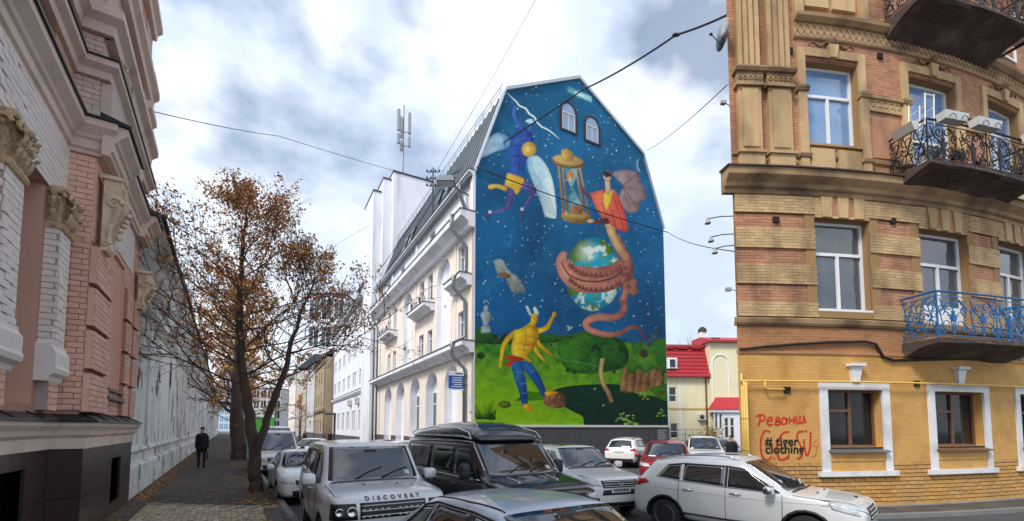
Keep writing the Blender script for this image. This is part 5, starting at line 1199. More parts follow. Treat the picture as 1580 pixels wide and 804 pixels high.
spray('graffiti_letters', 'large red sprayed letters running behind the black stencil', [
    K((182, 440), (160, 436), (146, 462), (142, 505), (152, 545), (172, 556), (186, 540)), K((258, 440), (232, 446), (212, 480), (208, 520), (220, 552), (244, 550), (258, 534)),
    K((194, 546), (198, 550)), K((254, 546), (258, 550)),
    K((318, 438), (298, 440), (290, 462), (302, 490), (312, 515), (306, 545), (290, 548)), K((318, 470), (322, 510), (332, 536), (344, 500), (346, 440)), K((322, 436), (332, 436))], .025)
spray('graffiti_scrawl', 'faint thin red scrawl trailing off beside the white window surround', [K((376, 470), (356, 490), (374, 502), (380, 480)), K((370, 505), (366, 535), (350, 540))], .006)
def text(s_, x0, y0, size, name, label, m, grp=None):
    u, z = uz(x0, y0, .03); f = bpy.data.curves.new(name, 'FONT'); f.body = s_; f.size = size; f.offset = .0062; f.extrude = .002; f.space_character = 1.02
    t_ = bpy.data.objects.new('tmp', f); C.objects.link(t_); bpy.context.view_layer.update()
    me_ = bpy.data.meshes.new_from_object(t_.evaluated_get(bpy.context.evaluated_depsgraph_get())); bpy.data.objects.remove(t_)
    for v in me_.vertices: v.co = RF.P(u + v.co.x, .03 + v.co.z, z + v.co.y)
    me_.materials.clear(); me_.materials.append(m); o = link(name, me_); return tag(o, label, 'graffiti', grp)
text('# tiger', 1181, 687.5, .32, 'stencil_word', 'upper line of bold black stencil lettering with hash sign', STEN); text('clothing', 1181, 699.5, .32, 'stencil_word', 'lower line of bold black stencil lettering', STEN)
# ------------------------------------------------------------------ balconies
def spiral(mb, F_, u, z, r, turns, dirn=1, start=0., rad=.014, n=18, uv=None):
    pts = []
    for i in range(n + 1):
        t = i / n; a = start + dirn * t * turns * 2 * math.pi; rr = r * (1 - .82 * t); pts.append(F_(u + rr * math.cos(a), z + rr * math.sin(a)))
    mb.tube(pts, rad, 4)
def balcony(name, label, u0, u1, d, z, h, thick, m_rail, style, wedge=.35, sides=True):
    t = thing(name, label, 'balcony', RF.P((u0 + u1) / 2, d / 2, z))
    b = MB(); us = RF.segs(u0, u1); rows = 5; vs = []
    rr = random.Random(int(u0 * 100 + z * 10))
    for u in us:
        j = lambda s_=.03: rr.uniform(-s_, s_)
        vs += [RF.P(u, -.02, z), RF.P(u, d + .03, z), RF.P(u, d + .03 + j(.02), z - .1 + j(.02)), RF.P(u, d - .05 + j(.04), z - thick * .55 + j(.04)), RF.P(u, d * .5, z - thick + j(.02)), RF.P(u, -.02, z - thick - wedge + j(.02))]
    k = len(us)
    fs = [(6 * i + q, 6 * i + (q + 1) % 6, 6 * i + 6 + (q + 1) % 6, 6 * i + 6 + q) for i in range(k - 1) for q in range(6)] + [(0, 1, 2, 3, 4, 5), tuple(6 * (k - 1) + q for q in (5, 4, 3, 2, 1, 0))]
    b.add(vs, fs); b.build('slab', DIRT, t)
    fr = lambda u_, z_: RF.P(u_, d - .04, z_)
    def rails(mb, f, a, c):
        n_ = max(2, int((c - a) / .4)); L_ = [a + (c - a) * i / n_ for i in range(n_ + 1)]
        mb.tube([f(x, z + h) for x in L_], .028, 6); mb.tube([f(x, z + .08) for x in L_], .014, 4); mb.tube([f(x, z + h - .12) for x in L_], .012, 4)
    b = MB(); rails(b, fr, u0 + .04, u1 - .04); b.build('handrail', m_rail, t)
    for u in (u0 + .04, (u0 + u1) / 2, u1 - .04):
        b = MB(); b.tube([fr(u, z - .02), fr(u, z + h + .01)], .026 if u != (u0 + u1) / 2 else .016, 6); b.build('post', m_rail, t)
    b = MB(); W = (u1 - u0 - .1); n_ = max(2, round(W / .95)); cw = W / n_
    for i in range(n_):
        a = u0 + .05 + i * cw; c = a + cw / 2; m1 = z + h * .5
        for sg in (-1, 1):
            spiral(b, fr, c + sg * cw * .2, z + h * .3, h * .2, 1.4, sg, math.pi / 2, .012); spiral(b, fr, c + sg * cw * .38, z + h * .62, h * .12, 1.3, -sg, -math.pi / 2)
            spiral(b, fr, c + sg * cw * .36, z + h * .2, h * .1, 1.3, sg, 0); spiral(b, fr, c + sg * cw * .14, z + h * .72, h * .12, 1.2, sg, 0)
            b.tube([fr(c + sg * x * cw, z + y * h) for x, y in ((.02, .1), (.1, .5), (.3, .62), (.42, .85))], .012, 4)
            b.tube([fr(c + sg * x * cw, z + y * h) for x, y in ((.45, .1), (.36, .35), (.42, .55), (.3, .8), (.16, .86))], .011, 4)
            for q in range(3): b.tube([fr(c, z + .36 * h), fr(c + sg * cw * (.05 + .04 * q), z + h * (.6 - .08 * q))], .012, 4)
        b.tube([fr(c, z + .08), fr(c, z + h * .8)], .012, 4)
    b.build('scrollwork', m_rail, t, kind='stuff')
    if sides:
        for ue in (u0 + .04, u1 - .04):
            f2 = lambda x, z_, ue=ue: RF.P(ue, x, z_)
            b = MB(); rails(b, f2, 0, d - .04); b.build('side_rail', m_rail, t)
            b = MB(); n2 = 3; cw = (d - .06) / n2
            for i in range(n2):
                c = .02 + cw * (i + .5)
                for sg in (-1, 1):
                    spiral(b, f2, c, z + h * (.5 + sg * .22), h * .17, 1.3, sg, math.pi / 2 * sg); spiral(b, f2, c + sg * cw * .3, z + h * .5, h * .1, 1.2, sg, 0)
                b.tube([f2(c - cw * .4, z + .08), f2(c + cw * .4, z + h * .9)], .012, 4); b.tube([f2(c + cw * .4, z + .08), f2(c - cw * .4, z + h * .9)], .012, 4)
            b.build('side_scrollwork', m_rail, t, kind='stuff')
    return t
BLUEP = mat('blue_gloss_paint', S(14, 92, 146), .4, .12, 3)
ul = uz(1390, 510)[0]; ur = uz(1548, 510)[0]; zl = uz(1415, 520, .85)[1]; hl = uz(1415, 447, .85)[1] - zl
balcony('blue_balcony', 'concrete balcony with bright blue scrolled iron railing', ul, ur, .9, zl, hl, .2, BLUEP, 0, wedge=.2)
ul2 = uz(1372, 280)[0]; ur2 = uz(1528, 280)[0]; zu = uz(1394, 243, .95)[1]; hu = uz(1394, 178, .95)[1] - zu
balcony('flower_balcony', 'blackened concrete balcony with black scrolled railing and flower boxes', ul2, ur2, 1.0, zu, hu, .22, IRON, 1, wedge=.25)
ul3 = uz(1362, 40)[0]; ur3 = uz(1516, 75)[0]; zt_ = uz(1542, 28, 1.0)[1] + .1
balcony('top_balcony', 'topmost blackened concrete balcony with only its underside in view', ul3, ur3, 1.05, zt_, 1.0, .25, IRON, 1, wedge=.3)
# flower boxes, pots and a folded airer on the upper balcony
BOX = mat('white_planter_plastic', S(206, 206, 202), .6, .08, 2); DRY = mat('dry_plant', S(74, 66, 44), .9, .3, 4); TERR = mat('terracotta', S(150, 84, 60), .85, .15, 3)
def planter(u, w_, label, dd=1.02):
    t = thing('planter_box', label, 'flower box', RF.P(u + w_ / 2, dd, zu + hu - .14), group='flower boxes on the balcony rail'); b = MB(); P_ = RF.P; z0 = zu + hu - .12
    b.hexa([P_(u + .03, dd, z0), P_(u + w_ - .03, dd, z0), P_(u + w_ - .03, dd + .2, z0), P_(u + .03, dd + .2, z0), P_(u, dd - .02, z0 + .2), P_(u + w_, dd - .02, z0 + .2), P_(u + w_, dd + .23, z0 + .2), P_(u, dd + .23, z0 + .2)]); b.build('trough', BOX, t)
    b = MB()
    for x in (.25, .75): b.tube([P_(u + w_ * x - .1, dd + .24, z0 - .02)] + [P_(u + w_ * x + .1 * math.cos(q), dd + .25, z0 + .0 + .1 * math.sin(q)) for q in (2.6, 2, 1.57, 1.1, .5)] + [P_(u + w_ * x + .1, dd + .24, z0 - .02)], .008, 4)
    b.build('hanger', IRON, t)
planter(ul2 + .28, .75, 'white flower box nearest the folded airer'); planter(ul2 + 1.35, .85, 'long white flower box in the middle of the rail'); planter(ur2 - .72, .6, 'short white flower box at the far end of the rail')
t = thing('planter_box', 'tilted white flower box on the short side of the upper balcony', 'flower box', RF.P(ul2 - .08, .55, zu + hu - .1), group='flower boxes on the balcony rail'); b = MB(); P_ = RF.P; z0 = zu + hu - .2
b.hexa([P_(ul2 - .12, .3, z0), P_(ul2 - .02, .3, z0), P_(ul2 - .02, .8, z0), P_(ul2 - .12, .8, z0), P_(ul2 - .24, .28, z0 + .2), P_(ul2 + .02, .28, z0 + .24), P_(ul2 + .02, .82, z0 + .24), P_(ul2 - .24, .82, z0 + .2)]); b.build('trough', BOX, t)
t = thing('clothes_airer', 'white folded clothes airer standing up at the balcony corner', 'clothes airer', RF.P(ul2 + .15, .8, zu + hu - .1)); z0 = zu + hu - .15
for k, (a, e) in enumerate(((.02, .0), (.3, .06))):
    b = MB(); c = [P_(ul2 + a, .55 + e, z0), P_(ul2 + a, .95, z0), P_(ul2 + a + .05, .95, z0 + .85), P_(ul2 + a + .05, .55 + e, z0 + .8)]
    b.tube(c + [c[0]], .02, 5); 
    for q in (.3, .6): b.tube([c[0].lerp(c[3], q), c[1].lerp(c[2], q)], .01, 4)
    b.build('airer_frame', PVC, t)
b = MB(); b.tube([P_(ul2 + .05, .95, z0 + .82), P_(ul2 + .33, .95, z0 + .82)], .02, 5); b.build('airer_bar', PVC, t)
rr = random.Random(4)
for i, u in enumerate((ul2 + .2, ul2 + .6, ul2 + 1.2, ul2 + 1.45, ul2 + 2.1, ur2 - .3)):
    t = thing('potted_plant', ('pale round pot behind the left end of the upper railing', 'terracotta pot with a drooping plant left of the balcony middle', 'bushy dark plant behind the middle of the black railing', 'spiky dark plant just right of the railing middle', 'reddish pot with sparse stems behind the right part of the railing', 'withered plant at the far right end of the upper balcony')[i], 'plant', RF.P(u, .7, zu), group='plants on the upper balcony')
    b = MB(); b.lathe([(.09, 0), (.13, .2), (.14, .22)], RF.P(u, .75, zu + .005), n=10); b.build('pot', BOX if i == 0 else TERR, t)
    b = MB()
    for k in range(60 if i in (2, 3) else 26):
        p = RF.P(u, .75, zu + .2); q = p + Vector((rr.gauss(0, .12), rr.gauss(0, .1), rr.uniform(.08, .42))); b.tube([p, (p + q) / 2 + Vector((0, 0, .06)), q], [.007, .01, .003], 3)
        for _ in range(2):
            r_ = q + Vector((rr.gauss(0, .04), rr.gauss(0, .04), rr.gauss(0, .05))); b.add([r_, r_ + Vector((.05, .02, .03)), r_ + Vector((.03, 0, .07))], [(0, 1, 2)])
    b.build('foliage', DRY if i % 2 else mat('dark_plant', S(44, 46, 34), .9, .3, 4), t)
# air conditioner by the top window, satellite dish, wall lamps and cameras on the corner
ua, za = uz(1556, 50, .4)
ac_unit(RF, ua - .35, .35, za - .35, 'white air conditioner hanging beside the topmost balcony', w=.9, h=.62, dep=.32)
t = thing('satellite_dish', 'grey satellite dish seen edge on at the house corner', 'satellite dish', at_y(1113, 55, 11.4)); c = at_y(1114, 54, 11.45); DM = mat('dish_grey', S(150, 152, 156), .5, .1)
b = MB(); n_ = 18
for k, (r_, e_) in enumerate(((.36, .0), (.25, .05), (.12, .085), (.0, .1))): pass
b.lathe([(.36, 0), (.25, .05), (.12, .085), (.01, .1), (.01, .115), (.12, .1), (.26, .065), (.37, .012)], c, axis='x', n=20); b.build('reflector', DM, t, smooth=True).rotation_euler = (0, 0, 0)
b = MB(); b.tube([c + Vector((.1, 0, 0)), RF.P(.02, .0, c.z)], .03, 6); b.tube([c + Vector((.02, 0, -.34)), c + Vector((-.3, 0, .02))], .012, 4); b.ball(c + Vector((-.3, 0, .02)), .05, .04, .04, 6, 4); b.build('arm', IRON, t)
for i, (x, y, lab) in enumerate(((1092, 340, 'upper grey lamp reaching out on an arm from the house corner'), (1097, 368, 'middle grey lamp with a long arm at the house corner'), (1103, 386, 'lowest grey lamp of three on the corner'))):
    c = at_y(x, y, 11.3); t = thing('wall_lamp', lab, 'lamp', RF.P(.02, 0, c.z + .15), group='lamps on the house corner')
    b = MB(); b.tube([RF.P(.03, -.02, c.z + .2), c.lerp(RF.P(.0, 0, c.z + .22), .5) + Vector((0, 0, .03)), c + Vector((0, 0, .04))], .014, 5); b.build('arm', IRON, t)
    b = MB(); b.lathe([(.03, .06), (.04, 0), (.08, -.08), (.075, -.09)], c, n=10); b.build('head', DM, t)
for i, (x, y, lab) in enumerate(((1126, 446, 'small white camera low on the house corner edge'), (1118, 158, 'tiny bracket camera high on the corner edge'))):
    c = at_y(x, y, 11.3); b = MB(); b.tube([c, RF.P(.02, 0, c.z)], .012, 4); b.box(c.x - .1, c.x + .03, c.y - .05, c.y + .05, c.z - .05, c.z + .03); tag(b.build('security_camera', DM), lab, 'camera')
# pavement in front of the house
b = MB(); P_ = RF.P
RF.box(b, -.0, UEND, .036, .9, -.1, .08); b.build('side_pavement', ASPH2, kind='structure')
b = MB(); RF.box(b, 0, UEND, .902, 1.05, -.1, .1); b.build('side_kerb', KERB, kind='structure')
# ================================================================== street blocks beyond the mural building
def street_block(name, label, u0, u1, ze, wallm, trim, ncol, levels, roof, ground_h, back=10, roof_h=4., dorm=False, d0=0.):
    t = thing(name, label, 'building', SW.P((u0 + u1) / 2, d0, 0))
    step = (u1 - u0) / ncol; holes = []
    for (z0, z1, w, pair) in levels:
        for i in range(ncol):
            c = u0 + (i + .5) * step
            for o_ in ((-w * .62, w * .62) if pair else (0,)): holes.append((c + o_ - w / 2, c + o_ + w / 2, z0, z1))
    b = MB(); SW.wall(b, u0, u1, 0, ze, d0, holes, .25, 0, 1)
    Q = SW.P; bk = d0 - back
    for a in (u0, u1): b.add([Q(a, d0, 0), Q(a, bk, 0), Q(a, bk, ze), Q(a, d0, ze)], [(0, 1, 2, 3)])
    b.add([Q(u0, bk, 0), Q(u1, bk, 0), Q(u1, bk, ze), Q(u0, bk, ze)], [(0, 1, 2, 3)])
    b.build('street_wall', [wallm, trim], t, fix=False)
    for h in holes: window(SW, h[0], h[1], h[2], h[3], d0 - .18, t, PVC, GLASS_MID, (), fw=.06, transom=.68)
    for z, o_ in ((ground_h, .35), (ze - .9, .3), (ze, .6)):
        b = MB(); SW.mould(b, u0, u1, [(-.05, z), (o_ * .5, z), (o_, z + .25), (o_, z + .45), (-.05, z + .5)], d=d0); b.build('cornice', trim, t)
        b = MB(); SW.box(b, u0, u1, d0, d0 + o_ + .05, z + .453, z + .5); b.build('ledge_tin', LEDGE, t)
    b = MB(); SW.box(b, u0, u1, d0 + .001, d0 + .06, 0, 1.1); b.build('plinth', GREYB, t)
    b = MB(); b.hexa([Q(u0, d0 + .2, ze + .5), Q(u1, d0 + .2, ze + .5), Q(u1, bk, ze + .5), Q(u0, bk, ze + .5), Q(u0, d0 - back * .4, ze + .5 + roof_h), Q(u1, d0 - back * .4, ze + .5 + roof_h), Q(u1, d0 - back * .6, ze + .5 + roof_h), Q(u0, d0 - back * .6, ze + .5 + roof_h)]); b.build('roof', roof, t)
    for u in (u0 + .3, u1 - .3):
        b = MB(); b.tube([Q(u, d0 + .6, ze - .1), Q(u, d0 + .15, ze - 1.2), Q(u, d0 + .15, .2)], .09, 6); b.build('downpipe', DPIPE, t)
    return t
LV = [(1.7, 4.3, 1.0, True), (7.3, 9.2, 1.0, True), (10.9, 12.7, 1.0, True), (14.6, 15.8, 1.0, True)]
w2b = street_block('office_building', 'white office building with paired windows beyond the firewall stack', DEP + 6.1, DEP + 33, 17.2, WHITE, WHITE, 6, LV, ROOFM, 6.2, roof_h=3)
b = MB(); SW.box(b, DEP + 6.3, DEP + 13, -4.5, -.3, 17.7, 19.6); SW.box(b, DEP + 6.2, DEP + 13.2, -4.7, -.1, 19.603, 19.85, 1); b.build('roof_pavilion', [WHITE, LEDGE], w2b)
for i, u in enumerate((DEP + 9, DEP + 14.5)): ac_unit(SW, u, .08, 5.0, 'white outdoor unit on the white office wall, ' + ('nearer' if i == 0 else 'farther') + ' of two', w=1.0, h=.8)
b = MB(); SW.box(b, DEP + 29, DEP + 31.5, 0, 1.6, 4.2, 4.5); b.build('entrance_canopy', LEDGE, w2b); b = MB(); SW.box(b, DEP + 29.2, DEP + 31.2, .01, .08, .1, 4.1); b.build('entrance_door', mat('dark_door', S(40, 38, 40), .5, .1), w2b)
BRB = mat('sandstone_brick', S(170, 148, 120), .9, .14, 1, .2, 20, stain=S(120, 96, 72), stain_amt=.4); PALE = mat('pale_grey_render', S(196, 196, 194), .85, .1, .6, .15, 20, stain=S(150, 148, 144), stain_amt=.4)
street_block('brick_townhouse', 'tall sandstone coloured townhouse beyond the white office building', DEP + 33.05, DEP + 50, 14, BRB, STONE, 4, [(1.5, 3.6, 1.2, False), (6, 8.4, 1.2, False), (10, 12.4, 1.2, False)], LEDGE, 4.8, d0=1.2)
street_block('grey_townhouse', 'pale grey townhouse next to the sandstone one far down the street', DEP + 50.05, DEP + 80, 15, PALE, WHITE, 6, [(1.5, 3.6, 1.3, False), (6, 8.4, 1.3, False), (10, 12.4, 1.3, False)], ROOFM, 4.8, d0=.6)
street_block('cream_townhouse', 'cream townhouse closing the right side of the far street', DEP + 80.1, DEP + 125, 17, CREAM, WHITE, 8, [(1.5, 3.6, 1.5, False), (6, 8.4, 1.5, False), (10, 12.4, 1.5, False), (13.6, 15.2, 1.5, False)], LEDGE, 4.8, d0=3)
# house with a chimney box behind
def far_block(name, label, px0, px1, ytop, Y, wallm, winm, nx, nz, framem, cat='building', depth=15, ybase=None):
    A = at_y(px0, 660, Y); B = at_y(px1, 660, Y); H = at_y(px0, ytop, Y).z
    t = thing(name, label, cat, ((A.x + B.x) / 2, Y, 0)); b = MB(); b.box(A.x, B.x, Y, Y + depth, 0, H); b.build('wall', wallm, t)
    w = (B.x - A.x) / nx; h = (H - 1) / nz
    for i in range(nx):
        for j in range(nz):
            x, z = A.x + i * w, .8 + j * h
            b = MB(); b.box(x + w * .15, x + w * .85, Y - .06, Y - .001, z + h * .15, z + h * .85); o = b.build('window', winm, t)
            b = MB(); b.box(x + w * .47, x + w * .53, Y - .1, Y - .061, z + h * .15, z + h * .85); b.build('window_bar', framem, o)
    b = MB(); b.box(A.x - .3, B.x + .3, Y - .4, Y + depth + .3, H, H + .5); b.build('roof_edge', LEDGE, t)
    return t
BLUEG = mat('blue_curtain_glass', S(96, 138, 176), .1, .25, .2, ior=1.7)
far_block('glass_tower', 'distant bluish glass tower at the end of the street', 338, 366, 560, 260, mat('pale_concrete', S(188, 196, 204), .8, .08), BLUEG, 4, 9, PVC)
far_block('distant_house', 'pale distant house closing the street behind the parked vans', 378, 432, 600, 290, PALE, GLASS_DK, 5, 4, PVC)
far_block('distant_block', 'far off grey apartment block seen through the branches', 300, 338, 590, 330, PALE, GLASS_DK, 4, 6, PVC)
far_block('back_house', 'plain pale house rising behind the white office building', 470, 528, 455, 118, WHITE, GLASS_MID, 3, 5, PVC)
# green hoarding across the far end of the street
t = thing('hoarding', 'bright green hoarding stretched across the far end of the street', 'hoarding', at_y(398, 664, 75)); t.location.z = 0; GRN = mat('green_hoarding', S(62, 150, 52), .6, .2, .5); GRN2 = mat('white_hoarding', S(206, 214, 210), .6, .1)
A = at_y(376, 660, 75); B = at_y(423, 660, 75); n = 5
for i in range(n):
    x0 = A.x + (B.x - A.x) * i / n; x1 = A.x + (B.x - A.x) * (i + 1) / n
    b = MB(); b.box(x0 + .02, x1 - .02, 75, 75.08, .3, 3.9); b.build('panel', GRN, t); b = MB(); b.box(x0 + .02, x1 - .02, 75, 75.08, 3.93, 5.2); b.build('top_panel', GRN2, t)
for i in range(n + 1):
    x = A.x + (B.x - A.x) * i / n; b = MB(); b.tube([(x, 75.2, 0), (x, 75.2, 5.3)], .06, 5); b.build('post', ZINC, t)
# ================================================================== house with the red mansard roof
HX = 15.3; HY = 46.; HF = Frame((HX, HY), R(4)); hu = lambda px: (px - 1024) / 14.95; hz = lambda y: (660 - y) / 14.87 + 2.15
CRM = mat('pale_yellow_render', S(232, 224, 188), .85, .06, .5, .12, 20, stain=S(200, 190, 160), stain_amt=.3); RED = mat('red_metal_tiles', S(178, 46, 52), .45, .12, 2, stain=S(140, 36, 42), stain_amt=.4, rand=.06)
rr_ = thing('red_roofed_house', 'pale yellow house with red tiled mansard roof beyond the mural building', 'building', HF.P(5, 0, 0))
ws = [(hu(1040), hu(1052), hz(620), hz(597)), (hu(1041), hu(1053), hz(676), hz(653))]
b = MB(); HF.wall(b, -6, hu(1104), 0, hz(580), 0, ws, .2); HF.box(b, -6, hu(1104), -9, -.3, 0, hz(580)); b.build('front_wall', CRM, rr_, fix=False)
b = MB(); HF.box(b, hu(1104), hu(1165), -9, .35, 0, hz(527)); b.build('stair_block', CRM, rr_)
b = MB(); HF.box(b, -6, hu(1104), 0, .05, hz(632), hz(629)); b.build('floor_band', mat('ochre_band', S(200, 176, 120), .8, .08), rr_)
for u in (hu(1037), hu(1056)):
    b = MB(); HF.box(b, u, u + .2, 0, .04, 0, hz(581)); b.build('pilaster_strip', WHITE, rr_)
for w in ws: window(HF, w[0], w[1], w[2], w[3], -.1, rr_, PVC, GLASS_DK, (), fw=.07, transom=.45)
z0, z1 = hz(581), hz(533); P_ = HF.P
b = MB(); b.hexa([P_(-6, .45, z0), P_(hu(1105), .45, z0), P_(hu(1105), -8, z0), P_(-6, -8, z0), P_(-6, -.6, z1), P_(hu(1103), -.6, z1), P_(hu(1103), -8, z1), P_(-6, -8, z1)]); b.build('mansard', mat('red_metal_dark', S(120, 26, 34), .6, .1), rr_)
nr, nc = 8, 26
tm = MB()
for j in range(nr):
    for i in range(nc):
        ua = -.3 + (hu(1104) + .3) * i / nc; ub = -.3 + (hu(1104) + .3) * (i + 1) / nc - .045
        f = lambda k: (.45 - 1.05 * k, z0 + (z1 - z0) * k)
        (da, za_), (db, zb__) = f(j / nr), f((j + 1) / nr - .02)
        q = MB(); q.hexa([P_(ua, da, za_), P_(ub, da, za_), P_(ub, db, zb__), P_(ua, db, zb__), P_(ua, da + .07, za_ + .0), P_(ub, da + .07, za_), P_(ub, db + .03, zb__), P_(ua, db + .03, zb__)]); q.build('roof_tile', RED, rr_)
b = MB(); HF.box(b, -6, hu(1106), -8, -.4, z1, hz(529)); b.build('roof_cap', RED, rr_)
for a in (1034, 1056, 1080):
    b = MB(); HF.box(b, hu(a), hu(a + 18), -.45, -.3, hz(536), hz(533)); b.build('snow_guard', mat('dark_red_metal', S(120, 30, 36), .5, .1), rr_)
b = MB(); HF.mould(b, hu(1100), hu(1167), [(-3, hz(527)), (.8, hz(527)), (.8, hz(524)), (-1, hz(515)), (-3, hz(515))]); b.build('stair_roof', RED, rr_)
b = MB(); HF.box(b, hu(1106), hu(1120), .5, .6, hz(522), hz(520)); b.build('snow_guard', MATS['dark_red_metal'], rr_)
b = MB(); c = P_(hu(1110), -1.5, hz(516)); b.box(c.x - .35, c.x + .35, c.y, c.y + .6, c.z - .5, c.z + .8); b.build('chimney', WHITE, rr_); b = MB(); b.lathe([(.5, .85), (.45, 1.1), (.2, 1.35), (.05, 1.4)], c + Vector((0, .3, 0)), n=8); b.build('chimney_cap', IRON, rr_)
u0, u1 = hu(1037), hu(1050); b = MB(); HF.box(b, u0 - .1, u1 + .1, -.7, .42, hz(569), hz(552)); d_ = b.build('dormer', WHITE, rr_); window(HF, u0 + .1, u1 - .05, hz(568), hz(554), .45, rr_, PVC, GLASS_DK, (), fw=.06)
b = MB(); b.tube([P_(hu(1104), .4, hz(577)), P_(hu(1099), .12, hz(584)), P_(hu(1099), .12, .2)], .07, 6); b.build('downpipe', mat('brown_pipe', S(84, 56, 44), .5, .1), rr_)
b = MB(); pts = [P_(hu(1108), .38, hz(636))] + [P_(hu(1121) + (hu(1134) - hu(1121)) * math.cos(q), .38, hz(560) + .9 * math.sin(q) * 1.0) for q in [math.pi - math.pi * i / 12 for i in range(13)]] + [P_(hu(1134), .38, hz(636))]; b.tube(pts, .06, 5); b.build('arch_moulding', WHITE, rr_)
b = MB(); b.hexa([P_(hu(1099), 1.5, hz(632)), P_(hu(1150), 1.5, hz(632)), P_(hu(1150), .35, hz(632)), P_(hu(1099), .35, hz(632)), P_(hu(1112), .5, hz(613)), P_(hu(1150), .5, hz(613)), P_(hu(1150), .35, hz(613)), P_(hu(1112), .35, hz(613))]); b.build('porch_roof', RED, rr_)
b = MB(); HF.box(b, hu(1100), hu(1150), .36, 1.4, hz(636.5), hz(632.3)); b.build('porch_fascia', WHITE, rr_)
pw = [(hu(1103), hu(1108), hz(662), hz(638)), (hu(1110), hu(1115), hz(662), hz(638)), (hu(1118), hu(1125), hz(676), hz(645)), (hu(1127), hu(1134), hz(676), hz(645))]
b = MB(); HF.wall(b, hu(1101), hu(1150), 0, hz(636.6), 1.2, pw, .1); b.build('porch_wall', WHITE, rr_, fix=False)
for w in pw: window(HF, w[0], w[1], w[2], w[3], 1.12, rr_, PVC, GLASS_DK, (), fw=.07, transom=.6 if w[2] < 2 else None)
ac_unit(HF, hu(1085), .05, hz(649), 'small outdoor unit on the pale yellow wall by the brown downpipe', w=.75, h=.7)
t = thing('railing', 'thin grey metal railing in front of the pale yellow house', 'railing', P_(2, 3, 0))
for i in range(8):
    b = MB(); b.tube([P_(-.2 + i * .75, 3, 0), P_(-.2 + i * .75, 3, 2.0)], .025, 5); b.build('post', ZINC, t)
for z in (.9, 1.5, 2.0):
    b = MB(); b.tube([P_(-.2, 3, z), P_(5.05, 3, z)], .02, 5); b.build('rail', ZINC, t)
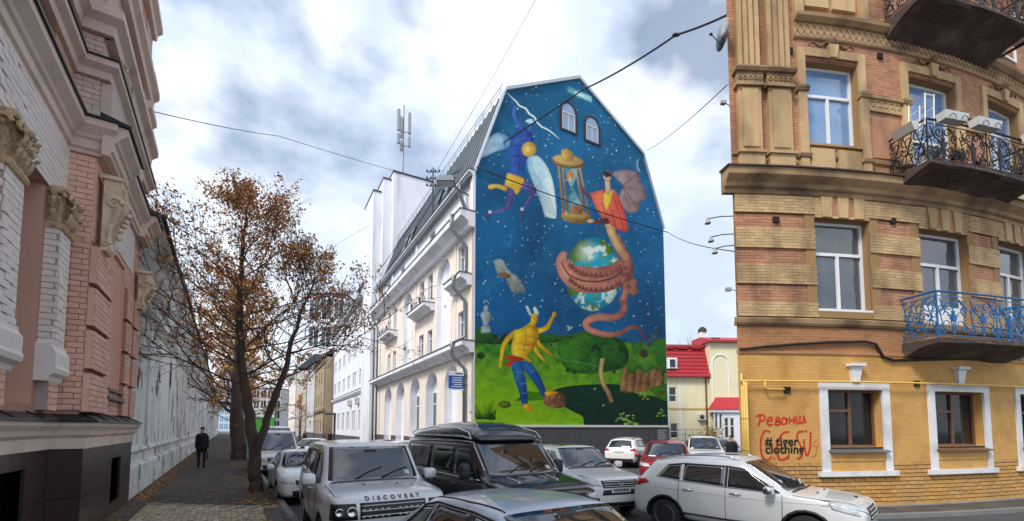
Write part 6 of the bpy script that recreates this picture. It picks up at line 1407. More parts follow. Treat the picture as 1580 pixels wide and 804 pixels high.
# ================================================================== trees
BARK = mat('dark_bark', S(80, 66, 58), .95, .3, 3, .8, 18, stain=S(104, 90, 78), stain_amt=.5, stain_scale=(1, 1, .3))
L1 = mat('leaf_orange_brown', S(186, 118, 80), .75, .25, 4); L2 = mat('leaf_ochre', S(206, 164, 84), .75, .25, 4); L3 = mat('leaf_brown', S(134, 88, 60), .8, .25, 4); L4 = mat('leaf_olive', S(120, 116, 58), .75, .2, 4)
def tree(name, label, base, stems, n1, lenf, leaves, seed, rad=.09, lsize=.075, split=3, leafmats=(L1, L2, L3), zmin=2.2, group=None, droop=.0, lev3=3):
    rn = random.Random(seed); base = Vector(base); t = thing(name, label, 'tree', base, group=group); b = MB(); tips = []
    def limb(p, d, L, r, lev):
        n = 5 if lev < 3 else 3; pts = [p.copy()]; dd = d.normalized()
        for i in range(n):
            dd = (dd + Vector((rn.gauss(0, .16), rn.gauss(0, .16), rn.gauss(.05 - droop, .13)))).normalized(); pts.append(pts[-1] + dd * L / n)
        b.tube(pts, [r * (1 - .8 * i / n) + .002 for i in range(n + 1)], 5 if lev == 1 else 3, 0, cap=False)
        if lev >= 2: tips.append((pts, lev))
        if lev < 3:
            k = split + (2 if lev == 1 else 0) if lev < 2 else lev3
            for i in range(k):
                f = .25 + .75 * (i + rn.random()) / k; j = min(n - 1, int(f * n)); q = pts[j].lerp(pts[j + 1], f * n - j if f * n - j < 1 else 1)
                ax = (pts[j + 1] - pts[j]).normalized(); s_ = ax.orthogonal().normalized(); s_.rotate(Matrix.Rotation(rn.uniform(0, 6.28), 3, ax))
                nd = (ax * rn.uniform(.5, .9) + s_ * rn.uniform(.5, .9) + Vector((0, 0, .15)))
                limb(q, nd, L * rn.uniform(.4, .62) * (1.1 - .35 * f), r * .5, lev + 1)
    for si, (pts, rs) in enumerate(stems):
        pts = [Vector(p) for p in pts]; sp = smooth([tuple(p) for p in pts], 5) if False else pts
        # finer polyline with interpolated radii
        fine, fr = [], []
        for (p, q), (r0, r1) in zip(zip(pts, pts[1:]), zip(rs, rs[1:])):
            for i in range(4):
                k = i / 4; fine.append(p.lerp(q, k) + Vector((rn.gauss(0, .02), rn.gauss(0, .02), 0))); fr.append(r0 + (r1 - r0) * k)
        fine.append(pts[-1]); fr.append(rs[-1]); b.tube(fine, fr, 9, 0)
        ztop = pts[-1].z; k = n1 if si == 0 else int(n1 * .6); a = rn.uniform(0, 6)
        for i in range(k):
            f = (i + rn.random()) / k; z = zmin + (ztop - zmin) * f ** .85
            j = 0
            while j < len(fine) - 2 and fine[j + 1].z < z: j += 1
            p = fine[j]; a += 2.4 + rn.uniform(-.4, .4); el = R(12 + 48 * f + rn.uniform(-12, 12))
            limb(p, Vector((math.cos(a) * math.cos(el), math.sin(a) * math.cos(el), math.sin(el))), lenf(f) * rn.uniform(.75, 1.15), max(.011, fr[j] * .27), 1)
        limb(fine[-1], Vector((rn.gauss(0, .2), rn.gauss(0, .2), 1)), lenf(1.), fr[-1] * .8, 2)
    b.build('trunk', BARK, t, fix=False)
    c = MB(); n_ = 0
    zs_ = [p[0][-1].z for p in tips]; zlo, zhi = min(zs_), max(zs_)
    while n_ < leaves:
        pts, lev = rn.choice(tips); hgt = (pts[-1].z - zlo) / (zhi - zlo)
        if rn.random() > .35 + .65 * hgt: continue
        cl = pts[rn.randint(1, len(pts) - 1)]
        for _ in range(rn.randint(1, 5)):
            p = cl + Vector((rn.gauss(0, .09), rn.gauss(0, .09), rn.gauss(-.03, .09))); s_ = lsize * rn.uniform(.6, 1.3)
            u_ = Vector((rn.gauss(0, 1), rn.gauss(0, 1), rn.gauss(0, 1))).normalized(); v_ = u_.orthogonal().normalized(); v_.rotate(Matrix.Rotation(rn.uniform(0, 6.28), 3, u_))
            w_ = u_.cross(v_); c.add([p - v_ * s_, p - w_ * s_ * .45 + u_ * s_ * .15, p + v_ * s_, p + w_ * s_ * .45 + u_ * s_ * .15], [(0, 1, 2, 3)], rn.choice([0, 0, 1, 1, 2]) if hgt > .35 else rn.choice([0, 0, 1, 2, 2])); n_ += 1
    if leaves: c.build('crown', list(leafmats), t, fix=False)
    return t
TB = on_z(396, 757, .18); ty = TB.y; TP = lambda x, y, dy=0.: at_y(x, y, ty + dy)
lf = lambda f: 3.3 * (1 - f) ** .75 + .75
tree('street_tree', 'nearest street tree with forked trunk and sparse orange leaves beside the kerb', TB,
     [([TB - Vector((0, 0, .1)), TP(394, 735), TP(391, 690), TP(384, 640, .1), TP(374, 580, .1), TP(370, 510, 0), TP(372, 430, .1), TP(376, 365, 0), TP(382, 318, 0)], [.23, .19, .17, .155, .135, .105, .075, .045, .02]),
      ([TP(393, 705), TP(408, 660, -.1), TP(424, 615, -.2), TP(438, 575, -.2), TP(452, 520, .1), TP(470, 470, .3), TP(486, 430, .3)], [.13, .115, .105, .085, .065, .04, .02])],
     32, lf, 13500, 12, lsize=.058, split=6, zmin=3.4, lev3=5)
GT = 'street trees along the left kerb'
labs = ['thick trunked tree second along the kerb behind the forked tree', 'third tree along the kerb, mostly behind the thick trunk', 'fourth tree along the left kerb near the parked van', 'slender bare tree farther down the left kerb', 'last visible tree of the row near the green hoarding']
for i, (lat, fwd, h, r) in enumerate(((.75, 33, 11.5, .4), (.8, 44, 12, .3), (.8, 56, 12, .28), (.9, 72, 13, .3), (.9, 92, 13, .3))):
    p = st(lat, fwd, .15); s_ = Vector((random.uniform(-.3, .3), 0, 0)); 
    tree('street_tree', labs[i], p, [([p - Vector((0, 0, .1)), p + Vector((0, 0, 1.2)) + s_ * .3, p + Vector((0, 0, 3.2)) + s_, p + Vector((0, 0, h * .6)) + s_ * 1.5, p + Vector((0, 0, h)) + s_])[0:1][0:1] and ([p - Vector((0, 0, .1)), p + Vector((0, 0, 1.2)) + s_ * .3, p + Vector((0, 0, 3.2)) + s_, p + Vector((0, 0, h * .6)) + s_ * 1.5, p + Vector((0, 0, h)) + s_], [r * 1.15, r, r * .8, r * .5, .05])], 22, lambda f: 4.0 * (1 - f) ** .7 + 1.0, (3800, 2600, 2000, 1600, 1400)[i], 20 + i, lsize=.12 + .03 * i, split=4, zmin=3.2, leafmats=(L1, L2, L3), lev3=3)
for i, (lat, fwd, h) in enumerate(((-9, 34, 13), (-10, 52, 14), (-9, 75, 15))):
    p = st(lat, fwd, 0); tree('bare_tree', ('bare dark tree rising behind the near part of the white wall', 'second bare tree behind the white wall', 'far bare tree behind the white wall')[i], p, [([p, p + Vector((.1, 0, 4)), p + Vector((0, .2, h * .6)), p + Vector((0, 0, h))], [.25, .2, .12, .03])], 16, lambda f: 3 * (1 - f) ** .7 + .9, (900, 1500, 1500)[i], 40 + i, lsize=.1, split=4, leafmats=(L4, L3, L1), zmin=4)
p = Vector((26.5, 66, 0)); tree('bare_tree', 'leafless tree showing over the red roof', p, [([p, p + Vector((.2, 0, 5)), p + Vector((0, 0, 10)), p + Vector((0, 0, 15.0))], [.3, .22, .14, .04])], 18, lambda f: 3 * (1 - f) ** .6 + 1.2, 0, 51, split=4, zmin=4)
p = st(9.2, 74, 0)
for i, q in enumerate((Vector((-29.5, 62, 0)), Vector((-33.5, 70, 0)))):
    tree('young_tree', ('slim young tree by the white office building', 'second slim young tree farther along the office front')[i], q, [([q, q + Vector((0, 0, 2.5)), q + Vector((0, 0, 5)), q + Vector((0, 0, 6.6))], [.09, .08, .05, .02])], 12, lambda f: 1.5 * (1 - f) + .5, 260, 60 + i, lsize=.13, split=3, zmin=2)
# shrub by the railing
q = P_(hu(1087), 2.5, 0); t = thing('shrub', 'small yellow green shrub by the thin railing', 'shrub', q); c = MB(); rn = random.Random(8)
for i in range(420):
    v = Vector((rn.gauss(0, .55), rn.gauss(0, .4), abs(rn.gauss(1.3, .5)))); s_ = .12; u_ = Vector((rn.gauss(0, 1), rn.gauss(0, 1), rn.gauss(0, 1))).normalized(); w_ = u_.orthogonal()
    c.add([q + v - u_ * s_, q + v + w_ * s_ * .6, q + v + u_ * s_, q + v - w_ * s_ * .6], [(0, 1, 2, 3)], rn.choice([0, 1]))
c.build('foliage', [L4, L2], t, fix=False); b = MB()
for i in range(7): b.tube([q, q + Vector((rn.gauss(0, .3), rn.gauss(0, .3), 1.4))], .025, 4)
b.build('stems', BARK, t)
# ================================================================== overhead wires
def wire(name, label, pts, r, grp='overhead wires', sag=0., m=CABLE):
    pts = [Vector(p) for p in pts]; o_ = []
    for a, c in zip(pts, pts[1:]):
        for i in range(14):
            k = i / 14; o_.append(a.lerp(c, k) - Vector((0, 0, sag * 4 * k * (1 - k))))
    o_.append(pts[-1]); b = MB(); b.tube(o_, r, 5); o = b.build(name, m, smooth=True); tag(o, label, 'wire', grp); return o
hook = at_y(676, 282, 29.8)
wire('overhead_cable', 'thick black overhead cable crossing in front of the mural from upper right', [at_y(1190, -14, 11.6), at_y(1043, 54, 14), at_y(900, 138, 20), hook], .035, sag=.12)
b = MB(); c = at_y(1043, 54, 14); b.lathe([(.03, -.12), (.06, -.05), (.06, .05), (.03, .12)], c, axis='x', n=8); tag(b.build('cable_joint', CABLE), 'dark sleeve on the thick overhead cable below the top corner', 'cable joint')
wire('overhead_cable', 'pair of black wires dropping from the roof edge to the far street, upper one', [hook, at_y(575, 430, 48), at_y(500, 520, 62), at_y(455, 560, 80)], .03, sag=.25)
wire('overhead_cable', 'pair of black wires dropping from the roof edge to the far street, lower one', [hook + Vector((.2, 0, -.4)), at_y(560, 470, 50), at_y(470, 530, 66), at_y(440, 575, 80)], .03, sag=.25)
wire('thin_wire', 'thin wire sagging from the left house towards the roof edge', [LF.P(.9, .15, 10.4), at_y(430, 210, 19), hook], .012, sag=.06)
wire('thin_wire', 'thin dark wire slung across the mural below the left eave', [MW.P(-.1, .3, 16.3), MW.P(14.75, .3, 15.9)], .03, sag=.18)
wire('thin_wire', 'thin wire from the mural eave to the ochre house', [MW.P(14.75, .3, 15.9), at_y(1133, 388, 11.6)], .015, sag=.2)
wire('thin_wire', 'faint wire rising steeply above the mural roof', [at_y(675, 262, 29.8), at_y(760, 120, 26), at_y(826, 0, 22), at_y(850, -60, 20)], .012)
wire('thin_wire', 'faint wire from the roof shoulder to the upper right corner', [MW.P(12.9, .2, 21.4), at_y(1122, 131, 11.6)], .014, sag=.2)
wire('thin_wire', 'faint slack wire at the left of the sky', [at_y(505, 385, 60), at_y(570, 348, 45)], .015)
# ================================================================== vehicles
def paint(name, c, metal=.0, rough=.28): return mat('car_paint_' + name, c, rough, .03, .8, metal=metal, coat=.8, stain=tuple(x * .8 + .01 for x in c), stain_amt=.35, stain_scale=(1.2, 1.2, 1.2))
CG = mat('car_glass', (.01, .014, .018), .02, 0, ior=2.3); CGT = mat('car_glass_tinted', (.006, .007, .009), .05, 0, ior=1.6)
BLK = mat('black_car_plastic', (.02, .02, .022), .55, .1, 8); TYR = mat('tyre_rubber', (.022, .022, .024), .9, .15, 9, .3, 60); RIM = mat('alloy_rim', (.58, .59, .6), .35, .06, metal=.25)
LAMP = mat('headlamp_glass', (.5, .53, .56), .12, .5, 12, coat=.8); REDL = mat('red_tail_lamp', (.45, .02, .02), .15, .2, 9, coat=.7); AMB = mat('amber_lamp', (.6, .2, .03), .2, .1); CHR = mat('chrome_trim', (.7, .71, .72), .15, .04, metal=1.0); PLT = mat('number_plate_white', (.62, .62, .6), .5, .1, 20); SEAM = mat('panel_gap', (.012, .012, .013), .8, 0); DARKG = mat('grille_black', (.012, .012, .014), .4, .2, 20)
PINKG = 'cars parked around the lane and in front of the mural'
TMP = []
class Car:
    def __init__(s, name, label, pos, f, sp, body, glass=CG, cat='car', trim=None):
        s.sp = sp; s.body = body; s.L, s.W, s.H = sp['L'], sp['W'], sp['H']; L, H = s.L, s.H; w = s.W / 2
        s.t = thing(name, label, cat, (pos[0], pos[1], 0.), math.atan2(f[1], f[0]), PINKG, static=False)
        rows = []
        def hs(x, zb, ww, zbelt, yr, ze, zt, yb=.95, crown=.015):
            rows.append([(x, 0, zb), (x, .8 * ww, zb), (x, .965 * ww, zb + .07), (x, ww, zb + (zbelt - zb) * .45), (x, .992 * ww, zbelt - .1), (x, yb * ww, zbelt), (x, yr * ww, ze), (x, yr * ww * .62, zt), (x, 0, zt + crown)])
        g = sp['gc']; hn, hc = sp['nose'], sp['cowl']; xf = L / 2
        xc, xw, xr, xb = sp['xc'], sp['xw'], sp['xr'], sp['xb']; bf, br = sp['belt']; tl = sp['tail']; yr = sp.get('yr', .76)
        # front bumper, nose, bonnet, cowl, windscreen head, roof, roof end, tail
        hs(xf, g + .12, w * .74, hn - .28, .7, hn - .25, hn - .24, .96); hs(xf - .05, g + .03, w * .86, hn - .12, .8, hn - .08, hn - .06)
        hs(xf - .22, g, w * .95, hn - .03, .82, hn + .01, hn + .02); hs(xf - .24 - (xf - .24 - xc) * .5, g, w, (hn + bf) / 2 - .015, .84, (hn + hc) / 2 + .005, (hn + hc) / 2 + .02)
        hs(xc + .06, g, w, bf - .01, .84, hc - .005, hc + .01); hs(xc, g, w, bf, .84, hc + .02, hc + .03)
        xm = (xc + xw) / 2; hs(xm, g, w, bf + .004, (.84 + yr) / 2, (hc + H - .05) / 2 + .0, (hc + H) / 2 + .02)
        hs(xw, g, w, bf + .01, yr, H - .075, H - .025); hs(xw - .2, g, w, bf + (br - bf) * .2, yr, H - .05, H - .004)
        hs((xw + xr) / 2, g, w, (bf + br) / 2, yr, H - .045, H, .95, .02); hs(xr + .05, g, w, br - .005, yr * .985, H - sp.get('drop', .06) - .05, H - sp.get('drop', .06))
        hs(xr, g, w * .99, br, yr * .97, H - sp.get('drop', .06) - .09, H - sp.get('drop', .06) - .03)
        xe = -xf; zt = tl
        if xb - .12 > xe: hs((xr + xb) / 2, g, w * .985, (br + tl) / 2 + .01, (yr + .84) / 2 * .97, (H + tl) / 2 - .07, (H + tl) / 2 - .03)
        hs(xb, g, w * .97, tl - .03, .84, tl + .0, tl + .02); hs(max(xb - .15, xe + .1), g + .02, w * .95, tl - .06, .84, tl - .03, tl - .01) if xb - .2 > xe else None
        hs(xe + .05, g + .04, w * .9, tl - .16, .8, tl - .1, tl - .08); hs(xe, g + .12, w * .78, tl - .3, .7, tl - .26, tl - .25)
        n = len(rows); V = []; F = []
        for r in rows:
            V += r + [(x, -y, z) for x, y, z in r[1:8]]          # 9 + 7
        loop = list(range(9)) + list(range(15, 8, -1))
        for i in range(n - 1):
            for j in range(16):
                a, c = loop[j], loop[(j + 1) % 16]; F.append((16 * i + a, 16 * i + c, 16 * (i + 1) + c, 16 * (i + 1) + a))
        F.append(tuple(loop[::-1])); F.append(tuple(16 * (n - 1) + q for q in loop))
        me = bpy.data.meshes.new('body'); me.from_pydata(V, [], F); bm = bmesh.new(); bm.from_mesh(me); bmesh.ops.recalc_face_normals(bm, faces=bm.faces)
        cl = bm.edges.layers.float.new('crease_edge'); bm.verts.ensure_lookup_table()
        for e_ in bm.edges:
            a, c = e_.verts[0].index, e_.verts[1].index; ra, rc = a // 16, c // 16; ja, jc = a % 16, c % 16
            if ra != rc and ja == jc and ja in (5, 13): e_[cl] = .55
            if ra != rc and ja == jc and ja in (6, 14) and ra >= 6: e_[cl] = .35
            if ra == rc == 5 and min(ja, jc) >= 5: e_[cl] = .6
            if ra == rc == 7 and min(ja, jc) >= 6: e_[cl] = .4
            if sp.get('boxy') and ra != rc and ja == jc and ja in (6, 14): e_[cl] = .6
        bm.to_mesh(me); bm.free()
        o = bpy.data.objects.new('tmp', me); C.objects.link(o); sb = o.modifiers.new('s', 'SUBSURF'); sb.levels = 2; sb.render_levels = 2
        bpy.context.view_layer.update(); dg = bpy.context.evaluated_depsgraph_get(); m2 = bpy.data.meshes.new_from_object(o.evaluated_get(dg))
        s.bvh = BVHTree.FromPolygons([v.co.copy() for v in m2.vertices], [tuple(p.vertices) for p in m2.polygons])
        wr = sp['wr']; xs = sp['wx']; rw = wr + .055; cuts = []
        for x in xs:
            for sg in (1, -1):
                b = MB(); b.lathe([(rw, -.19), (rw, .19)], (x, sg * (w - .08), wr), axis='y', n=28); cm = b.mesh('cut', BLK); bm = bmesh.new(); bm.from_mesh(cm); bmesh.ops.recalc_face_normals(bm, faces=bm.faces); bm.to_mesh(cm); bm.free()
                co = bpy.data.objects.new('cut', cm); C.objects.link(co); cuts.append(co); md = o.modifiers.new('b', 'BOOLEAN'); md.object = co; md.operation = 'DIFFERENCE'; md.solver = 'EXACT'
        bpy.context.view_layer.update(); dg = bpy.context.evaluated_depsgraph_get(); m3 = bpy.data.meshes.new_from_object(o.evaluated_get(dg)); m3.name = 'body'
        m3.materials.clear(); m3.materials.append(body); m3.materials.append(BLK)
        cl_h = g + sp.get('clad', .0)
        for p in m3.polygons:
            c = p.center; k = 0
            for x in xs:
                if (c.x - x) ** 2 + (c.z - wr) ** 2 < (rw + .004) ** 2 and abs(c.y) > w - .29 and abs(c.y) < w * 1.02 and abs(math.hypot(c.x - x, c.z - wr) - rw) < .02 or (abs(abs(c.y) - (w - .27)) < .006 and (c.x - x) ** 2 + (c.z - wr) ** 2 < rw ** 2): k = 1
                if c.z < g + .04: k = 1
            p.material_index = k; p.use_smooth = True
        for co in cuts: bpy.data.objects.remove(co)
        bpy.data.objects.remove(o)
        s.o = link('body', m3, s.t); s.glass = glass
        for x in xs:
            for sg in (1, -1): s.wheel(x, sg * (w - .13), wr, sg)
    def arch(s, m):
        for x in s.sp['wx']:
            for ax in ('L', 'R'):
                r = s.sp['wr'] + .07; s.line('wheel_arch_trim', [(x + r * math.cos(q), s.sp['wr'] + r * math.sin(q)) for q in [math.pi * (-.05 + 1.1 * i / 10) for i in range(11)]], ax, .03, m, -.008)
    def wheel(s, x, y, r, sg):
        b = MB(); W = .105
        b.lathe([(r * .66, -W), (r * .9, -W), (r * .98, -W * .8), (r, -W * .5), (r, W * .5), (r * .98, W * .8), (r * .9, W), (r * .66, W)], (x, y, r), axis='y', n=28); o = b.build('wheel', TYR, s.t, smooth=True)
        b = MB(); yo = y + sg * W * .8
        b.lathe([(r * .67, -.03), (r * .67, .012), (r * .62, .02), (r * .6, -.03)], (x, yo, r), axis='y', n=24, cap=False)
        for k in range(5):
            a = 2 * math.pi * k / 5 + .3; u_ = Vector((math.cos(a), 0, math.sin(a))); v_ = Vector((-math.sin(a), 0, math.cos(a))); c = Vector((x, yo, r)); q = Vector((0, sg, 0))
            P8 = []
            for d in (-.02, .012):
                for rr, ww in ((.05, .045), (r * .62, .03)):
                    for e_ in (-1, 1): P8.append(c + u_ * rr + v_ * ww * e_ + q * d)
            b.hexa([P8[0], P8[1], P8[3], P8[2], P8[4], P8[5], P8[7], P8[6]])
        b.lathe([(.07, -.02), (.07, .018), (.05, .022)], (x, yo, r), axis='y', n=12); b.build('rim', s.sp.get('rim', RIM), o)
        b = MB(); b.lathe([(r * .6, -.04), (r * .6, -.03)], (x, yo - sg * .02, r), axis='y', n=20); b.build('brake_disc', BLK, o)
    def cast(s, a, c, axis):
        if axis == 'L': o, d = Vector((a, 4, c)), Vector((0, -1, 0))
        elif axis == 'R': o, d = Vector((a, -4, c)), Vector((0, 1, 0))
        elif axis == 'F': o, d = Vector((6, a, c)), Vector((-1, 0, 0))
        elif axis == 'B': o, d = Vector((-6, a, c)), Vector((1, 0, 0))
        else: o, d = Vector((a, c, 6)), Vector((0, 0, -1))
        h = s.bvh.ray_cast(o, d)
        if h[0] is None: h = s.bvh.find_nearest(o + d * (4 if axis != 'T' else 5)); 
        n = h[1]; n = n if n.dot(d) < 0 else -n
        return h[0], n
    def patch(s, name, q, axis, m, off=.006, nu=12, nv=6, parent=None, bul=(0, 0, 0, 0), label=None):
        """skin panel laid over the body: corners a,b,c,d in the projection's plane, edges may bulge (bottom,right,top,left)"""
        a, b_, c, d = [Vector((p[0], p[1])) for p in q]; V = []; ctr = (a + b_ + c + d) / 4
        for j in range(nv + 1):
            v = j / nv
            for i in range(nu + 1):
                u = i / nu; bot = a.lerp(b_, u); top = d.lerp(c, u)
                up_ = (d + c - a - b_).normalized(); rt = (b_ + c - a - d).normalized()
                bot = bot - up_ * bul[0] * 4 * u * (1 - u); top = top + up_ * bul[2] * 4 * u * (1 - u)
                p = bot.lerp(top, v); p = p + rt * (bul[1] * u - bul[3] * (1 - u)) * 4 * v * (1 - v)
                h, n = s.cast(p.x, p.y, axis); V.append(h + n * off)
        F = [(j * (nu + 1) + i, j * (nu + 1) + i + 1, (j + 1) * (nu + 1) + i + 1, (j + 1) * (nu + 1) + i) for j in range(nv) for i in range(nu)]
        mb = MB(); mb.add(V, F)
        # rim going down to the body so the panel has a thickness
        ring = [i for i in range(nu + 1)] + [j * (nu + 1) + nu for j in range(1, nv + 1)] + [nv * (nu + 1) + i for i in range(nu - 1, -1, -1)] + [j * (nu + 1) for j in range(nv - 1, 0, -1)]
        k0 = len(mb.V); ext = []
        for i in ring:
            p = V[i]; h = s.bvh.find_nearest(p); ext.append(tuple(h[0] - h[1] * .004))
        mb.add(ext, []); kk = len(ring)
        for i in range(kk): mb.F.append((ring[i], ring[(i + 1) % kk], k0 + (i + 1) % kk, k0 + i)); mb.M.append(0)
        o = mb.build(name, m, parent or s.t, smooth=True)
        for p_ in list(o.data.polygons)[len(F):]: p_.use_smooth = False
        if label: o['label'] = label
        return o
    def both(s, name, q, m, **k):
        return [s.patch(name, q if ax == 'L' else q, ax, m, **k) for ax in ('L', 'R')]
    def line(s, name, pts, axis, r, m, off=.0, parent=None):
        P = []
        for (a, c), (e, f) in zip(pts, pts[1:]):
            for i in range(8):
                k = i / 8; h, n = s.cast(a + (e - a) * k, c + (f - c) * k, axis); P.append(h + n * off)
        h, n = s.cast(pts[-1][0], pts[-1][1], axis); P.append(h + n * off)
        b = MB(); b.tube(P, r, 5); return b.build(name, m, parent or s.t, smooth=True)
    def mirror(s, x, z, m, w_=.2, h_=.15):
        for sg in (1, -1):
            y = sg * (s.W / 2 + .1); b = MB(); b.ball((0, 0, 0), 1, 1, 1, 16, 10); pw_ = lambda q: math.copysign(abs(q) ** .6, q); b.V = [(x + .09 * pw_(v[0]), y + w_ / 2 * pw_(v[1]), z + h_ / 2 * pw_(v[2])) for v in b.V]
            b.V = [(v[0] * 1 if v[0] > x - .05 else x - .05, v[1], v[2]) for v in b.V]; o = b.build('mirror', m, s.t, smooth=True)
            b = MB(); b.tube([(x, sg * (s.W / 2 - .1), z - .05), (x, y - sg * .05, z - .04)], .03, 6); b.build('mirror_arm', BLK, o)
            b = MB(); b.box(x - .062, x - .051, y - w_ * .38, y + w_ * .38, z - h_ * .36, z + h_ * .36); b.build('mirror_glass', CHR, o)
    def glazing(s, side, tint=None, wsq=None, rear=True, pill=True):
        sp = s.sp; G = tint or s.glass; w = s.W / 2; xc, xw, xr, xb = sp['xc'], sp['xw'], sp['xr'], sp['xb']; yr = sp.get('yr', .76)
        a = w * .80; c = w * yr * .9
        ws = s.patch('windscreen', [(xc - .03, -a), (xc - .03, a), (xw + .02, c), (xw + .02, -c)], 'T', s.glass, .007, 16, 10, bul=(.09, 0, -.05, 0))
        for yy in (-.35, .12): s.line('wiper', [(xc - .01, yy * w), (xc - .1, yy * w + .25), (xc - .17, yy * w + .5)], 'T', .009, BLK, .018, ws)
        s.patch('screen_mirror', [(xw + .17, -.11), (xw + .17, .11), (xw + .12, .1), (xw + .12, -.1)], 'T', BLK, .011, 4, 2, parent=ws)
        s.patch('sticker', [(xc - .06, a * .72), (xc - .06, a * .84), (xc - .12, a * .82), (xc - .12, a * .7)], 'T', PLT, .011, 2, 2, parent=ws)
        s.line('cowl_trim', [(xc + .05, -a * .95), (xc + .1, 0), (xc + .05, a * .95)], 'T', .025, BLK, -.005)
        if rear:
            s.patch('rear_window', [(xb + .02, -w * .72), (xb + .02, w * .72), (xr - .04, w * yr * .82), (xr - .04, -w * yr * .82)] if xr - xb > .25 else [(-w * .7, sp['belt'][1] - .0), (w * .7, sp['belt'][1] - .0), (w * yr * .8, s.H - .17), (-w * yr * .8, s.H - .17)], 'T' if xr - xb > .25 else 'B', G, .007, 12, 6)
        for q, mm_ in side:
            for ax in ('L', 'R'): s.patch('side_window', q, ax, mm_ or G, .006, 10, 6)
    def frontend(s, lamps, grille, bump, plate=True, badge=True):
        for sg in (1, -1):
            s.patch('headlight', [(sg * p[0], p[1]) for p in lamps], 'F', LAMP, .008, 8, 4)
        if grille: 
            g = s.patch('grille', grille, 'F', DARKG, .008, 12, 4)
            z0, z1 = grille[0][1], grille[2][1]; y0, y1 = grille[0][0], grille[1][0]
            for k in range(3):
                z = z0 + (z1 - z0) * (k + .6) / 3.2; s.line('grille_bar', [(y0 * .97, z), (0, z), (y1 * .97, z)], 'F', .009, s.sp.get('gbar', CHR), .014, g)
        if bump: s.patch('air_intake', bump, 'F', BLK, .006, 12, 4)
        if plate:
            z = bump[0][1] + .05 if bump else .45; h, n = s.cast(0, z + .06, 'F'); b = MB(); b.box(h.x + .004, h.x + .02, -.26, .26, z, z + .11); p = b.build('number_plate', PLT, s.t)
            b = MB()
            for k in range(8): b.box(h.x + .021, h.x + .0225, -.2 + k * .052, -.165 + k * .052, z + .025, z + .085)
            b.build('plate_lettering', SEAM, p, kind='stuff')
def seams(c, xs, z0, z1):
    for x in xs:
        for ax in ('L', 'R'): c.line('door_gap', [(x, z0), (x, z1)], ax, .006, SEAM)
def handles(c, xs, z):
    for x in xs:
        for sg, ax in ((1, 'L'), (-1, 'R')):
            h, n = c.cast(x, z, ax); b = MB(); b.tube([h - Vector((.1, 0, 0)), h + n * .035 - Vector((.07, 0, 0)), h + n * .035 + Vector((.07, 0, 0)), h + Vector((.1, 0, 0))], .014, 6); b.build('door_handle', c.sp.get('hm', c.body), c.t, smooth=True)
def roof_rails(c, x0, x1, y, m):
    for sg in (1, -1):
        P = []
        for i in range(9):
            k = i / 8; h, n = c.cast(x0 + (x1 - x0) * k, sg * y, 'T'); P.append(h + Vector((0, 0, .055 * min(1, 6 * k, 6 * (1 - k)) + .002)))
        b = MB(); b.tube(P, .017, 6); b.build('roof_rail', m, c.t, smooth=True)
def tails(c, q, rear_bump=True):
    for sg in (1, -1): c.patch('tail_light', [(sg * p[0], p[1]) for p in q], 'B', REDL, .008, 8, 4)
SILVER = paint('silver', (.66, .68, .70), .1, .3); WHITEP = paint('white', (.8, .81, .82)); PEARL = paint('pearl_white', (.8, .8, .78)); BLACKP = paint('black', (.012, .012, .015), 0, .18); REDP = paint('deep_red', (.4, .015, .03), .1, .25); STEEL = paint('blue_grey', (.42, .47, .54), .1, .3); CHAMP = paint('pale_silver', (.72, .73, .72), .05, .3); GREYP = paint('graphite', (.10, .11, .12), .3, .3); MAROON = paint('rust_red', (.3, .06, .04), .2, .3)
F0 = (.541, -.841)
# -- silver off-roader (image centre left)
sp = dict(L=4.83, W=1.95, H=1.88, gc=.3, nose=1.13, cowl=1.2, xc=1.1, xw=.52, xr=-2.2, xb=-2.34, belt=(1.16, 1.2), tail=1.2, yr=.8, wr=.38, wx=(1.5, -1.38), boxy=True, drop=.02, gbar=RIM)
fD = (.5, -.866); c = Car('off_roader', 'boxy silver off-roader with lettered bonnet facing the camera', (-3.0, 8.95), fD, sp, SILVER)
c.glazing([([(-.0, 1.23), (.98, 1.21), (.55, 1.72), (-.0, 1.75)], None), ([(-1.0, 1.25), (-.06, 1.23), (-.06, 1.75), (-1.0, 1.76)], None), ([(-2.1, 1.27), (-1.08, 1.25), (-1.08, 1.76), (-2.1, 1.74)], CGT)])
HL = LAMP; LAMP = DARKG; c.frontend([(.53, .80), (.9, .80), (.88, 1.03), (.56, 1.03)], [(-.5, .80), (.5, .80), (.5, 1.03), (-.5, 1.03)], [(-.6, .38), (.6, .38), (.55, .56), (-.55, .56)])
LAMP = HL
for sg in (1, -1):
    for dy, r in ((.62, .075), (.79, .06)):
        h, n = c.cast(sg * dy, .92, 'F'); b = MB(); b.lathe([(r, .0), (r, .018), (r * .75, .022), (r * .7, .012)], h + Vector((.006, 0, 0)), axis='x', n=16); b.build('lamp_ring', CHR, c.t, smooth=True)
for i in range(4):
    for sg in (1, -1):
        for k in range(5): c.line('grille_mesh', [(sg * (.07 + k * .09), .83 + .05 * i), (sg * (.11 + k * .09), .83 + .05 * i)], 'F', .012, RIM, .012) if i in (0, 2) else None
seams(c, (.98, -.03, -1.04), .5, 1.18); handles(c, (.2, -.85), 1.05); c.mirror(.95, 1.28, SILVER, .24, .2)
c.line('bonnet_gap', [(2.1, -.82), (1.2, -.84)], 'T', .007, SEAM); c.line('bonnet_gap', [(2.1, .82), (1.2, .84)], 'T', .007, SEAM)
for x_, s_ in ((.55, 1), (.55, -1)): c.line('washer_jet', [(1.55, s_ * .28), (1.5, s_ * .28)], 'T', .012, BLK, .006)
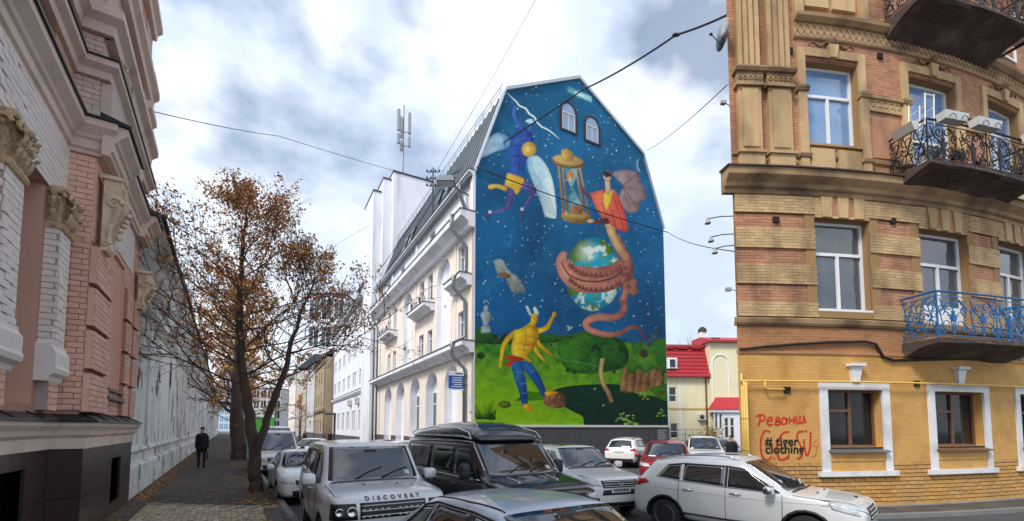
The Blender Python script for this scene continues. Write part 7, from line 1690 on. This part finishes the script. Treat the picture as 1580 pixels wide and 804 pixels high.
def letters(c, s_, size, x, z, name, axis='F', m=BLK, sp_=1.6, up=Vector((0, 0, 1))):
    f = bpy.data.curves.new(name, 'FONT'); f.body = s_; f.size = size; f.extrude = .006; f.space_character = sp_; f.align_x = 'CENTER'; f.offset = size * .02
    t_ = bpy.data.objects.new('tmp', f); C.objects.link(t_); bpy.context.view_layer.update(); me_ = bpy.data.meshes.new_from_object(t_.evaluated_get(bpy.context.evaluated_depsgraph_get())); bpy.data.objects.remove(t_)
    for v in me_.vertices:
        y = -v.co.x if False else v.co.x
        h, n = c.cast(x - .0 + v.co.y * 0 - (size * .5 - v.co.y) * -1 * -1 if axis == 'T' else y, y if axis == 'T' else z + v.co.y, axis)
        v.co = h + n * (.006 + v.co.z)
    me_.materials.clear(); me_.materials.append(m); return link(name, me_, c.t)
# letters along the bonnet's front edge, read from the front
f = bpy.data.curves.new('bonnet', 'FONT'); f.body = 'DISCOVERY'; f.size = .085; f.extrude = .004; f.space_character = 2.15; f.align_x = 'CENTER'; f.offset = .0035
t_ = bpy.data.objects.new('tmp', f); C.objects.link(t_); bpy.context.view_layer.update(); me_ = bpy.data.meshes.new_from_object(t_.evaluated_get(bpy.context.evaluated_depsgraph_get())); bpy.data.objects.remove(t_)
for v in me_.vertices:
    h, n = c.cast(v.co.x, 1.062 + v.co.y * .85, 'F'); v.co = h + Vector((.006 + v.co.z, 0, 0)) + n * .002
me_.materials.clear(); me_.materials.append(mat('badge_grey', (.09, .09, .1), .4)); link('bonnet_lettering', me_, c.t)
c.line('skid_bar', [(-.7, .62), (0, .63), (.7, .62)], 'F', .02, SILVER, .01)
# -- black conversion van with raised roof
sp = dict(L=5.5, W=2.0, H=1.95, gc=.32, nose=1.12, cowl=1.24, xc=1.62, xw=.98, xr=-2.55, xb=-2.68, belt=(1.2, 1.2), tail=1.2, yr=.84, wr=.37, wx=(1.75, -1.65), boxy=True, drop=.02)
c = Car('conversion_van', 'black high roofed van with tinted windows and chrome trim', (-.63, 9.95), F0, sp, BLACKP, glass=CG, cat='van')
c.glazing([([(.45, 1.24), (1.42, 1.24), (.98, 1.74), (.45, 1.76)], CGT), ([(-.75, 1.24), (.37, 1.24), (.37, 1.76), (-.75, 1.77)], CGT), ([(-2.35, 1.24), (-.83, 1.24), (-.83, 1.77), (-2.3, 1.75)], CGT)])
c.frontend([(.6, .78), (.9, .78), (.88, .98), (.62, .98)], [(-.56, .72), (.56, .72), (.56, 1.0), (-.56, 1.0)], [(-.7, .4), (.7, .4), (.7, .55), (-.7, .55)])
b = MB(); rows = []
for x, w_, z0, z1 in ((1.12, .62, 1.88, 1.94), (1.0, .76, 1.87, 2.06), (.6, .8, 1.87, 2.25), (0, .82, 1.86, 2.3), (-1.2, .82, 1.86, 2.28), (-2.2, .8, 1.86, 2.18), (-2.62, .72, 1.86, 1.98)):
    rows.append([(x, -w_, z0), (x, -w_ * 1.02, z0 + (z1 - z0) * .35), (x, -w_ * .94, z0 + (z1 - z0) * .72), (x, -w_ * .62, z1 - .01), (x, -w_ * .25, z1), (x, w_ * .25, z1), (x, w_ * .62, z1 - .01), (x, w_ * .94, z0 + (z1 - z0) * .72), (x, w_ * 1.02, z0 + (z1 - z0) * .35), (x, w_, z0)])
V = [p for r in rows for p in r]; b.add(V, [(10 * i + j, 10 * i + j + 1, 10 * i + 11 + j, 10 * i + 10 + j) for i in range(6) for j in range(9)] + [tuple(range(10)), tuple(60 + q for q in range(9, -1, -1))] + [(10 * i, 10 * i + 10, 10 * i + 19, 10 * i + 9) for i in range(6)])
o = b.build('raised_roof', BLACKP, c.t, smooth=True); md = o.modifiers.new('s', 'SUBSURF'); md.levels = 1; md.render_levels = 2
for sg in (1, -1):
    b = MB(); b.tube([(1.0, sg * .835, 1.93), (.85, sg * .82, 2.06), (.3, sg * .81, 2.15), (-.8, sg * .82, 2.17), (-2.0, sg * .81, 2.1), (-2.3, sg * .81, 2.03), (-2.2, sg * .83, 1.99), (-.8, sg * .845, 1.99), (.6, sg * .845, 1.98), (1.0, sg * .835, 1.93)], .012, 5); b.build('roof_trim', CHR, o)
    b = MB(); b.tube([(1.02, sg * .85, 1.87), (0, sg * .865, 1.9), (-2.4, sg * .86, 1.9)], .016, 5); b.build('drip_rail', CHR, o)
    c.line('belt_trim', [(1.55, 1.19), (0, 1.19), (-2.4, 1.19)], 'L' if sg > 0 else 'R', .014, CHR, .004)
    c.line('pillar_trim', [(1.52, sg * .83), (1.28, sg * .82), (1.02, sg * .8)], 'T', .014, CHR, .006)
seams(c, (.41, -.79), .5, 1.2); handles(c, (.6, -.55), 1.05); c.mirror(1.25, 1.34, BLK, .22, .3)
for y in (-.5, .35): c.line('bonnet_trim', [(2.2, y), (1.75, y)], 'T', .02, CHR, .004)
# -- blue grey hatchback in the near foreground
sp = dict(L=4.35, W=1.8, H=1.47, gc=.22, nose=.8, cowl=.98, xc=1.05, xw=.32, xr=-1.25, xb=-1.98, belt=(.94, .98), tail=.98, yr=.74, wr=.31, wx=(1.33, -1.27), drop=.07)
c = Car('hatchback', 'blue grey hatchback nearest the camera seen from above its roof', (.25, 4.45), F0, sp, STEEL)
c.glazing([([(-.02, .99), (.9, .97), (.32, 1.33), (-.02, 1.35)], None), ([(-.98, 1.0), (-.1, .99), (-.1, 1.35), (-.85, 1.33)], None), ([(-1.5, 1.03), (-1.05, 1.0), (-.92, 1.31), (-1.2, 1.26)], None)])
c.frontend([(.45, .6), (.8, .58), (.78, .76), (.5, .74)], [(-.4, .55), (.4, .55), (.42, .72), (-.42, .72)], [(-.5, .28), (.5, .28), (.5, .42), (-.5, .42)])
for sg, ax in ((1, 'L'), (-1, 'R')):
    c.line('window_trim', [(.92, .97), (.33, 1.35), (-.05, 1.372), (-.9, 1.35), (-1.22, 1.28), (-1.52, 1.04)], ax, .011, BLK, .006); c.line('roof_channel', [(.3, sg * .56), (-.3, sg * .6), (-1.1, sg * .57)], 'T', .009, SEAM, .002); c.line('pillar', [(-.06, 1.0), (-.06, 1.35)], ax, .03, BLK, .0)
seams(c, (.95, -.06), .4, .97); c.mirror(.8, 1.02, STEEL)
# -- pearl white crossover by the van
sp = dict(L=4.55, W=1.82, H=1.67, gc=.28, nose=.98, cowl=1.1, xc=.95, xw=.2, xr=-1.75, xb=-2.1, belt=(1.05, 1.1), tail=1.1, yr=.74, wr=.34, wx=(1.35, -1.27), drop=.06, clad=.0, gbar=CHR)
c = Car('crossover', 'white crossover with sunroof and chrome grille between the black van and the lane', (1.72, 12.55), (.36, -.933), sp, PEARL)
c.glazing([([(0, 1.12), (.8, 1.1), (.25, 1.5), (0, 1.53)], None), ([(-.98, 1.14), (-.06, 1.12), (-.06, 1.53), (-.98, 1.53)], None), ([(-1.7, 1.18), (-1.06, 1.14), (-1.06, 1.52), (-1.5, 1.48)], None)])
c.frontend([(.5, .80), (.86, .84), (.78, 1.02), (.55, .93)], [(-.47, .76), (.47, .76), (.5, .92), (-.5, .92)], [(-.5, .6), (.5, .6), (.46, .72), (-.46, .72)])
c.patch('sunroof', [(-.55, -.42), (-.55, .42), (.05, .4), (.05, -.4)], 'T', CGT, .006); c.mirror(.7, 1.16, PEARL, .22, .17); seams(c, (.85, -.03, -1.02), .5, 1.06); handles(c, (.15, -.85), .98)
for sg in (1, -1): c.patch('fog_light', [(sg * .55, .44), (sg * .78, .46), (sg * .76, .56), (sg * .58, .55)], 'F', BLK, .008, 6, 3); c.patch('fog_lens', [(sg * .62, .47), (sg * .7, .47), (sg * .7, .54), (sg * .62, .54)], 'F', AMB, .014, 4, 3)
h, n = c.cast(0, .84, 'F'); b = MB()
for y in (-.045, .045): b.hexa([(h.x + .02, y * .8 - .012, .80), (h.x + .035, y * .8 - .012, .80), (h.x + .035, y * .8 + .012, .80), (h.x + .02, y * .8 + .012, .80), (h.x + .02, y * 1.2 - .012, .88), (h.x + .035, y * 1.2 - .012, .88), (h.x + .035, y * 1.2 + .012, .88), (h.x + .02, y * 1.2 + .012, .88)])
b.box(h.x + .02, h.x + .034, -.04, .04, .83, .848); b.build('badge', CHR, c.t)
c.patch('bumper_guard', [(-.62, .34), (.62, .34), (.6, .43), (-.6, .43)], 'F', BLK, .006)
# -- white small crossover seen from behind
sp = dict(L=4.3, W=1.77, H=1.62, gc=.26, nose=.95, cowl=1.05, xc=1.0, xw=.3, xr=-1.62, xb=-1.98, belt=(1.0, 1.07), tail=1.05, yr=.73, wr=.34, wx=(1.3, -1.37), drop=.08)
fA = (.49, .872); c = Car('small_crossover', 'white small crossover seen from behind near the mural plinth', (6.75, 25.6), fA, sp, WHITEP)
c.glazing([([(0, 1.08), (.85, 1.05), (.3, 1.46), (0, 1.48)], None), ([(-.95, 1.1), (-.06, 1.08), (-.06, 1.48), (-.95, 1.48)], None), ([(-1.55, 1.16), (-1.03, 1.1), (-1.03, 1.46), (-1.35, 1.42)], None)])
tails(c, [(.5, .92), (.86, .9), (.84, 1.06), (.62, 1.02)]); c.patch('rear_skirt', [(-.7, .3), (.7, .3), (.74, .52), (-.74, .52)], 'B', BLK, .008); seams(c, (.9, -.03), .45, 1.02); handles(c, (.15, -.8), .93); c.mirror(.75, 1.1, WHITEP); roof_rails(c, .2, -1.5, .55, BLK)
h, n = c.cast(0, .85, 'B'); b = MB(); b.box(h.x - .02, h.x - .003, -.26, .26, .82, .93); b.build('number_plate', PLT, c.t)
# -- red suv
sp = dict(L=4.5, W=1.8, H=1.66, gc=.28, nose=1.0, cowl=1.1, xc=.9, xw=.2, xr=-1.8, xb=-2.1, belt=(1.05, 1.1), tail=1.1, yr=.75, wr=.34, wx=(1.35, -1.27), drop=.05)
c = Car('red_suv', 'dark red suv facing the camera left of the ochre house', (5.85, 16.9), (-.34, -.94), sp, REDP)
sd3 = [([(0, 1.12), (.78, 1.1), (.25, 1.5), (0, 1.52)], None), ([(-.98, 1.13), (-.06, 1.12), (-.06, 1.52), (-.98, 1.52)], None), ([(-1.75, 1.16), (-1.06, 1.13), (-1.06, 1.51), (-1.6, 1.48)], None)]
c.glazing(sd3); c.frontend([(.5, .84), (.86, .86), (.82, .98), (.55, .95)], [(-.46, .7), (.46, .7), (.5, .94), (-.5, .94)], [(-.5, .36), (.5, .36), (.46, .52), (-.46, .52)]); c.mirror(.7, 1.15, REDP); seams(c, (.82, -.03), .5, 1.05); handles(c, (.15, -.85), .98)
# -- silver suv behind it, dark car beyond
c = Car('silver_suv', 'silver suv parked just behind the dark red one', (9.7, 22.6), (-.3, -.954), dict(sp, H=1.72), CHAMP); c.glazing(sd3); c.frontend([(.5, .84), (.86, .86), (.82, .98), (.55, .95)], [(-.46, .7), (.46, .7), (.5, .94), (-.5, .94)], [(-.5, .36), (.5, .36), (.46, .52), (-.46, .52)]); c.mirror(.7, 1.15, CHAMP); roof_rails(c, .1, -1.6, .58, BLK)
HB = dict(L=4.3, W=1.74, H=1.46, gc=.2, nose=.82, cowl=.98, xc=1.0, xw=.3, xr=-1.2, xb=-1.85, belt=(.94, .98), tail=1.0, yr=.73, wr=.31, wx=(1.33, -1.25), drop=.07)
SDH = [([(0, .99), (.85, .97), (.3, 1.33), (0, 1.35)], None), ([(-.95, 1.0), (-.07, .99), (-.07, 1.35), (-.85, 1.33)], None)]
FRH = ([(.42, .6), (.8, .64), (.74, .78), (.5, .7)], [(-.4, .56), (.4, .56), (.44, .7), (-.44, .7)], [(-.5, .26), (.5, .26), (.5, .42), (-.5, .42)])
def hatch(name, label, pos, f, m, **k):
    c = Car(name, label, pos, f, dict(HB, **k), m); c.glazing(SDH); c.frontend(*FRH); c.mirror(.78, 1.0, m); seams(c, (.92, -.04), .4, .96); handles(c, (.15, -.8), .88); return c
hatch('dark_car', 'dark car mostly hidden behind the silver suv', (13.1, 27.5), (-.3, -.954), GREYP)
# -- white hatchback with a patterned shade, left lane
c = hatch('white_sedan', 'white hatchback with black patterned windscreen shade behind the off-roader', (-6.75, 14.35), F0, WHITEP, W=1.7)
b_ = random.Random(5)
for i in range(26):
    x = .82 - b_.random() * .38; y = b_.uniform(-.42, .42); s_ = b_.uniform(.03, .07)
    c.patch('shade_blot', [(x, y), (x, y + s_), (x - s_ * 1.2, y + s_ * .9), (x - s_, y - s_ * .3)], 'T', BLK if i % 3 else PLT, .011, 2, 2)
# -- white van with a tall roof behind it, and its neighbours down the lane
sp = dict(L=4.6, W=1.85, H=2.02, gc=.28, nose=.98, cowl=1.12, xc=1.3, xw=.62, xr=-2.1, xb=-2.22, belt=(1.08, 1.1), tail=1.12, yr=.74, wr=.32, wx=(1.45, -1.3), drop=.03)
c = Car('delivery_van', 'old white delivery van with tall tapered roof by the left kerb', (-11.35, 21.4), F0, sp, WHITEP, cat='van')
c.glazing([([(.3, 1.13), (1.15, 1.12), (.72, 1.55), (.3, 1.6)], None)]); c.frontend([(.55, .72), (.82, .72), (.82, .86), (.58, .86)], [(-.5, .68), (.5, .68), (.5, .86), (-.5, .86)], [(-.75, .36), (.75, .36), (.75, .55), (-.75, .55)]); c.mirror(1.1, 1.2, BLK)
c = Car('delivery_van', 'second white van parked right behind the old delivery van', (-14.6, 27.6), F0, dict(sp, H=2.25), WHITEP, cat='van'); c.glazing([([(.3, 1.13), (1.15, 1.12), (.72, 1.55), (.3, 1.6)], None)]); c.frontend([(.55, .72), (.82, .72), (.82, .86), (.58, .86)], None, [(-.75, .36), (.75, .36), (.75, .55), (-.75, .55)])
hatch('white_hatchback', 'distant white car standing across the lane behind the off-roader', (-13.2, 29.5), (.2, -.98), WHITEP)
hatch('white_hatchback', 'white hatchback between the off-roader and the black van', (-4.9, 19.0), F0, PEARL)
hatch('grey_car', 'silver grey car roof behind the off-roader near the arches', (-8.6, 24.6), (.8, -.6), CHAMP); hatch('rust_red_car', 'rust red car showing its roof by the arched wall', (-7.4, 26.3), (.84, -.54), MAROON)
hatch('silver_hatchback', 'silver hatchback with dark screen parked nose out by the near arches', (-5.7, 24.0), (.85, -.52), CHAMP); hatch('grey_hatchback', 'graphite hatchback next to the silver one by the near arches', (-4.9, 22.4), (.85, -.52), GREYP)
hatch('far_car', 'tiny pale car at the far end of the left lane', (-34, 62), F0, WHITEP)
# -- pale silver crossover on the right
sp = dict(L=4.16, W=1.74, H=1.57, gc=.24, nose=.92, cowl=1.0, xc=.98, xw=.22, xr=-1.62, xb=-1.93, belt=(.96, 1.06), tail=1.04, yr=.75, wr=.33, wx=(1.25, -1.29), drop=.07, clad=.06, hm=CHR, gbar=RIM)
c = Car('compact_crossover', 'pale silver crossover with roof rails parked against the ochre house', (4.72, 9.15), (.71, -.704), sp, CHAMP); c.arch(BLK)
c.glazing([([(-.02, 1.02), (.84, .985), (.24, 1.38), (-.02, 1.41)], None), ([(-.9, 1.07), (-.1, 1.025), (-.1, 1.41), (-.9, 1.41)], None), ([(-1.42, 1.12), (-.96, 1.075), (-.96, 1.40), (-1.22, 1.37)], None)])
c.frontend([(.4, .70), (.84, .84), (.8, .93), (.5, .80)], [(-.36, .62), (.36, .62), (.4, .82), (-.4, .82)], [(-.6, .3), (.6, .3), (.5, .46), (-.5, .46)])
for ax in ('L', 'R'):
    c.patch('headlight', [(1.62, .80), (1.98, .72), (1.96, .80), (1.55, .92)], ax, LAMP, .009, 8, 4); c.patch('tail_light', [(-2.0, .88), (-1.62, .98), (-1.7, 1.05), (-1.98, 1.04)], ax, REDL, .01, 8, 4)
    c.line('window_trim', [(.86, .975), (-.1, 1.01), (-.95, 1.06), (-1.46, 1.11)], ax, .009, CHR, .006); c.line('window_trim', [(.86, .985), (.25, 1.36), (-.05, 1.40), (-.92, 1.41), (-1.25, 1.365), (-1.46, 1.12)], ax, .010, BLK, .004); c.line('crease', [(1.5, .86), (.4, .84), (-1.5, .9)], ax, .006, CHAMP, .002); c.line('sill_trim', [(.9, .42), (0, .4), (-.9, .42)], ax, .02, BLK, .004)
    c.line('pillar', [(-.06, 1.02), (-.06, 1.41)], ax, .03, BLK, -.008)
seams(c, (.9, -.06), .42, .96); seams(c, (-.98,), .62, 1.04); handles(c, (.12, -.78), .9); c.mirror(.72, 1.04, CHR, .24, .16); roof_rails(c, .15, -1.5, .58, CHR)
tails(c, [(.6, .9), (.84, .9), (.82, 1.03), (.66, 1.02)])
c.line('bonnet_gap', [(1.9, -.66), (1.5, -.78), (1.05, -.8)], 'T', .006, SEAM); c.line('bonnet_gap', [(1.9, .66), (1.5, .78), (1.05, .8)], 'T', .006, SEAM)
for s_ in (1, -1): c.line('washer_jet', [(1.35, s_ * .3), (1.31, s_ * .3)], 'T', .012, BLK, .006)
c.line('badge', [(1.86, -.04), (1.82, .0), (1.84, .05)], 'T', .014, BLK, .008); c.patch('dashboard_paper', [(.82, -.5), (.82, -.42), (.76, -.4), (.76, -.5)], 'T', PLT, .009, 2, 2)
h, n = c.cast(-1.25, 0, 'T'); b = MB(); b.tube([h, h + Vector((-.18, 0, .17))], [.012, .004], 5); b.build('antenna', BLK, c.t)
# ================================================================== people
SKIN = mat('skin', S(190, 140, 116), .6, .06); JACK = mat('black_jacket', S(22, 22, 26), .85, .15, 6, .3, 40); TROU = mat('dark_trousers', S(24, 25, 34), .85, .12, 6); SHOE = mat('black_shoes', S(16, 16, 18), .5, .1)
def person(label, pos, face, h=1.78, coat=True, jm=JACK, tm=TROU, stride=.2, bag=False, cap=True):
    t = thing('person', label, 'person', (pos[0], pos[1], pos[2]), math.atan2(face[1], face[0]), static=False); k = h / 1.78
    pts = [(0, 0, .96), (0, 0, 1.12), (0, 0, 1.3), (.0, 0, 1.46), (.01, 0, 1.54), (.03, 0, 1.63), (.025, 0, 1.72)]; rad = [(.155, .125), (.15, .115), (.185, .125), (.13, .1), (.055, .055), (.085, .075), (.06, .055)]
    ed = [(0, 1), (1, 2), (2, 3), (3, 4), (4, 5), (5, 6)]
    def chain(root, ps, rs):
        i = root
        for p, r in zip(ps, rs): pts.append(p); rad.append((r, r)); ed.append((i, len(pts) - 1)); i = len(pts) - 1
        return i
    for sg, ph in ((1, stride), (-1, -stride)):
        e_ = chain(0, [(.01, sg * .1, .9), (.01 + ph * .5, sg * .105, .5), (ph - .03, sg * .1, .1), (ph + .02, sg * .1, .05), (ph + .15, sg * .11, .035)], [.1, .07, .05, .05, .035])
        w_ = chain(3, [(0, sg * .17, 1.43), (-.03 - ph * .3, sg * .205, 1.16), (.05 - ph * .8, sg * .205, .92), (.06 - ph * .85, sg * .205, .84)], [.07, .055, .042, .032])
        x, y, z = pts[w_]
        for q, (dx, L_) in enumerate(((.028, .075), (.01, .085), (-.008, .08), (-.025, .062))): chain(w_, [(x + dx, y, z - .03), (x + dx + .005, y - sg * .005, z - .03 - L_ * .5), (x + dx + .012, y - sg * .02, z - .03 - L_)], [.011, .0095, .008])
        chain(w_, [(x + .035, y - sg * .01, z - .01), (x + .055, y - sg * .02, z - .05)], [.012, .01])
    me = bpy.data.meshes.new('body'); me.from_pydata([tuple(c_ * k for c_ in p) for p in pts], ed, []); o = bpy.data.objects.new('tmp', me); C.objects.link(o)
    sk = o.modifiers.new('skin', 'SKIN'); o.modifiers.new('s', 'SUBSURF').levels = 1
    for i, v in enumerate(me.skin_vertices[0].data): v.radius = (rad[i][0] * k, rad[i][1] * k); v.use_root = i == 0
    bpy.context.view_layer.update(); m2 = bpy.data.meshes.new_from_object(o.evaluated_get(bpy.context.evaluated_depsgraph_get())); bpy.data.objects.remove(o)
    m2.name = 'body'
    for m_ in (SKIN, jm, tm, SHOE): m2.materials.append(m_)
    for p in m2.polygons:
        z = p.center.z / k; p.use_smooth = True; p.material_index = 3 if z < .09 else 0 if z > 1.51 or (z < .87 and abs(p.center.y) > .175 * k) else 1 if z > .9 or abs(p.center.y) > .17 * k else 2
    link('body', m2, t)
    b = MB(); r_ = lambda a, z: (a * k, z * k)
    b.lathe([r_(.185, .7), r_(.18, .95), r_(.165, 1.12), r_(.185, 1.3), r_(.15, 1.44), r_(.07, 1.52)], (0, 0, 0), n=16); b.V = [(v[0] * .78, v[1] * 1.08, v[2]) for v in b.V]; b.build('jacket', jm, t, smooth=True)
    b = MB(); b.ball((.02 * k, 0, 1.7 * k), .1 * k, .085 * k, .09 * k, 12, 7)
    if cap: b.V = [(v[0], v[1], max(v[2], 1.69 * k)) for v in b.V]; b.box(.08 * k, .19 * k, -.06 * k, .06 * k, 1.69 * k, 1.705 * k); b.build('cap', JACK, t, smooth=False)
    else: b.V = [(min(v[0], .07 * k), v[1], v[2]) for v in b.V]; b.build('hair', mat('dark_hair', S(36, 26, 22), .8, .1), t, smooth=True)
    b = MB(); b.ball((.115 * k, 0, 1.64 * k), .022 * k, .014 * k, .022 * k, 6, 4)
    for sg in (1, -1): b.ball((.03 * k, sg * .085 * k, 1.64 * k), .018 * k, .01 * k, .028 * k, 6, 4)
    b.build('nose_and_ears', SKIN, t)
    if bag:
        t2 = thing('carrier_bag', 'dark slim bag hanging from the walking man in black', 'bag', (pos[0], pos[1], pos[2]), math.atan2(face[1], face[0]), static=False); y = -.235
        b = MB(); b.hexa([(-.12, y - .04, .42), (.14, y - .04, .42), (.14, y + .04, .42), (-.12, y + .04, .42), (-.1, y - .015, .72), (.12, y - .015, .72), (.12, y + .015, .72), (-.1, y + .015, .72)]); b.build('sack', JACK, t2); b = MB(); b.tube([(-.06, y, .72), (.0, y, .8), (.06, y, .8), (.08, y, .72)], .008, 4); b.build('handle', JACK, t2)
PP = on_z(310, 722, .25)
person('man in black jacket and cap walking away along the white wall', (PP.x, PP.y, .235), SF, 1.98 if False else 1.95, stride=.16, bag=True)
person('man in dark clothes standing by the corner of the ochre house', (10.0, 20.3, 0), (-.6, -.8), 1.8, stride=.05, cap=False)
person('distant person in dark red jacket by the office entrance', (-26.6, 57, 0), (.3, -.9), 1.75, jm=mat('dark_red_jacket', S(82, 28, 30), .8, .1), stride=.1, cap=False); person('distant person in black near the far white car', (-21.3, 52, 0), (.2, -.9), 1.75, stride=.1, cap=False)
